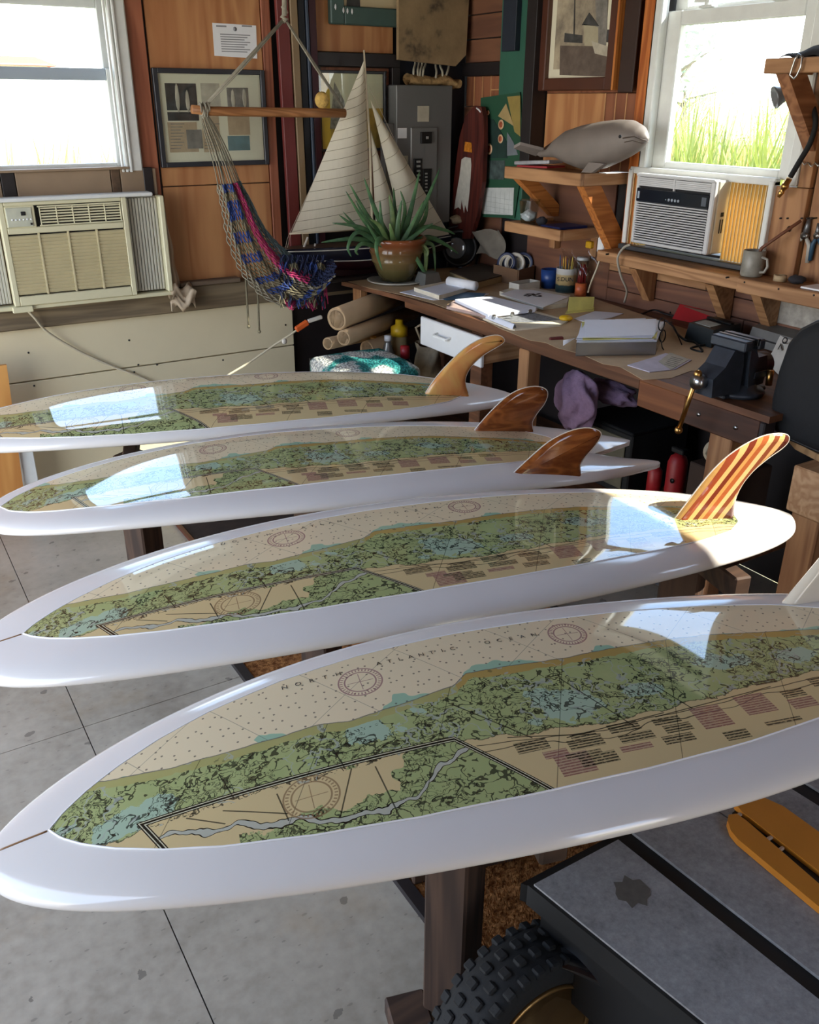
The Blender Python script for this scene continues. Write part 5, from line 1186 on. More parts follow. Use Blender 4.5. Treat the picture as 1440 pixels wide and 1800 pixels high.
part_hull(0, .16, 'topside', NAVY); part_hull(.165, .5, 'bottom', MAR)
q = B()
for sg in (0, 1): q.tube([hullf(i / 40, .163 if sg == 0 else .837) for i in range(41)], .0032, 5); q.tube([hullf(i / 40, .02 if sg == 0 else .98) for i in range(41)], .003, 5)
q.build('white_stripe', BOATW, bt_)
q = B(); q.grid(lambda i, j: hullf(i, 0).lerp(hullf(i, 1), j) + Vector((0, 0, .002)), 30, 4); q.build('deck', DECK, bt_)
q = B(); q.prism([S(580, 484), S(690, 490), S(690, 470), S(600, 468)], (0, .015, 0)); q.build('keel', MAR, bt_)
mz = S(655, 440).z
q = B(); q.tube([S(656, 446), S(650, 250), S(640, 88)], [.007, .0065, .004], 8); q.build('mast', plain('mast_pale', '#d9cdb2', .4), bt_)
q = B(); q.tube([S(509, 411), S(560, 408), S(654, 402)], .0045, 6); q.build('boom', plain('mast_pale', '#d9cdb2', .4), bt_)
def sail_mat():
    t_ = NT('sailcloth'); t_.set(hexc('#f0ead4'), .8, 0, .2); tr_ = t_.n('BsdfTranslucent'); tr_.inputs[0].default_value = hexc('#e6dcc0'); m_ = t_.n('MixShader'); m_.inputs[0].default_value = .3
    t_.t.links.new(t_.b.outputs[0], m_.inputs[1]); t_.t.links.new(tr_.outputs[0], m_.inputs[2]); t_.t.links.new(m_.outputs[0], t_.t.nodes['Material Output'].inputs[0])
    f = t_.noise(t_.map(t_.obj(), (14, 14, 2.0)), 1.0, 3); t_.bump(f, .4, .02); return t_.m
SAIL = sail_mat(); SEAM = plain('sail_seam', '#b5a98c', .8)
def sail(a, b, c, belly, nm, seams):
    A_, B_2, C_ = S(*a), S(*b), S(*c)   # head, clew (low left), tack (low right)
    f = lambda i, j: A_.lerp(B_2.lerp(C_, j), i) + Vector((0, -belly * math.sin(PI * min(1, j)) * math.sin(PI * i * .9), 0))
    B().grid(f, 28, 16).build(nm, SAIL, bt_)
    q = B(); d = (C_ - B_2)
    for k in range(1, seams):
        i = (k + .3) / seams; q.tube([f(min(1, i + .035 - .07 * m / 12), m / 12) + Vector((0, -.002, 0)) for m in range(13)], .0012, 4)
    q.build('sail_seam', SEAM, bt_, 'stuff')
sail((640, 106), (513, 409), (653, 401), .05, 'mainsail', 17); sail((651, 175), (712, 425), (790, 412), .03, 'jib', 9); sail((652, 232), (662, 420), (712, 416), .02, 'staysail', 7)
q = B(); q.tube([S(606, 195), S(560, 300), S(505, 420), S(502, 437)], .0011, 4); q.tube([S(612, 180), S(545, 335), S(512, 410)], .0011, 4); q.tube([S(648, 150), S(720, 300), S(792, 440)], .0011, 4); q.tube([S(652, 230), S(712, 430)], .0011, 4); q.tube([S(511, 412), S(505, 436)], .0014, 4)
q.build('rigging', plain('rig_cord', '#b9ae98', .7), bt_)
B().beam(S(533, 437), S(541, 417), .008, .006).build('tiller', BOATW, bt_); B().beam(S(553, 437), S(554, 428), .006, .006).build('cleat', BOATW, bt_); q = B(); q.box(S(590, 440) - Vector((0, .03, 0)), S(640, 428) + Vector((0, .03, 0)), None, .004); q.build('cabin', plain('fitting_tan', '#8a6a50', .5), bt_)
bs = thing('display_plank', 'dark plank carrying the model sailboat behind the bench', 'plank', (2.1, 3.95, zk - .02))
BX((1.93, 3.90, zk - .020), (2.50, 4.03, zk - .002), .003).build('plank', DARKW, bs); BX((1.95, 4.031, zk - .09), (2.48, 4.095, zk - .002)).build('riser', DARKW, bs)

# ------------------------------------------------------------------ potted aloe
pc_ = at(697, 488, Z=BZ + .02); pc_.z = BZ + .001; PS_ = 1.0
pl_ = thing('potted_aloe', 'aloe plant in a glazed olive-brown pot on the bench corner', 'plant', tuple(pc_))
def glaze():
    t_ = NT('pot_glaze'); o = t_.obj(); s_ = t_.n('SeparateXYZ'); t_.put(s_.inputs[0], o); z = t_.ma('ADD', s_.outputs[2], t_.ma('MULTIPLY', t_.noise(t_.map(o, (1, 1, .25)), 26, 4), .03))
    t_.set(t_.ramp(t_.ma('DIVIDE', z, .2), [(.1, hexc('#39351f')), (.35, hexc('#544c2c')), (.55, hexc('#6e5d3a')), (.8, hexc('#6b4f30')), (1.0, hexc('#7d4729'))]), .12, 0, .5); return t_.m
PSC = Matrix.Diagonal((1.22, 1.22, 1.14))
B().lathe([(.001, 0), (.085, 0), (.115, .006), (.118, .010), (.112, .012), (.08, .006), (.001, .005)], pc_, 40, PSC).build('saucer', plain('saucer_grey', '#a9a79c', .35, 0, .05), pl_)
z_ = .010
B().lathe([(.001, z_), (.066, z_), (.082, z_ + .045), (.096, z_ + .075), (.101, z_ + .08), (.098, z_ + .086), (.104, z_ + .112), (.109, z_ + .118), (.105, z_ + .124), (.110, z_ + .15), (.118, z_ + .155), (.120, z_ + .172), (.112, z_ + .176), (.105, z_ + .165), (.100, z_ + .15), (.001, z_ + .15)], pc_, 48, PSC).build('pot', glaze(), pl_)
B().lathe([(.001, z_ + .156), (.09, z_ + .153)], pc_, 20, PSC).build('soil', plain('soil', '#2c2219', .95, 0, .3, 80, .6), pl_)
ALO = []
for i_, (c1, c2) in enumerate((('#36593a', '#5f8454'), ('#2c4c34', '#52774c'), ('#587a44', '#8aa068'))):
    t_ = NT('aloe_%d' % i_); f = t_.noise(t_.obj(), 20, 4); t_.set(t_.ramp(f, [(.3, hexc(c1)), (.7, hexc(c2))]), .38, 0, .4); ALO.append(t_.m)
def leaf(px, w, mt, dy=(0, 0, 0), cup=.35):
    base = pc_ + Vector((0, 0, .175)); Yc = pc_.y; pts_ = [at(p[0], p[1], Y=Yc + d) for p, d in zip(px, dy)]
    out = []
    for i in range(len(pts_) - 1):
        p0, p1, p2, p3 = pts_[max(i - 1, 0)], pts_[i], pts_[i + 1], pts_[min(i + 2, len(pts_) - 1)]
        for k in range(6):
            t = k / 6; out.append(.5 * (2 * p1 + (p2 - p0) * t + (2 * p0 - 5 * p1 + 4 * p2 - p3) * t * t + (3 * p1 - p0 - 3 * p2 + p3) * t ** 3))
    out.append(pts_[-1]); n = len(out); q = B(); vs = []; view = (CAMP - pc_).normalized()
    for i, p in enumerate(out):
        d = (out[min(i + 1, n - 1)] - out[max(i - 1, 0)]).normalized(); s_ = d.cross(view)
        s_ = s_.normalized() if s_.length > .05 else Vector((1, 0, 0)); nn_ = s_.cross(d); f = i / (n - 1); ww = w * 1.45 * (1 - f) ** .75 * (.8 + .3 * f) + .0008; th = ww * .55
        for k in range(8):
            a = 2 * PI * k / 8; vs.append(p + s_ * math.cos(a) * ww - nn_ * (math.sin(a) * th - abs(math.cos(a)) * ww * cup))
    q.add(vs, [(i * 8 + k, i * 8 + (k + 1) % 8, (i + 1) * 8 + (k + 1) % 8, (i + 1) * 8 + k) for i in range(n - 1) for k in range(8)] + [tuple(range(8)), tuple((n - 1) * 8 + k for k in range(8))], True)
    q.build('leaf', mt, pl_)
LV = [([(690, 430), (662, 375), (640, 312)], .013, 1, .02), ([(688, 432), (650, 385), (614, 322)], .011, 0, .04), ([(684, 434), (645, 395), (608, 336)], .010, 0, .0), ([(690, 430), (690, 380), (684, 342)], .014, 2, .05), ([(696, 428), (694, 370), (692, 330)], .010, 1, .08),
      ([(704, 432), (722, 370), (738, 300)], .013, 1, .04), ([(708, 434), (740, 375), (774, 295)], .013, 1, .0), ([(706, 432), (745, 388), (752, 345)], .012, 0, .06), ([(700, 430), (712, 372), (704, 335)], .010, 0, .09), ([(684, 436), (640, 410), (596, 378)], .012, 0, -.02),
      ([(686, 438), (650, 422), (603, 372)], .010, 1, .05), ([(682, 438), (630, 420), (565, 426)], .013, 1, -.04), ([(680, 438), (640, 402), (584, 392)], .011, 0, -.06), ([(678, 440), (640, 428), (626, 440), (630, 448)], .010, 0, -.05), ([(678, 438), (632, 408), (612, 432), (618, 452)], .010, 1, -.08),
      ([(692, 436), (668, 420), (662, 440), (672, 475)], .012, 0, -.11), ([(706, 440), (716, 438), (732, 455), (748, 480), (752, 478)], .013, 1, -.11), ([(712, 436), (745, 435), (748, 475), (738, 502)], .012, 2, -.10), ([(710, 436), (750, 418), (780, 428), (806, 446)], .013, 1, -.04), ([(706, 434), (745, 400), (784, 405), (800, 412)], .010, 0, .0),
      ([(712, 436), (756, 428), (764, 450), (765, 480)], .009, 0, -.06), ([(712, 434), (735, 428), (752, 440), (748, 460)], .009, 2, -.09), ([(686, 434), (668, 398), (650, 385)], .011, 2, -.06), ([(690, 432), (672, 395), (668, 352)], .011, 1, -.03), ([(698, 432), (700, 390), (706, 352)], .013, 0, -.02), ([(702, 434), (722, 400), (746, 352)], .012, 0, -.04), ([(694, 436), (690, 415), (685, 392)], .014, 2, -.08), ([(684, 438), (668, 428), (646, 395)], .012, 0, -.09), ([(704, 436), (728, 415), (762, 392)], .012, 1, -.07), ([(690, 434), (655, 405), (625, 352)], .010, 0, .07), ([(700, 434), (716, 392), (730, 345)], .010, 2, .09)]
for px_, w_, mi, d_ in LV: leaf(px_, w_, ALO[mi], [d_ * .25] + [d_ * .7] + [d_] * 3)
# ------------------------------------------------------------------ right wall: lighthouse picture, calendar, leaning board
t = thing('framed_picture', 'wood framed sepia print of a small hut by a tower on the right wall', 'picture', (XR, 3.2, 1.75))
y1, y0, z0, z1 = 3.462, 2.985, 1.765, 2.32; FW_ = plain('walnut_frame', '#4d2a1c', .4, 0, .15, 8)
def bx_r(par, y0, y1, z0, z1, d0, d1, nm, mt, bev=.002): return BX((XR - d1, y0, z0), (XR - d0, y1, z1), bev).build(nm, mt, par)
for (a, b, c, d) in ((y0, y0 + .045, z0, z1), (y1 - .045, y1, z0, z1), (y0 + .045, y1 - .045, z0, z0 + .05), (y0 + .045, y1 - .045, z1 - .05, z1)): bx_r(t, a, b, c, d, .001, .05, 'frame_rail', FW_, .004)
bx_r(t, y0 - .012, y0 - .0005, z0, z1, .001, .055, 'frame_edge', wood('sunlit_edge', '#a8612a', '#d58c48', 'Z', 8, 16, .4))  # side of the frame facing the sun, sunlight put into its wood colour
def pxr(px0, px1, d, nm, mt, par, th=.0015):
    a, c = at(*px0, X=XR - d), at(*px1, X=XR - d); return BX((XR - d - th, min(a.y, c.y), min(a.z, c.z)), (XR - d, max(a.y, c.y), max(a.z, c.z))).build(nm, mt, par)
bx_r(t, y0 + .045, y1 - .045, z0 + .05, z1 - .05, .005, .025, 'mat_board', MATB, 0)
def litho():
    t_ = NT('sepia_wash'); f = t_.noise(t_.obj(), 9, 6, .65); t_.set(t_.ramp(f, [(.35, hexc('#6f6557')), (.65, hexc('#b0a288'))]), .6); return t_.m
iy1, iy0, iz0, iz1 = y1 - .075, y0 + .085, z0 + .085, z1 - .08; d_ = .0255
bx_r(t, iy0, iy1, iz0, iz1, .025, d_, 'print', litho(), 0)
def rp(px, nm, mt, d): B().prism([at(a, b, X=XR - d) for a, b in px], (-.0008, 0, 0)).build(nm, mt, t)
rp([(985, 80), (1080, 82), (1078, 135), (984, 132)], 'print', plain('sepia_ground', '#5d5046', .6, 0, .3, 25), d_ + .0003)
rp([(1026, 42), (1052, 48), (1052, 82), (1028, 80)], 'print', plain('sepia_hut', '#a39a80', .6), d_ + .0012); rp([(1023, 44), (1036, 22), (1054, 46)], 'print', PHOTO_G[0], d_ + .0012)
rp([(1046, -30), (1070, -30), (1066, 80), (1050, 78)], 'print', PHOTO_G[1], d_ + .0010); rp([(993, 58), (1024, 62), (1024, 76), (992, 74)], 'print', PHOTO_G[0], d_ + .0010); rp([(1068, 52), (1080, 52), (1078, 76), (1066, 74)], 'print', PHOTO_G[0], d_ + .0010); rp([(1040, 72), (1076, 84), (1070, 100), (1046, 94)], 'print', PHOTO_G[2], d_ + .0020)
rp([(1010, -10), (1011.5, -10), (1010, 70), (1008, 70)], 'print', PHOTO_G[0], d_ + .0020)
sh_ = tag(BX((XR - .045, 2.872, 1.755), (XR - .032, 2.955, 2.6), .004).build('dark_board', plain('umber_board', '#2e1b14', .5)), 'dark upright board between the hut picture and the right window', 'board')
cal = thing('calendar', 'green wall calendar with fig pictures and a pale month grid by the corner', 'calendar', (XR, 3.8, 1.3))
CG = plain('calendar_green', '#1f4a34', .55, 0, .12, 8)
B().prism([at(a, b, X=XR - .056) for a, b in ((846, 172), (915, 162), (921, 270), (905, 384), (846, 381))], (-.003, 0, 0)).build('backing', CG, cal)
def cp_(px, nm, mt, d=.06, th=.0012): B().prism([at(a, b, X=XR - d) for a, b in px], (-th, 0, 0)).build(nm, mt, cal)
cp_([(892, 170), (915, 168), (915, 240), (905, 232)], 'print', plain('olive_gold', '#8d7a3f', .6)); cp_([(876, 204), (890, 182), (904, 222)], 'print', plain('sand_print', '#a08a5c', .6), .0615)
cp_([(849, 205), (868, 210), (892, 250), (892, 278), (850, 278)], 'print', plain('leaf_dark', '#16302a', .6, 0, .4, 20)); cp_([(892, 232), (903, 250), (911, 272), (892, 274)], 'print', plain('slate_print', '#6a7076', .6))
cp_([(848, 282), (888, 282), (886, 316), (850, 314)], 'print', plain('leaf_grey', '#3c4a48', .6, 0, .5, 30)); cp_([(848, 330), (904, 330), (902, 378), (848, 376)], 'month_sheet', plain('calendar_white', '#b9bdb9', .7))
gq = B()
for i in range(1, 7): a, c = at(848 + 8 * i, 336, X=XR - .0615), at(848 + 8 * i, 375, X=XR - .0615); gq.box((a.x - .0003, a.y - .0006, c.z), (a.x, a.y + .0006, a.z))
for i in range(1, 5): a, c = at(850, 336 + 8.5 * i, X=XR - .0615), at(901, 336 + 8.5 * i, X=XR - .0615); gq.box((a.x - .0003, c.y, a.z - .0006), (a.x, a.y, a.z + .0006))
gq.build('grid_line', plain('calendar_line', '#8f9490', .7), cal, 'stuff')
FIG = plain('fig_cream', '#d8b48c', .6); FIGR = plain('fig_red', '#a8502e', .6)
for (x, y, r) in ((860, 262, .026), (880, 244, .020), (881, 219, .022), (858, 198, .012)):
    p = at(x, y, X=XR - .0625); q = B(); q.cyl((p.x - .001, p.y, p.z), (p.x, p.y, p.z), r, seg=16); q.build('fig', FIG, cal); q = B(); q.cyl((p.x - .0018, p.y, p.z), (p.x - .0011, p.y, p.z), r * .62, seg=14); q.build('fig_heart', FIGR, cal)
# leaning dark board with torn white strip, in the corner
XB_ = 2.74; L_ = lambda x, y, d=0: at(x, y, X=XB_ - d)
lb_t = thing('leaning_board', 'dark red-brown rounded board with a torn white strip leaning in the corner', 'board', tuple(L_(815, 400)))
pg = [(786, 420), (793, 360), (801, 290), (808, 240), (818, 205), (834, 186), (846, 188), (850, 205), (851, 250), (848, 320), (838, 380), (826, 420)]
B().prism([L_(*p) for p in pg], (.025, 0, 0)).build('plank', wood('board_maroon', '#3a1a18', '#5c2a22', 'Z', 8, 12, .35), lb_t)
B().prism([L_(a, b, .001) for a, b in ((812, 280), (818, 276), (828, 278), (829, 290), (826, 335), (822, 372), (818, 360), (816, 374), (812, 352), (810, 368), (806, 364), (799, 368), (801, 352), (808, 312))], (-.0015, 0, 0)).build('torn_strip', plain('torn_white', '#b5b2a6', .8, 0, .1, 40), lb_t)
B().prism([L_(a, b, .001) for a, b in ((818, 249), (829, 251), (830, 268), (816, 266))], (-.0015, 0, 0)).build('badge', plain('amber_badge', '#b5701f', .3, 0, .5, 60), lb_t)
q = B(); q.tube([L_(838, 190, .002), L_(842, 193, .003), L_(845, 197, .002)], .004, 6); q.build('tip_trim', WHITE, lb_t)
# ------------------------------------------------------------------ on the bench, far end
def onb(px, py, z=0.0): p = at(px, py, Z=BZ + .002 + z); return p
wl_ = thing('work_light', 'round black work light facing the room at the back of the bench', 'lamp', tuple(onb(805, 470)))
c = onb(808, 470) + Vector((0, .0, .10)); dr_ = Vector((-.6, -.75, .1)).normalized(); WMt = dr_.to_track_quat('Z', 'Y').to_matrix()
B().lathe([(.001, -.09), (.06, -.085), (.088, -.05), (.094, .03), (.094, .045), (.08, .05), (.078, .04), (.001, .036)], c, 30, WMt).build('housing', BLACK, wl_)
B().lathe([(.001, .041), (.05, .044), (.055, .041)], c + WMt @ Vector((-.02, .0, 0)), 24, WMt).build('lens', plain('lamp_lens', '#6c7276', .08, .3), wl_)
q = B(); q.tube([c + Vector((-.05, .04, -.098)), c + Vector((-.06, .03, 0)), c + Vector((-.05, .04, .10)), c + Vector((.02, .0, .115)), c + Vector((.07, -.05, .10)), c + Vector((.08, -.06, 0)), c + Vector((.07, -.05, -.098))], .007, 8); q.build('carry_frame', BLACK, wl_)
rg_ = tag(crum(c + Vector((.0, .02, .142)), .045, 10, .5, 4).build('cloth_gloves', plain('tan_glove', '#8a7a60', .95, 0, .2, 30, .5)), 'tan crumpled cloth lying on top of the black work light', 'cloth')
cp0 = onb(868, 455); cpx = thing('paper_sack', 'crumpled grey paper standing behind the box of tape rolls', 'paper', tuple(cp0))
def ps(i, j):
    a = at(842 + 46 * j, 446 - 42 * i + 8 * (1 - i) * j, X=2.80); return a + Vector((.03 * math.sin(6 * j + 4 * i) - .01 * i - .02, 0, .006 * math.sin(11 * j + 3 * i)))
q = B(); q.grid(ps, 10, 10); q.build('sheet', plain('grey_paper', '#6f695e', .85), cpx)
# box of tape rolls
k0 = onb(868, 478); kx = thing('cardboard_box', 'brown open cardboard box full of tape rolls on the bench', 'box', tuple(k0))
CB = plain('cardboard', '#6d5139', .8, 0, .08)
f0, f1 = onb(868, 492), onb(910, 503); f2 = Vector((2.835, f1.y + .06, f1.z)); u_ = (f1 - f0); v_ = (f2 - f1); hh = Vector((0, 0, .075))
q = B(); th = .004
def wallp(a, b):
    n_ = (b - a).normalized().cross(Vector((0, 0, 1))); B().prism([a, b, b + hh, a + hh], n_ * th).build('side', CB, kx)
f3 = f0 + v_
wallp(f0, f1); wallp(f1, f2); wallp(f2, f3); wallp(f3, f0); B().prism([f0, f1, f2, f3], (0, 0, .003)).build('bottom', CB, kx)
for (s_, c_, ang, mt, lab) in ((.3, .35, .3, '#2c3550', 'dark blue tape roll, left in the cardboard box'), (.5, .55, .0, '#b9b4a8', 'white-cored tape roll standing in the middle of the cardboard box'), (.65, .82, -.3, '#3a4460', 'blue-grey tape roll, right in the cardboard box')):
    p = f0 + u_ * s_ + v_ * c_ + Vector((0, 0, .082)); tr_ = thing('tape_roll', lab, 'tape', tuple(p)); Mx = Vector((-.7, -.6 + ang, .25)).normalized().to_track_quat('Z', 'Y').to_matrix()
    B().lathe([(.037, -.012), (.05, -.012), (.05, .012), (.037, .012), (.037, -.012)], p, 28, Mx).build('tape', plain('tape_' + mt[1:], mt, .4), tr_); B().lathe([(.034, -.0125), (.0368, -.0125), (.0368, .0125), (.034, .0125), (.034, -.0125)], p, 28, Mx).build('core', plain('tape_core', '#c3bba8', .7), tr_)
def tri_box(nm, lab, cat_, f, l, r, h, mt, top=None, tn='lid'):
    f, l, r = onb(*f), onb(*l), onb(*r); t_ = thing(nm, lab, cat_, tuple(f)); b_ = l + (r - f)
    B().prism([f, r, b_, l], (0, 0, h)).build('body', mt, t_)
    if top: B().prism([x + Vector((0, 0, h + .0002)) for x in (f.lerp(b_, .03), r.lerp(l, .03), b_.lerp(f, .03), l.lerp(r, .03))], (0, 0, .001)).build(tn, top, t_)
    return t_, f, l, r, b_
wbx = thing('small_carton', 'small open white carton in front of the tape box', 'box', tuple(onb(915, 512)))
f, l, r = onb(912, 516), onb(895, 512), onb(948, 510); b_ = l + (r - f); hh = Vector((0, 0, .042)); CW = plain('carton_white', '#b9b5aa', .7)
for a_, c_ in ((f, r), (r, b_), (b_, l), (l, f)): B().prism([a_, c_, c_ + hh, a_ + hh], (c_ - a_).normalized().cross(Vector((0, 0, 1))) * .002).build('side', CW, wbx)
B().prism([f, r, b_, l], (0, 0, .002)).build('bottom', CW, wbx)
t_, f, l, r, b_ = tri_box('wooden_box_file', 'flat brown box file with pale page edges behind the clipboard', 'box', (838, 508), (790, 488), (896, 492), .028, plain('page_edge', '#a08c66', .8), None); B().prism([x + Vector((0, 0, .0285)) for x in (f, r, b_, l)], (0, 0, .005)).build('lid', plain('dark_cover', '#3f3226', .6), t_)
t_ = thing('steel_block', 'grey wedge-shaped steel block beside the plant pot', 'block', tuple(onb(758, 500)))
f, l, r = onb(747, 505), onb(728, 497), onb(778, 500); b_ = l + (r - f); up_ = Vector((0, 0, .055)); ce_ = (f + r + b_ + l) / 4
top_ = [p.lerp(ce_, .28) + up_ for p in (f, r, b_, l)]; q = B(); q.add([f, r, b_, l] + top_, [(3, 2, 1, 0), (4, 5, 6, 7), (0, 1, 5, 4), (1, 2, 6, 5), (2, 3, 7, 6), (3, 0, 4, 7)]); q.build('block', plain('dull_steel', '#7a7c78', .35, .4), t_)
# ---- papers, each sheet stack its own thing
def flat(nm, lab, cat_, px, z, th, mt, pn='sheet', parent=None):
    P_ = [onb(a, b, z) for a, b in px]; t_ = parent or thing(nm, lab, cat_, tuple(P_[0])); B().prism(P_, (0, 0, th)).build(pn, mt, t_); return t_
PB_ = plain('blue_white_paper', '#dfe4ee', .65, 0, .02); PBL = plain('blue_cover', '#3d6f94', .4); PG = plain('print_grey', '#77797c', .7, 0, .4, 90); PY = plain('yellow_paper', '#d8d27a', .65); CREAMP = plain('page_block', '#cfc7b2', .75)
cb_ = flat('loose_papers', 'loose papers and blue leaflet under the flip-top pad', 'paper', [(703, 514), (735, 508), (860, 517), (850, 521), (762, 528)], 0, .002, PB_); flat('', '', '', [(770, 522), (820, 514), (854, 516), (850, 521), (785, 528)], .0025, .001, PBL, 'leaflet', cb_)
np_ = flat('flip_pad', 'thick white pad with a curled-over page near the plant pot', 'notepad', [(728, 512), (772, 527), (836, 508), (788, 500)], .004, .018, CREAMP, 'page_block'); flat('', '', '', [(738, 509), (774, 519), (832, 503), (790, 496)], .0225, .001, PB_, 'top_page', np_)
a_, c_ = onb(789, 497, .03), onb(836, 506, .03); ax_ = (c_ - a_).normalized(); q = B(); q.tube([a_ + Vector((0, 0, .008)), c_ + Vector((0, 0, .008))], .021, 18); q.build('curled_page', WHITE, np_)
bk = flat('ring_binder', 'open ring binder of white sheets in the middle of the bench', 'binder', [(785, 543), (800, 531), (855, 526), (945, 546), (940, 552), (856, 562), (842, 556)], .0, .012, plain('binder_pink', '#a9938c', .6), 'cover')
flat('', '', '', [(800, 531), (862, 525), (943, 545), (940, 549), (858, 558), (838, 548)], .0125, .012, PB_, 'page_block', bk)
for f_ in (.1, .5, .9):
    a_ = onb(860, 558, .025).lerp(onb(940, 547, .025), f_); q = B(); q.lathe([(.0095, -.001), (.0115, 0), (.0095, .001)], a_, 14, Matrix.Rotation(PI / 2, 3, 'X')); q.build('ring', STEEL, bk)
mg_ = flat('open_magazine', 'open magazine with a grey picture page in front of the binder', 'magazine', [(849, 562), (905, 555), (942, 549), (999, 566), (985, 574), (905, 582), (895, 580)], 0, .006, CREAMP, 'pages'); flat('', '', '', [(876, 559), (938, 550), (985, 562), (930, 567), (898, 566)], .0065, .001, PG, 'picture_page', mg_)
def curlp(i, j):
    a = onb(853 + 48 * j, 562 + 20 * j); return a + Vector((.03 * i, .015 * i, .006 + .018 * math.sin(PI * i)))
q = B(); q.grid(curlp, 10, 6); q.build('curled_leaf', PB_, mg_)
tb_ = flat('thick_catalogue', 'thick catalogue with a black sketch on its cover behind the binder', 'book', [(878, 519), (905, 511), (935, 512), (1002, 526), (996, 540), (955, 545)], 0, .018, CREAMP, 'page_block'); flat('', '', '', [(880, 517), (905, 509), (936, 510), (1000, 522), (954, 541)], .0185, .001, WHITE, 'cover', tb_)
q = B(); R = random.Random(4)
for i in range(26): a = onb(922 + 30 * R.random(), 516 + 6 * R.random(), .0205); q.box((a.x - .008, a.y - .004, a.z), (a.x + .008, a.y + .004, a.z + .0004))
q.build('sketch_mark', INKM, tb_, 'stuff')
ps_ = flat('yellow_notes', 'pad of pale yellow notes standing against the catalogue', 'notepad', [(994, 552), (1044, 547), (1045, 541), (998, 545)], .0, .004, PY, 'pad'); a_, c_ = onb(998, 548, .003), onb(1043, 543, .003); q = B(); q.prism([a_, c_, c_ + Vector((.02, .02, .045)), a_ + Vector((.02, .02, .055))], (.002, .003, 0)); q.build('raised_sheet', PY, ps_)
yc = tag(B().ball(onb(995, 559, .012), .028, (1, 1, .42)).build('yellow_disc', plain('yellow_plastic', '#d8ae1c', .35)), 'yellow oval plastic disc beside the yellow notes', 'disc')
fo_ = flat('folded_letter', 'folded white letter to the right of the yellow disc', 'paper', [(1010, 561), (1046, 548), (1096, 552), (1075, 559), (1030, 567)], 0, .003, PB_); f2_ = flat('envelope', 'white envelope lying behind the tray of papers', 'paper', [(1060, 574), (1082, 562), (1135, 560), (1137, 570)], 0, .003, WHITE)
# steel tray of papers
ty = thing('paper_tray', 'steel document tray heaped with white papers at the bench edge', 'tray', tuple(onb(1020, 620)))
P_ = [onb(1012, 626), onb(1152, 624), onb(1165, 590), onb(1020, 590)]; TRAY = plain('tray_steel', '#8d8a86', .22, .7, .1, 6); hh = Vector((0, 0, .045))
for a_, c_ in ((P_[0], P_[1]), (P_[1], P_[2]), (P_[2], P_[3]), (P_[3], P_[0])): B().prism([a_, c_, c_ + hh, a_ + hh], (c_ - a_).normalized().cross(Vector((0, 0, -1))) * .003).build('side', TRAY, ty)
B().prism(P_, (0, 0, .003)).build('bottom', TRAY, ty)
ph = thing('paper_stack', 'heap of white papers filling the steel tray', 'paper', tuple(P_[0] + Vector((.1, .1, .01))))
def inset(f_): c0 = sum(P_, Vector()) / 4; return [p.lerp(c0, f_) for p in P_]
B().prism([p + Vector((0, 0, .004)) for p in inset(.05)], (0, 0, .041)).build('page_block', CREAMP, ph)
R = random.Random(9)
for i in range(7):
    c0 = sum(P_, Vector()) / 4; rot = R.uniform(-.08, .08); q = []
    for p in inset(.0 + .02 * i): d = p - c0; q.append(c0 + Vector((d.x * math.cos(rot) - d.y * math.sin(rot), d.x * math.sin(rot) + d.y * math.cos(rot), .047 + .0028 * i)))
    B().prism(q, (0, 0, .0012)).build('sheet', PB_ if i != 3 else PY, ph)
def curl2(i, j): a = onb(990 + 32 * i, 598 - 6 * i + (10 - 14 * i) * j, .045 + .016 * math.sin(2 * i + 1) - .012 * j * (1 - i)); return a
q = B(); q.grid(curl2, 8, 6); q.build('curled_sheet', WHITE, ph)
q = B(); q.beam(onb(966, 596, .002), onb(990, 594, .004), .014, .012, (0, 0, 1), .003); tag(q.build('marker_pen', plain('maroon_pen', '#5a2020', .4)), 'dark red marker lying left of the steel tray', 'pen')
gs = thing('spectacles', 'black-rimmed spectacles leaning at the right of the paper tray', 'glasses', tuple(onb(1165, 600)))
ga = onb(1160, 612, .0); M2_ = Matrix.Rotation(.5, 3, 'Z') @ Matrix.Rotation(1.3, 3, 'X')
for s_, z in ((-1, .045), (1, .085)):
    q = B(); q.tube([ga + Vector((.01 * math.cos(a), -.004 * math.cos(a) + .006 * s_, z + .022 * math.sin(a))) for a in [2 * PI * k / 20 for k in range(21)]], .0022, 6); q.build('rim', BLACK, gs)
q = B(); q.tube([ga + Vector((.0, 0, .062)), ga + Vector((.004, .002, .068))], .002, 6); q.tube([ga + Vector((.01, 0, .10)), ga + Vector((.05, -.01, .07)), ga + Vector((.09, -.02, .005))], .0022, 6); q.tube([ga + Vector((.0, 0, .03)), ga + Vector((-.01, -.02, .008)), ga + Vector((-.012, -.03, .002))], .0022, 6); q.build('temple', BLACK, gs)
ev = flat('opened_letter', 'lilac envelope with a printed letter beside the vise', 'paper', [(1103, 643), (1150, 629), (1170, 622), (1216, 634), (1188, 650), (1142, 655)], 0, .003, plain('lilac_paper', '#b9b3c0', .65), 'envelope'); flat('', '', '', [(1158, 636), (1178, 620), (1212, 632), (1180, 650)], .004, .001, plain('buff_print', '#aaa492', .7, 0, .1, 60), 'letter', ev)
q = B()
for i in range(6): a, c = onb(1168 + i * 2.5, 640 - i * 2.6, .0055), onb(1186 + i * 3, 645 - i * 2.6, .0055); q.beam(a, c, .0022, .0004)
q.build('print_lines', INKM, ev, 'stuff')
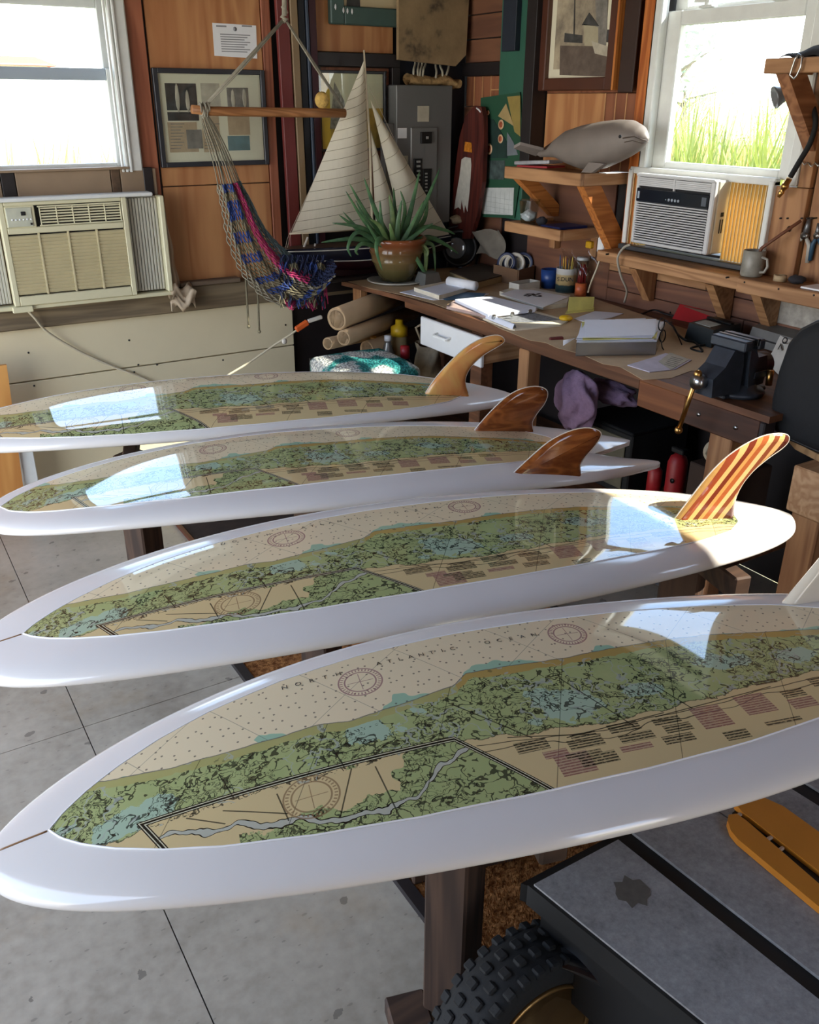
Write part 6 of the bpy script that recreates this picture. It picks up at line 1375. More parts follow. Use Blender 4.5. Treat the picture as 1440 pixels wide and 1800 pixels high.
# pencil can, tube, mug of blue
pcn = onb(994, 512); PCN = thing('pencil_tin', 'white and tan tin full of pencils with a painted shore', 'tin', tuple(pcn))
def band():
    t_ = NT('tin_wrap'); s_ = t_.n('SeparateXYZ'); t_.put(s_.inputs[0], t_.obj()); z = t_.ma('ADD', s_.outputs[2], t_.ma('MULTIPLY', t_.noise(t_.obj(), 30, 3), .015)); t_.set(t_.ramp(t_.ma('DIVIDE', z, .11), [(.0, hexc('#8f9a92')), (.12, hexc('#2c3f42')), (.36, hexc('#33474a')), (.40, hexc('#b7a070')), (.78, hexc('#c2ad7e')), (.82, hexc('#c9c9c4'))]), .35); t_.t.nodes[-1]; return t_.m
B().lathe([(.001, 0), (.048, 0), (.048, .105), (.050, .107), (.046, .107), (.045, .01), (.001, .008)], pcn, 30).build('tin', band(), PCN)
text('lettering', 'S.DUN', .026, pcn + Vector((-.0355, -.0335, .062)), (.69, -.72, 0), (0, 0, 1), INKM, PCN)
R = random.Random(3)
PCN_ = ['yellow', 'ochre', 'crimson', 'pale yellow', 'black', 'tan', 'plum', 'straw yellow', 'slate blue', 'light ochre']
for i, c in enumerate(('#c9a23a', '#b8892c', '#a02c3c', '#d2b95a', '#2a2a2c', '#b58a4a', '#8a2c4a', '#d0b050', '#3c4a6a', '#c7a050')):
    a = R.uniform(0, 2 * PI); r = R.uniform(.008, .03); p = pcn + Vector((r * math.cos(a), r * math.sin(a), .012)); e = p + Vector((.35 * r * math.cos(a) + R.uniform(-.012, .012), .35 * r * math.sin(a), R.uniform(.12, .155)))
    q = B(); q.tube([p, p.lerp(e, .9), e], [.0034, .0034, .001], 6); pe = q.build('pencil', plain('pencil_' + c[1:], c, .4)); tag(pe, PCN_[i] + ' pencil standing in the painted tin', 'pencil', 'pencils in the tin')
tu = onb(1020, 520); tt = thing('clear_tube', 'clear tube of red sticks with a printed orange base on the bench', 'tube', tuple(tu))
B().lathe([(.001, 0), (.026, 0), (.026, .058), (.001, .058)], tu, 24).build('base_wrap', plain('orange_wrap', '#b0582e', .5, 0, .35, 40), tt); q = B(); q.lathe([(.024, .058), (.026, .06), (.026, .158), (.0245, .158), (.0245, .06)], tu, 24); q.build('tube_wall', CLEAR, tt); B().lathe([(.001, .158), (.028, .158), (.028, .170), (.001, .171)], tu, 24).build('lid', plain('tube_lid', '#b9bcbc', .3), tt)
q = B()
for i in range(12): a = i * 2.4; r = .003 + .0014 * i; q.cyl((tu.x + r * math.cos(a), tu.y + r * math.sin(a), tu.z + .06), (tu.x + r * math.cos(a) + .002, tu.y + r * math.sin(a), tu.z + .115 + .012 * (i % 3)), .003, seg=6)
q.build('red_sticks', RED, tt, 'stuff')
bcp = onb(965, 505); tag(B().lathe([(.001, 0), (.038, 0), (.042, .085), (.039, .085), (.036, .006), (.001, .006)], bcp, 28).build('blue_cup', plain('blue_ceramic', '#1f3f7a', .35)), 'dark blue cup behind the pencil tin', 'cup')
sk = thing('plastic_sheet', 'clear plastic bag behind the pencil tin', 'bag', tuple(onb(1000, 490)))
def skf(i, j): a = at(985 + 70 * j, 480 - 44 * i + 6 * j, X=2.78); return a + Vector((.02 * math.sin(7 * j + 3 * i), 0, .006 * math.sin(9 * j)))
q = B(); q.grid(skf, 8, 10); q.build('film', CLEAR, sk)
ow = thing('outlet', 'cream wall outlet with a plug and yellow tap under the corner shelf', 'outlet', tuple(at(1060, 415, X=XR))); p = at(1056, 425, X=XR - .001)
BX((XR - .008, p.y - .035, p.z - .03), (XR - .001, p.y + .045, p.z + .06), .002).build('plate', plain('outlet_cream', '#b7ac8c', .5), ow); p = at(1055, 428, X=2.80); BX((2.80, p.y - .02, p.z - .04), (2.84, p.y + .02, p.z + .04), .005).build('plug', WHITE, ow, label='white plug'); p = at(1040, 430, X=2.81); BX((2.79, p.y - .015, p.z - .015), (2.83, p.y + .02, p.z + .015), .004).build('yellow_tap', plain('tap_yellow', '#c79a1e', .4), ow)
cord('power_cord', [at(1108, 430, X=2.68), at(1096, 436, X=2.67), at(1086, 455, X=2.67), at(1092, 485, X=2.70), at(1102, 510, X=2.75), at(1098, 531, X=2.80)], .005, plain('grey_cord', '#a09a8c', .5), 'pale power cord hanging from the right air conditioner over the ledge')
cord('power_cord', [at(1056, 450, X=2.79), at(1050, 470, X=2.78), at(1040, 495, X=2.76), at(1034, 514, X=2.72)], .004, CORDW, 'thin pale cord drooping from the outlet behind the clear tube')
# ---- right end of the bench
rc = thing('battery_charger', 'red slotted power-tool charger against the wall on the bench', 'charger', tuple(onb(1230, 560))); f = onb(1182, 562); 
a0, a1, a2 = onb(1182, 560), onb(1244, 574), onb(1290, 560); bk_ = a0 + (a2 - a1); up_ = Vector((0, 0, .075))
q = B(); tp_ = [a0.lerp(bk_, .25) + up_ * .8, a1.lerp(a2, .25) + up_ * .8, a2 + up_ * 1.2, bk_ + up_ * 1.2]; q.add([a0, a1, a2, bk_] + tp_, [(3, 2, 1, 0), (4, 5, 6, 7), (0, 1, 5, 4), (1, 2, 6, 5), (2, 3, 7, 6), (3, 0, 4, 7)]); q.build('body', RED, rc)
for f_ in (.22, .5, .78):
    c = tp_[0].lerp(tp_[1], f_).lerp(tp_[3].lerp(tp_[2], f_), .35); d = (tp_[3] - tp_[0]).normalized(); q = B(); q.beam(c - d * .03 + Vector((0, 0, .006)), c + d * .035 + Vector((0, 0, .006)), .022, .006, (0, 0, 1), .002); q.build('slot', plain('slot_dark', '#3a1418', .6), rc)
cord('cable', [onb(1128, 552), onb(1150, 545, .01), onb(1170, 552, .006), onb(1192, 558, .004)], .004, BLACK, 'black cable curling left from the red charger'); cord('cable', [onb(1178, 550, .01), onb(1186, 535, .02), onb(1205, 530, .01)], .0035, BLACK, 'small loop of black cable behind the red charger')
dbx = thing('black_case', 'black instrument case with pale sticker between charger and vise', 'case', tuple(onb(1250, 600))); f, l, r = onb(1250, 612), onb(1203, 596), onb(1302, 598); b_ = l + (r - f); hh = Vector((0, 0, .062)); ce_ = (f + b_) / 2
q = B(); top_ = [p.lerp(ce_, .10) + hh for p in (f, r, b_, l)]; q.add([f, r, b_, l] + top_, [(3, 2, 1, 0), (4, 5, 6, 7), (0, 1, 5, 4), (1, 2, 6, 5), (2, 3, 7, 6), (3, 0, 4, 7)]); q.build('body', plain('case_teal_black', '#1c2426', .4), dbx)
tt_ = [top_[3].lerp(top_[0], .12).lerp(top_[2].lerp(top_[1], .12), .1), top_[3].lerp(top_[0], .75).lerp(top_[2].lerp(top_[1], .75), .1), top_[3].lerp(top_[0], .75).lerp(top_[2].lerp(top_[1], .75), .5), top_[3].lerp(top_[0], .12).lerp(top_[2].lerp(top_[1], .12), .5)]
B().prism([p + Vector((0, 0, .0005)) for p in tt_], (0, 0, .001)).build('sticker', plain('sticker_pale', '#a9b3ae', .5, 0, .2, 30), dbx); q = B(); q.beam(top_[1].lerp(top_[0], .3) + Vector((0, 0, .004)), top_[2].lerp(top_[3], .3) + Vector((0, 0, .004)), .02, .008, (0, 0, 1), .003); q.build('latch_bar', BLACK, dbx)
cord('cable', [onb(1180, 566), onb(1190, 585, .02), onb(1205, 598, .01), onb(1222, 602, .004), onb(1235, 618, .002), onb(1215, 612, .002), onb(1240, 606, .004)], .004, BLACK, 'tangled black cable in front of the black case')
gbx = thing('grey_case', 'grey flat tool case behind the vise', 'case', tuple(onb(1370, 618))); f, l, r = onb(1392, 628), onb(1312, 603), onb(1440, 598); b_ = l + (r - f); hh = Vector((0, 0, .06)); q = B(); ce_ = (f + b_) / 2; top_ = [p.lerp(ce_, .1) + hh for p in (f, r, b_, l)]; q.add([f, r, b_, l] + top_, [(3, 2, 1, 0), (4, 5, 6, 7), (0, 1, 5, 4), (1, 2, 6, 5), (2, 3, 7, 6), (3, 0, 4, 7)]); q.build('body', plain('case_grey', '#5f5f5c', .5), gbx)
q = B(); mid_ = [p.lerp(t_, .45) for p, t_ in zip((f, r, b_, l), top_)]; q.tube(mid_ + mid_[:1], .003, 6); q.build('seam', BLACK, gbx)
rbx = tag(BX((2.70, 1.46, BZ + .001), (2.83, 1.64, BZ + .13), .006).build('red_toolbox', plain('toolbox_red', '#a32430', .4)), 'red box behind the black bag at the end of the bench', 'box')
sg = thing('sandpaper_bag', 'white printed plastic bag marked 70 behind the vise', 'bag', tuple(onb(1360, 640)))
SB = [onb(1346, 640, .004), onb(1384, 668, .004), onb(1412, 604, .11), onb(1372, 590, .10)]
def sgf(i, j): p = SB[0].lerp(SB[1], j).lerp(SB[3].lerp(SB[2], j), i); return p + Vector((0, 0, .02 * math.sin(PI * i) * math.sin(PI * j) + .003 * math.sin(9 * i + 7 * j)))
q = B(); q.grid(sgf, 12, 12); q.build('bag_front', plain('bag_white', '#b5b4ae', .35), sg)
dx_ = (SB[1] - SB[0]).normalized(); dy_ = (SB[3] - SB[0]).normalized(); nz_ = dx_.cross(dy_).normalized(); nz_ = nz_ if nz_.z > 0 else -nz_
text('lettering', '70', .05, sgf(.62, .42) + nz_ * .006, dy_, -dx_, INKM, sg); text('lettering', 'AMERICA', .016, sgf(.62, .74) + nz_ * .006, dy_, -dx_, INKM, sg)
# ------------------------------------------------------------------ vise
vo_ = onb(1296, 690); vz = thing('bench_vise', 'big blue-black bench vise with a steel handle bolted at the bench end', 'vise', tuple(vo_)); V = lambda x, y, z: vo_ + Vector((x, y, z))
B().lathe([(.001, 0), (.075, 0), (.078, .008), (.074, .016), (.055, .02), (.05, .034), (.001, .034)], vo_, 32).build('swivel_base', IRON, vz)
q = B(); q.box(V(-.095, -.03, 0), V(.095, .03, .014), None, .004); q.build('base_flange', IRON, vz)
q = B(); q.prism([V(-.02, -.05, .03), V(.06, -.04, .03), V(.075, -.035, .07), V(.065, -.035, .115), V(.02, -.04, .115), V(-.005, -.045, .15), V(-.025, -.045, .15), V(-.03, -.05, .10)], (0, .085, 0)); q.build('rear_body', IRON, vz)
q = B(); q.cyl(V(.02, 0, .078), V(.105, 0, .078), .036, seg=20); q.build('barrel', IRON, vz)
q = B(); q.prism([V(-.165, -.042, .02), V(-.045, -.042, .02), V(-.045, -.042, .10), V(-.055, -.042, .15), V(-.095, -.042, .15), V(-.125, -.042, .105), V(-.17, -.042, .075)], (0, .075, 0)); q.build('front_jaw', IRON, vz)
for (xa, xb, nm) in ((-.024, .004, 'rear'), (-.085, -.05, 'front')):
    q = B(); q.box(V(xa, -.068, .148), V(xb, .06, .178), None, .004); q.build('jaw_head', IRON, vz); q = B(); x_ = xa if nm == 'rear' else xb; q.box(V(x_ - .006, -.066, .16), V(x_ + .006, .058, .181), None, .001); q.build('jaw_plate', plain('jaw_steel', '#56595c', .3, .9), vz)
q = B(); q.cyl(V(-.175, -.004, .062), V(.0, -.004, .062), .016, seg=16); q.build('screw', plain('dark_steel', '#3b3c3e', .35, .9), vz)
q = B(); q.cyl(V(-.20, -.004, .062), V(-.170, -.004, .062), .021, seg=18); q.build('screw_head', STEEL, vz)
ha, hb_ = V(-.188, .0, .085), at(1193, 756, X=(vo_.x - .185)); q = B(); q.cyl(ha, hb_, .0072, seg=12); q.build('handle_bar', BRASS, vz, label='shiny chrome handle bar in the brass tone of warm light')  # chrome handle and knobs, warm light put into the brass colour
for p in (ha, hb_): q = B(); q.ball(p, .0125, nu=14, nv=10); q.build('handle_knob', BRASS, vz)
q = B(); q.cyl(V(.06, -.06, .03), V(.06, -.06, .075), .010, seg=12); q.build('lock_bolt', BRASS, vz); q = B(); q.box(V(-.0, -.0515, .055), V(.06, -.0495, .075), None, .001); q.build('name_plate', plain('iron_plate', '#3a414c', .4, .5), vz)
# black padded bag on the side bench
bg_ = thing('black_bag', 'big black padded bag standing at the right edge', 'bag', tuple(at(1430, 760, Z=.82)))
po = [(1362, 735), (1364, 700), (1376, 650), (1392, 605), (1412, 580), (1440, 566), (1500, 556), (1560, 640), (1560, 830), (1440, 792), (1385, 768), (1368, 755)]
xb0 = 2.20; P_ = [at(a, b, X=xb0) for a, b in po]; P_ = [Vector((p.x, p.y, max(p.z, .822))) for p in P_]
cen = sum(P_, Vector()) / len(P_); q = B(); lay = [(.0, 1.0), (.02, 1.0), (-.02, .94), (-.032, .8), (-.036, .4)]
rings = [[p + Vector((.16, 0, 0)) for p in P_], P_, [cen.lerp(p, .96) + Vector((-.02, 0, 0)) for p in P_], [cen.lerp(p, .82) + Vector((-.03, 0, 0)) for p in P_], [cen.lerp(p, .4) + Vector((-.034, 0, 0)) for p in P_]]
n_ = len(P_); vs_ = [v for r_ in rings for v in r_]; q.add(vs_, [(i * n_ + k, i * n_ + (k + 1) % n_, (i + 1) * n_ + (k + 1) % n_, (i + 1) * n_ + k) for i in range(4) for k in range(n_)] + [tuple(4 * n_ + k for k in range(n_)), tuple(range(n_))[::-1]], True); q.build('bag_body', plain('black_nylon', '#06090d', .8, 0, .2, 40, .1), bg_)
q = B(); q.tube([cen.lerp(p, 1.0) + Vector((-.004, 0, 0)) for p in P_ + P_[:1]], .006, 6); q.build('piping', BLACK, bg_)
# ------------------------------------------------------------------ ledge things, tools, top right shelf
ZL = ZS + .001; mp_ = at(1324, 475, Z=ZL); mg = thing('mug', 'grey mug with a dark scene standing on the ledge below the window', 'mug', tuple(mp_)); mp_.x = 2.765
mp_ = at(1322, 474, X=2.755); mp_.z = ZL; mg.location = mp_
B().lathe([(.001, 0), (.036, 0), (.039, .006), (.039, .088), (.0365, .09), (.035, .088), (.034, .008), (.001, .006)], mp_, 28).build('cup', plain('mug_grey', '#8a877c', .4, 0, .25, 25), mg); q = B(); q.tube([mp_ + Vector((-.004, -.037, .07)), mp_ + Vector((-.006, -.062, .066)), mp_ + Vector((-.006, -.068, .042)), mp_ + Vector((-.006, -.058, .022)), mp_ + Vector((-.004, -.038, .018))], .005, 8); q.build('handle', plain('mug_grey_b', '#9b988e', .4), mg)
q = B(); q.tube([mp_ + Vector((0, .005, .01)), mp_ + Vector((-.0, -.026, .1)), at(1408, 388, X=2.80)], .006, 8); tag(q.build('wooden_stick', plain('stick_brown', '#6b3f28', .6)), 'brown wooden rod leaning from the mug to the tool wall', 'stick')
sc_ = thing('masking_roll', 'small tape roll lying on the right part of the ledge', 'tape', tuple(at(1372, 486, Z=ZL))); B().lathe([(.012, 0), (.022, 0), (.022, .02), (.012, .02), (.012, 0)], at(1372, 486, X=2.76) * 1 - Vector((0, 0, at(1372, 486, X=2.76).z - ZL)), 20).build('tape', plain('tape_tan', '#b09a78', .6), sc_)
p = at(1402, 490, X=2.78); p.z = ZL + .012; tag(crum(p, .03, 8, .45, 6).build('dark_rag', plain('dark_rag', '#2a2a30', .9)), 'dark rag on the right part of the ledge', 'rag')
p = at(1432, 500, X=2.74); tag(BX((2.71, p.y - .06, ZL), (2.80, p.y + .03, ZL + .006), .001).build('white_card', WHITE), 'white card lying at the right end of the ledge', 'card')
def plier(px, lab, mt, s_=1.0, wide=1.0):
    P_ = [at(a, b, X=XR - .012) for a, b in px]; t_ = thing('pliers', lab, 'pliers', tuple(P_[0]))
    q = B(); q.tube([P_[0], P_[1]], [.006 * s_, .013 * s_], 8); q.build('jaw', plain('plier_steel', '#77787a', .4, .8), t_); q = B(); q.cyl(P_[1] + Vector((-.01, 0, 0)), P_[1] + Vector((.008, 0, 0)), .013 * s_, seg=14); q.build('pivot', STEEL, t_)
    for k in (2, 3): q = B(); q.tube([P_[1], P_[1].lerp(P_[k], .35) + Vector((0, (.014 if k == 2 else -.014) * wide, 0)), P_[k]], [.006, .0085, .007], 8); q.build('handle', mt, t_)
plier([(1424, 382), (1416, 414), (1384, 456), (1419, 462)], 'steel pliers with pale handles hanging on the tool wall', plain('pale_handle', '#a5a299', .4)); plier([(1392, 386), (1391, 402), (1370, 448), (1396, 450)], 'red handled pliers hanging left of the steel pair', plain('red_handle', '#6a1c22', .5), .8, .6); plier([(1440, 392), (1438, 414), (1424, 458), (1446, 462)], 'blue handled pliers hanging at the right frame edge', plain('blue_handle', '#27465c', .5), .9, .6)
q = B()
for x in (1381, 1393, 1418, 1428, 1436): p = at(x, 383, X=XR); q.cyl((XR - .03, p.y, p.z), (XR - .0005, p.y, p.z), .003, seg=6)
tag(q.build('tool_peg', plain('peg_dark', '#2b2320', .5), kind='stuff'), 'row of dark pegs holding the pliers', 'peg')
wd_ = thing('hook_wires', 'bent steel wires hooked on the plywood right of the window', 'wire', tuple(at(1420, 287, X=XR))); q = B()
for (x, y) in ((1408, 282), (1420, 285), (1432, 284)): q.tube([at(x, y, X=XR - .001), at(x + 2, y + 2, X=XR - .03), at(x + 6, y + 8, X=XR - .03), at(x + 12, y + 3, X=XR - .025)], .0022, 6)
q.tube([at(1402, 286, X=XR - .014), at(1440, 289, X=XR - .014)], .002, 6); q.build('wire', STEEL, wd_)
ho = thing('air_hose', 'black air hose with a brass end hanging right of the window', 'hose', tuple(at(1400, 250, X=2.78))); q = B(); out = [at(1415, 160, X=2.80), at(1428, 185, X=2.79), at(1434, 215, X=2.78), at(1425, 250, X=2.78), at(1405, 285, X=2.78), at(1388, 314, X=2.78)]; pts_ = []
for i in range(len(out) - 1):
    p0, p1, p2, p3 = out[max(i - 1, 0)], out[i], out[i + 1], out[min(i + 2, len(out) - 1)]
    for k in range(6): tq = k / 6; pts_.append(.5 * (2 * p1 + (p2 - p0) * tq + (2 * p0 - 5 * p1 + 4 * p2 - p3) * tq * tq + (3 * p1 - p0 - 3 * p2 + p3) * tq ** 3))
q.tube(pts_, .009, 10); q.build('hose', BLACKR, ho); a_, c_ = at(1388, 314, X=2.78), at(1369, 346, X=2.78); q = B(); q.tube([a_, a_.lerp(c_, .3), a_.lerp(c_, .32), a_.lerp(c_, .5), a_.lerp(c_, .52), a_.lerp(c_, .7), a_.lerp(c_, .72), c_], [.010, .010, .013, .013, .009, .009, .011, .006], 12); q.build('brass_end', BRASS, ho, label='brass hose fitting')
ts = thing('high_shelf', 'pine shelf with a diagonal bracket at the upper right', 'shelf', (2.7, 1.9, 1.83)); a_ = at(1345, 105, X=2.60)
BX((2.60, .9, 1.805), (2.622, a_.y, 1.848), .003).build('front_rail', PINE, ts); BX((2.6225, .9, 1.83), (XR - .001, a_.y, 1.846), .002).build('shelf_board', PINE, ts); BX((2.6225, a_.y - .022, 1.805), (XR - .001, a_.y, 1.829), .002).build('end_rail', PINEX, ts)
q = B(); yb1 = a_.y - .025; q.prism([(2.625, yb1 - .05, 1.804), (2.72, yb1 - .05, 1.804), (XR - .002, yb1 - .05, 1.66), (XR - .002, yb1 - .05, 1.58), (XR - .02, yb1 - .05, 1.575)], (0, .045, 0)); q.build('bracket', wood('bracket_dull', '#7c5034', '#a87550', 'X', 8, 10, .5), ts); p = at(1400, 225, X=XR - .03)
ws = thing('folded_wetsuit', 'dark folded neoprene piled on the high shelf', 'wetsuit', (2.72, 1.7, 1.848))
def wsf(i, j):
    y = a_.y - .03 - .9 * i; g = PI * j; r = .055 * min(1, (i * 5 + .02) ** .6) * (1 + .15 * math.sin(i * 40)); return Vector((2.735 - math.cos(g) * .105, y, 1.849 + math.sin(g) * r + .006 * math.sin(i * 60 + j * 6)))
q = B(); q.grid(wsf, 50, 14); q.build('fold', plain('neoprene', '#26262a', .8, 0, .2, 30, .3), ws)
cb_ = thing('carabiner', 'steel carabiner hanging on the front of the high shelf', 'carabiner', tuple(at(1400, 120, X=2.585))); q = B(); cps = [(1404, 96), (1411, 100), (1408, 118), (1401, 133), (1396, 138), (1389, 132), (1392, 122), (1398, 104), (1404, 96)]; q.tube([at(a, b, X=2.588) for a, b in cps], .0035, 8); q.build('loop', STEEL, cb_); q = B(); q.tube([at(1402, 94, X=2.596), at(1406, 97, X=2.586), at(1404, 102, X=2.590)], .003, 6); q.build('hook', BLACK, cb_)
ch = thing('clamp_lamp', 'small grey lamp head behind the high shelf bracket', 'lamp', tuple(at(1365, 168, X=2.8))); Mx = Vector((-.7, .5, -.3)).normalized().to_track_quat('Z', 'Y').to_matrix(); c_ = at(1372, 168, X=2.80); B().lathe([(.001, -.04), (.015, -.038), (.022, -.015), (.034, .012), (.036, .02), (.032, .018), (.001, -.005)], c_, 20, Mx).build('shade', plain('lamp_grey', '#6f7072', .4, .3), ch); q = B(); q.tube([c_ + Mx @ Vector((0, 0, -.038)), Vector((2.83, c_.y - .02, c_.z - .01)), Vector((XR - .002, c_.y - .03, c_.z - .01))], .006, 6); q.build('arm', BLACK, ch)
# ------------------------------------------------------------------ under the bench
KR = plain('kraft_tube', '#a58a68', .75, 0, .1, 8); SHZ = .287
def roll(px0, px1, r, lab, y0, y1):
    a, b = at(*px0, Y=y0), at(*px1, Y=y1); t_ = thing('paper_roll', lab, 'roll', tuple(a), 'rolled paper under the bench'); d = (b - a).normalized(); Mx = d.to_track_quat('Z', 'Y').to_matrix(); L = (b - a).length
    B().lathe([(r * .80, .0), (r, 0), (r * 1.0, L), (r * .8, L), (r * .8, .0)], a, 26, Mx).build('tube', KR, t_); B().lathe([(r * .30, .02), (r * .62, .012), (r * .66, L * .5), (r * .6, L * .5), (r * .3, .03)], a, 22, Mx).build('inner_curl', plain('kraft_inner', '#b59c7c', .75), t_)
roll((592, 561), (712, 514), .052, 'thick tan paper roll, topmost of the rolls under the bench', 3.60, 3.88); roll((604, 594), (726, 549), .036, 'tan paper roll, middle one of the rolls under the bench', 3.56, 3.84); roll((576, 604), (690, 580), .028, 'short tan roll beside the middle one under the bench', 3.60, 3.84); roll((645, 614), (745, 582), .040, 'tan roll, lowest and rightmost of the rolls under the bench', 3.62, 3.82)
cr_t = thing('roll_rack', 'dark rack holding the paper rolls under the bench', 'rack', (2.0, 3.75, 0)); BX((1.86, 3.66, .0), (2.05, 3.98, .55), .004).build('rack_box', DARKW, cr_t)
def bottle(px, y, prof, z0, nm, lab, cat_, mts):
    p = at(*px, Y=y); t_ = thing(nm, lab, cat_, (p.x, y, z0))
    for pn, pr_, m_ in mts: B().lathe([(r, z) for r, z in pr_], (p.x, y, z0), 24).build(pn, m_, t_)
    return p
zt = at(682, 590, Y=3.60).z; h = zt - SHZ
bottle((682, 600), 3.60, None, SHZ, 'metal_bottle', 'silver bottle, in the middle of those under the bench', 'bottle', (('body', [(.001, 0), (.034, .0), (.034, h * .78), (.015, h * .92), (.014, h * .94), (.001, h * .94)], plain('dull_silver', '#8b8a86', .3, .6)), ('cap', [(.017, h * .945), (.017, h), (.001, h + .002)], WHITE)))
zt = at(656, 590, Y=3.66).z; h = zt - SHZ
bottle((656, 600), 3.66, None, SHZ, 'metal_bottle', 'dull brown bottle with brass cap left of the silver one', 'bottle', (('body', [(.001, 0), (.036, .0), (.036, h * .80), (.016, h * .92), (.001, h * .92)], plain('dull_brown', '#6f6250', .4, .3)), ('cap', [(.016, h * .925), (.016, h), (.001, h + .002)], BRASS)))
zt = at(700, 562, Y=3.64).z; h = zt - SHZ
bottle((702, 600), 3.64, None, SHZ, 'tall_canister', 'tall tan canister with a yellow cap under the bench', 'canister', (('body', [(.001, 0), (.038, .0), (.038, h * .84), (.001, h * .84)], plain('canister_tan', '#9a8a66', .3, .2)), ('cap', [(.041, h * .842), (.041, h * .93), (.02, h * .95), (.018, h), (.001, h)], plain('yellow_cap', '#c9a21a', .4))))
zt = at(712, 608, Y=3.44).z; h = zt - SHZ
p = bottle((712, 640), 3.44, None, SHZ, 'spray_can', 'blue and white spray can with a red cap beside the cushion', 'can', (('body', [(.001, 0), (.032, .0), (.032, h * .55), (.001, h * .55)], plain('can_white', '#b9bcc0', .3, .2)), ('label_band', [(.0325, h * .552), (.0325, h * .80), (.02, h * .86), (.001, h * .86)], plain('can_navy', '#14213f', .3)), ('cap', [(.022, h * .862), (.022, h), (.001, h + .002)], RED)))
cn = [o for o in COL.objects if o.name.startswith('spray_can')][0]; q = B(); zz = SHZ + h * .68; q.box((p.x - .016, 3.44 - .0345, zz - .010), (p.x + .012, 3.44 - .0322, zz + .014), None, .0005); q.build('label_patch', plain('label_yellow', '#d2b32a', .5), cn)
text('lettering', 'WD', .018, (p.x - .002, 3.44 - .0352, zz + .002), (1, 0, 0), (0, 0, 1), plain('label_blue', '#16306e', .5), cn)
tb_ = thing('canvas_bag', 'tan canvas tote hanging under the white drawer', 'bag', tuple(at(752, 610, X=2.2))); c_ = at(752, 632, X=2.24)
def tot(i, j):
    a = 2 * PI * i; z = c_.z + .075 - .20 * j; k = 1 + .15 * math.sin(4 * a + 8 * j); return Vector((c_.x + math.cos(a) * .05 * k, c_.y + math.sin(a) * .075 * k * (1 - .1 * j), z))
q = B(); q.grid(tot, 28, 12); q.build('pouch', plain('canvas_tan', '#8d7d64', .9, 0, .15, 40, .3), tb_); q = B(); q.tube([Vector((c_.x, c_.y + .05, c_.z + .07)), Vector((c_.x - .02, c_.y + .075, c_.z + .14)), Vector((c_.x, c_.y + .04, c_.z + .165))], .007, 6); q.build('strap', plain('canvas_tan', '#8d7d64', .9), tb_)
# stool with crocheted cushion
so_ = thing('stool', 'low stool with a teal and white crocheted cushion by the bench', 'stool', (1.87, 3.33, 0)); cz_ = .70
MQ = Matrix.Translation((at(640, 630, Z=.70).x, at(640, 630, Z=.70).y, 0)) @ Matrix.Rotation(-.04, 4, 'Z')
def crochet():
    t_ = NT('crochet_teal'); o = t_.obj(); w = t_.n('TexNoise'); t_.put(w.inputs['Vector'], o); w.inputs['Scale'].default_value = 7; f = w.outputs['Fac']
    v = t_.n('TexVoronoi'); t_.put(v.inputs['Vector'], o); v.inputs['Scale'].default_value = 95; c = t_.ramp(f, [(.36, hexc('#e8e6dc')), (.47, hexc('#d6dcd6')), (.52, hexc('#4fa39c')), (.64, hexc('#1e6f72'))]); c = t_.mix(t_.ma('MULTIPLY', t_.ma('GREATER_THAN', v.outputs['Distance'], .5), .5), c, hexc('#1b3a40')); t_.set(c, .9, 0, .1); t_.bump(v.outputs['Distance'], .9, .01); t_.t.nodes.active = None; return t_.m
q = B()
def cush(i, j):
    a = 2 * PI * i; c, s_ = math.cos(a), math.sin(a); k = .19 / max(abs(c), abs(s_)) ** .85; b = PI * j; r = math.sin(b) ** .35; return MQ @ Vector((c * k * r, s_ * k * r, cz_ - .055 + .055 * math.copysign(abs(math.cos(b)) ** .6, math.cos(b))))
q.grid(cush, 48, 20); q.build('cushion', crochet(), so_)
q = B(); q.box((-.18, -.18, cz_ - .14), (.18, .18, cz_ - .1105), MQ, .006); q.build('seat', DARKW, so_)
for sx_, sy_ in ((1, 1), (1, -1), (-1, 1), (-1, -1)): q = B(); q.beam(MQ @ Vector((sx_ * .15, sy_ * .15, cz_ - .14)), MQ @ Vector((sx_ * .17, sy_ * .17, 0)), .035, .035, (0, 1, 0), .003); q.build('leg', DARKW, so_)
# metal chest with purple towel
mb = thing('metal_chest', 'dark metal chest under the bench with a towel on it', 'chest', (2.6, 2.55, SHZ)); BX((2.435, 2.30, SHZ + .001), (2.75, 2.60, .55), .006).build('chest_body', plain('chest_black', '#191a1c', .5, .2), mb); BX((2.428, 2.33, SHZ + .03), (2.434, 2.57, .53), .002).build('end_plate', plain('chest_olive', '#5a5646', .6), mb); BX((2.43, 2.295, .551), (2.755, 2.605, .562), .004).build('lid', plain('chest_black', '#191a1c', .5, .2), mb)
tw = thing('purple_towel', 'dusty purple towel bunched over the left of the metal chest', 'towel', (2.45, 2.68, .5))
TWM = plain('dusty_purple', '#8a6f86', .95, 0, .12, 50, .5)
def towf(i, j):
    a = 2 * PI * i; z = PI * j; c = at(1014, 706, X=2.35); d = Vector((math.cos(a) * math.sin(z) ** .7, math.sin(a) * math.sin(z) ** .7, math.cos(z)))
    k = 1 + .22 * math.sin(5 * a + 2 * math.sin(3 * z)) * math.sin(z) + .25 * mnoise.noise(d * 1.7); return c + Vector((d.x * .05 * k, d.y * .085 * k * (1 + .25 * (1 - j)), d.z * .12 * (1 + .2 * mnoise.noise(d * 2.5))))
q = B(); q.grid(towf, 60, 26); q.build('bunch', TWM, tw)
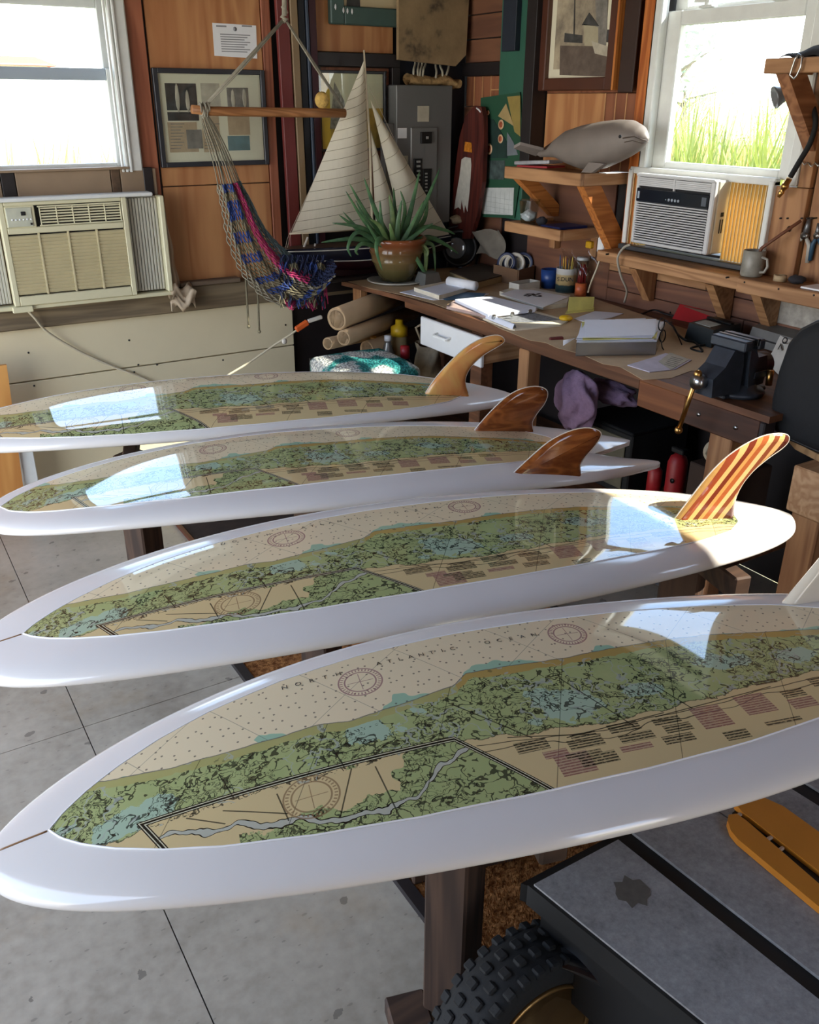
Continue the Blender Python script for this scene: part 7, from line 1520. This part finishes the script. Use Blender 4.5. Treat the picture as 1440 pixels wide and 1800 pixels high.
def towg(i, j):
    a = 2 * PI * i; z = PI * j; c = at(1072, 690, X=2.50); c.z = max(c.z, .605); d = Vector((math.cos(a) * math.sin(z), math.sin(a) * math.sin(z), math.cos(z))); k = 1 + .35 * mnoise.noise(d * 2.2 + Vector((5, 0, 0))); return c + Vector((d.x * .06 * k, d.y * .13 * k, d.z * .045 * k))
q = B(); q.grid(towg, 40, 18); q.build('fold', TWM, tw)
ex = thing('fire_extinguisher', 'red fire extinguisher standing in the dark under the bench', 'extinguisher', (2.5, 2.11, SHZ)); B().lathe([(.001, 0), (.036, 0), (.038, .01), (.038, .20), (.03, .225), (.012, .24), (.001, .24)], (2.5, 2.12, SHZ), 24).build('cylinder', RED, ex); q = B(); q.box((2.485, 2.09, SHZ + .24), (2.515, 2.15, SHZ + .262), None, .004); q.build('valve', BLACK, ex); q = B(); q.cyl((2.4635, 2.105, SHZ + .14), (2.462, 2.105, SHZ + .14), .01, seg=10); q.build('gauge', BLACK, ex)
tag(B().lathe([(.001, 0), (.028, 0), (.028, .14), (.012, .16), (.001, .16)], (2.49, 2.215, SHZ), 20).build('red_canister', RED), 'short red canister left of the fire extinguisher', 'canister')
rt_ = thing('rolled_towel', 'cream rolled towel lying on a dark box by the bench leg', 'towel', tuple(at(1265, 790, X=2.4))); a_ = at(1266, 795, X=2.42); Mx = Vector((-.9, -.3, .3)).normalized().to_track_quat('Z', 'Y').to_matrix()
B().lathe([(.01, .06), (.022, .062), (.04, .055), (.046, .03), (.046, -.09), (.001, -.09)], a_, 22, Mx).build('roll', plain('towel_cream', '#b5a68c', .95, 0, .1, 60, .5), rt_); q = B(); q.tube([a_ + Mx @ Vector(((.006 + .0052 * k) * math.cos(k * .9), (.006 + .0052 * k) * math.sin(k * .9), .0635)) for k in range(7)], .0035, 5); q.build('spiral', plain('towel_shade', '#7d705a', .95), rt_)
dk = tag(BX((2.38, a_.y - .09, SHZ + .001), (2.6, a_.y + .09, a_.z - .055), .004).build('dark_carton', plain('carton_dark', '#3a2a20', .8)), 'dark carton under the cream rolled towel', 'box')
mm = thing('floor_clutter', 'grey crumpled plastic in the dark behind the bench leg', 'plastic', (2.4, 1.9, 0)); crum((2.45, 1.95, .09), .11, 14, .75, 12).build('crumple', plain('grey_plastic', '#4a4c50', .5), mm)
# ------------------------------------------------------------------ orange wood post and white post at the left edge
wp = thing('plywood_offcut', 'orange plywood sheet edge leaning at the left against the cream wall', 'plywood', (-.1, 3.9, 0)); a_, b_ = at(8, 640, Y=3.9), at(38, 880, Y=3.9)
B().prism([(a_.x - .45, 3.88, .0), (b_.x + .005, 3.88, .0), (a_.x + .005, 3.88, a_.z), (a_.x - .45, 3.88, a_.z)], (0, .02, 0)).build('sheet', wood('offcut', '#b5783c', '#dca35c', 'Z', 3, 8, .5), wp)
wpp = tag(BX((at(36, 800, Y=3.86).x, 3.90, 0), (at(62, 800, Y=3.86).x, 3.97, at(38, 780, Y=3.9).z), .003).build('white_post', WHITEF), 'short white post beside the orange plywood under the boards', 'post')
# ------------------------------------------------------------------ outside
gnd = struct('ground')
def grass_ground():
    t = NT('sandy_grass'); o = t.obj(); f = t.noise(o, 1.2, 6); t.set(t.ramp(f, [(.35, hexc('#8d8a58')), (.65, hexc('#c9bd95'))]), .9); return t.m
GG = grass_ground()
BX((-40, YB + .12, -.35), (40, 60, -.25)).build('lawn', GG, gnd); BX((XR + .12, -40, -.35), (40, YB + .12, -.25)).build('lawn', GG, gnd)
BX((-40, -40, -.35), (XL - .12, YB + .12, -.25)).build('lawn', plain('bounce_ground', '#d2c8b2', .9), gnd); BX((XL - .12, -40, -.35), (XR + .12, YF - .12, -.25)).build('lawn', GG, gnd)  # unseen ground on the left, made pale and warm to bounce light indoors
def reeds(name, cx, cy, rx, ry, n, h, mt, lab, lean=.35):
    b = B(); R = random.Random(sum(map(ord, name)) + n)
    for i in range(n):
        x = cx + R.uniform(-rx, rx); y = cy + R.uniform(-ry, ry); hh = h * R.uniform(.7, 1.06); a = R.uniform(0, 2 * PI); l = R.uniform(.1, lean) * hh; w = R.uniform(.012, .028)
        dx, dy = math.cos(a), math.sin(a); px_, py_ = -dy * w, dx * w
        p = [(x, y, -.3), (x + dx * l * .3, y + dy * l * .3, -.3 + hh * .6), (x + dx * l, y + dy * l, -.3 + hh)]
        b.add([(p[0][0] + px_, p[0][1] + py_, p[0][2]), (p[0][0] - px_, p[0][1] - py_, p[0][2]), (p[1][0] + px_ * .8, p[1][1] + py_ * .8, p[1][2]), (p[1][0] - px_ * .8, p[1][1] - py_ * .8, p[1][2]), p[2]], [(0, 1, 3, 2), (2, 3, 4)])
    o = b.build(name, mt, kind='stuff'); o['label'] = lab; o['category'] = 'grass'; return o
RG = translucent('reed_green', '#8f9a4a', .45); RY = translucent('reed_straw', '#c9b878', .45)
reeds('tall_reeds', 4.6, 3.9, .5, 2.6, 2200, 2.05, RG, 'tall green reeds outside the right window'); reeds('dry_reeds', 7.2, 5.0, .6, 3.0, 2200, 2.1, RY, 'straw coloured reeds among the green ones outside', .5)
reeds('back_reeds', 1.2, 8.4, 2.6, .5, 1100, 1.75, RY, 'pale reeds outside the back window'); reeds('back_grass', 1.0, 6.2, 1.8, .4, 500, 1.6, RG, 'yellow green grass outside the back window', .4)
def tree(name, c, h, r, mt, lab, n=700, seed=1):
    t = thing(name, lab, 'tree', (c[0], c[1], -.3)); R = random.Random(seed)
    b = B(); b.tube([(c[0], c[1], -.3), (c[0] + .1, c[1], h * .4), (c[0], c[1], h * .75)], [.16, .12, .05], 8)
    for k in range(5):
        a = k * 1.3; b.tube([(c[0], c[1], h * .45 + k * .1), (c[0] + math.cos(a) * r * .6, c[1] + math.sin(a) * r * .6, h * .7)], [.06, .02], 6)
    b.build('trunk', plain('bark', '#8d867c', .9), t)
    f = B()
    for i in range(n):
        v = Vector((R.gauss(0, 1), R.gauss(0, 1), R.gauss(0, 1))).normalized() * (R.random() ** .4) * r; v.z *= .75; p = Vector((c[0], c[1], h * .75)) + v
        d = Vector((R.gauss(0, 1), R.gauss(0, 1), R.gauss(0, 1))).normalized(); e_ = d.orthogonal().normalized(); s_ = r * .09
        f.add([p, p + (d + e_ * .4) * s_, p + d * 2 * s_, p + (d - e_ * .4) * s_], [(0, 1, 2, 3)])
    f.build('crown', mt, t, 'stuff')
TL = translucent('hazy_leaf', '#a9b8a0', .5)  # distance haze put into the pale leaf colour
tree('loose_tree', (26, 24.6, 0), 4.9, 2.1, TL, 'loose green tree standing beyond the reeds')
tree('distant_bush', (33, 30.5, 0), 3.2, 3.0, TL, 'rounded bush far beyond the reeds, left of two', 500, 3); tree('distant_bush', (34, 22.5, 0), 3.0, 3.4, TL, 'low wide bush far beyond the reeds, right of two', 500, 4)
hs = thing('neighbour_house', 'pale house with a red-brown roof edge far outside the back window', 'house', (3, 26, -.3))
p = at(0, 112, Y=26); q = at(80, 93, Y=26)
BX((p.x - 6, 26, -.3), (q.x, 31, q.z - .25)).build('wall', plain('house_wall', '#d8d4c8', .8), hs)
B().prism([(p.x - 6.3, 25.7, q.z - .3), (p.x - 6.3, 31.3, q.z - .3), (p.x - 6.3, 28.5, q.z + .0)], (q.x - p.x + 6.5, 0, 0)).build('roof', plain('roof_rust', '#b5593a', .8), hs)
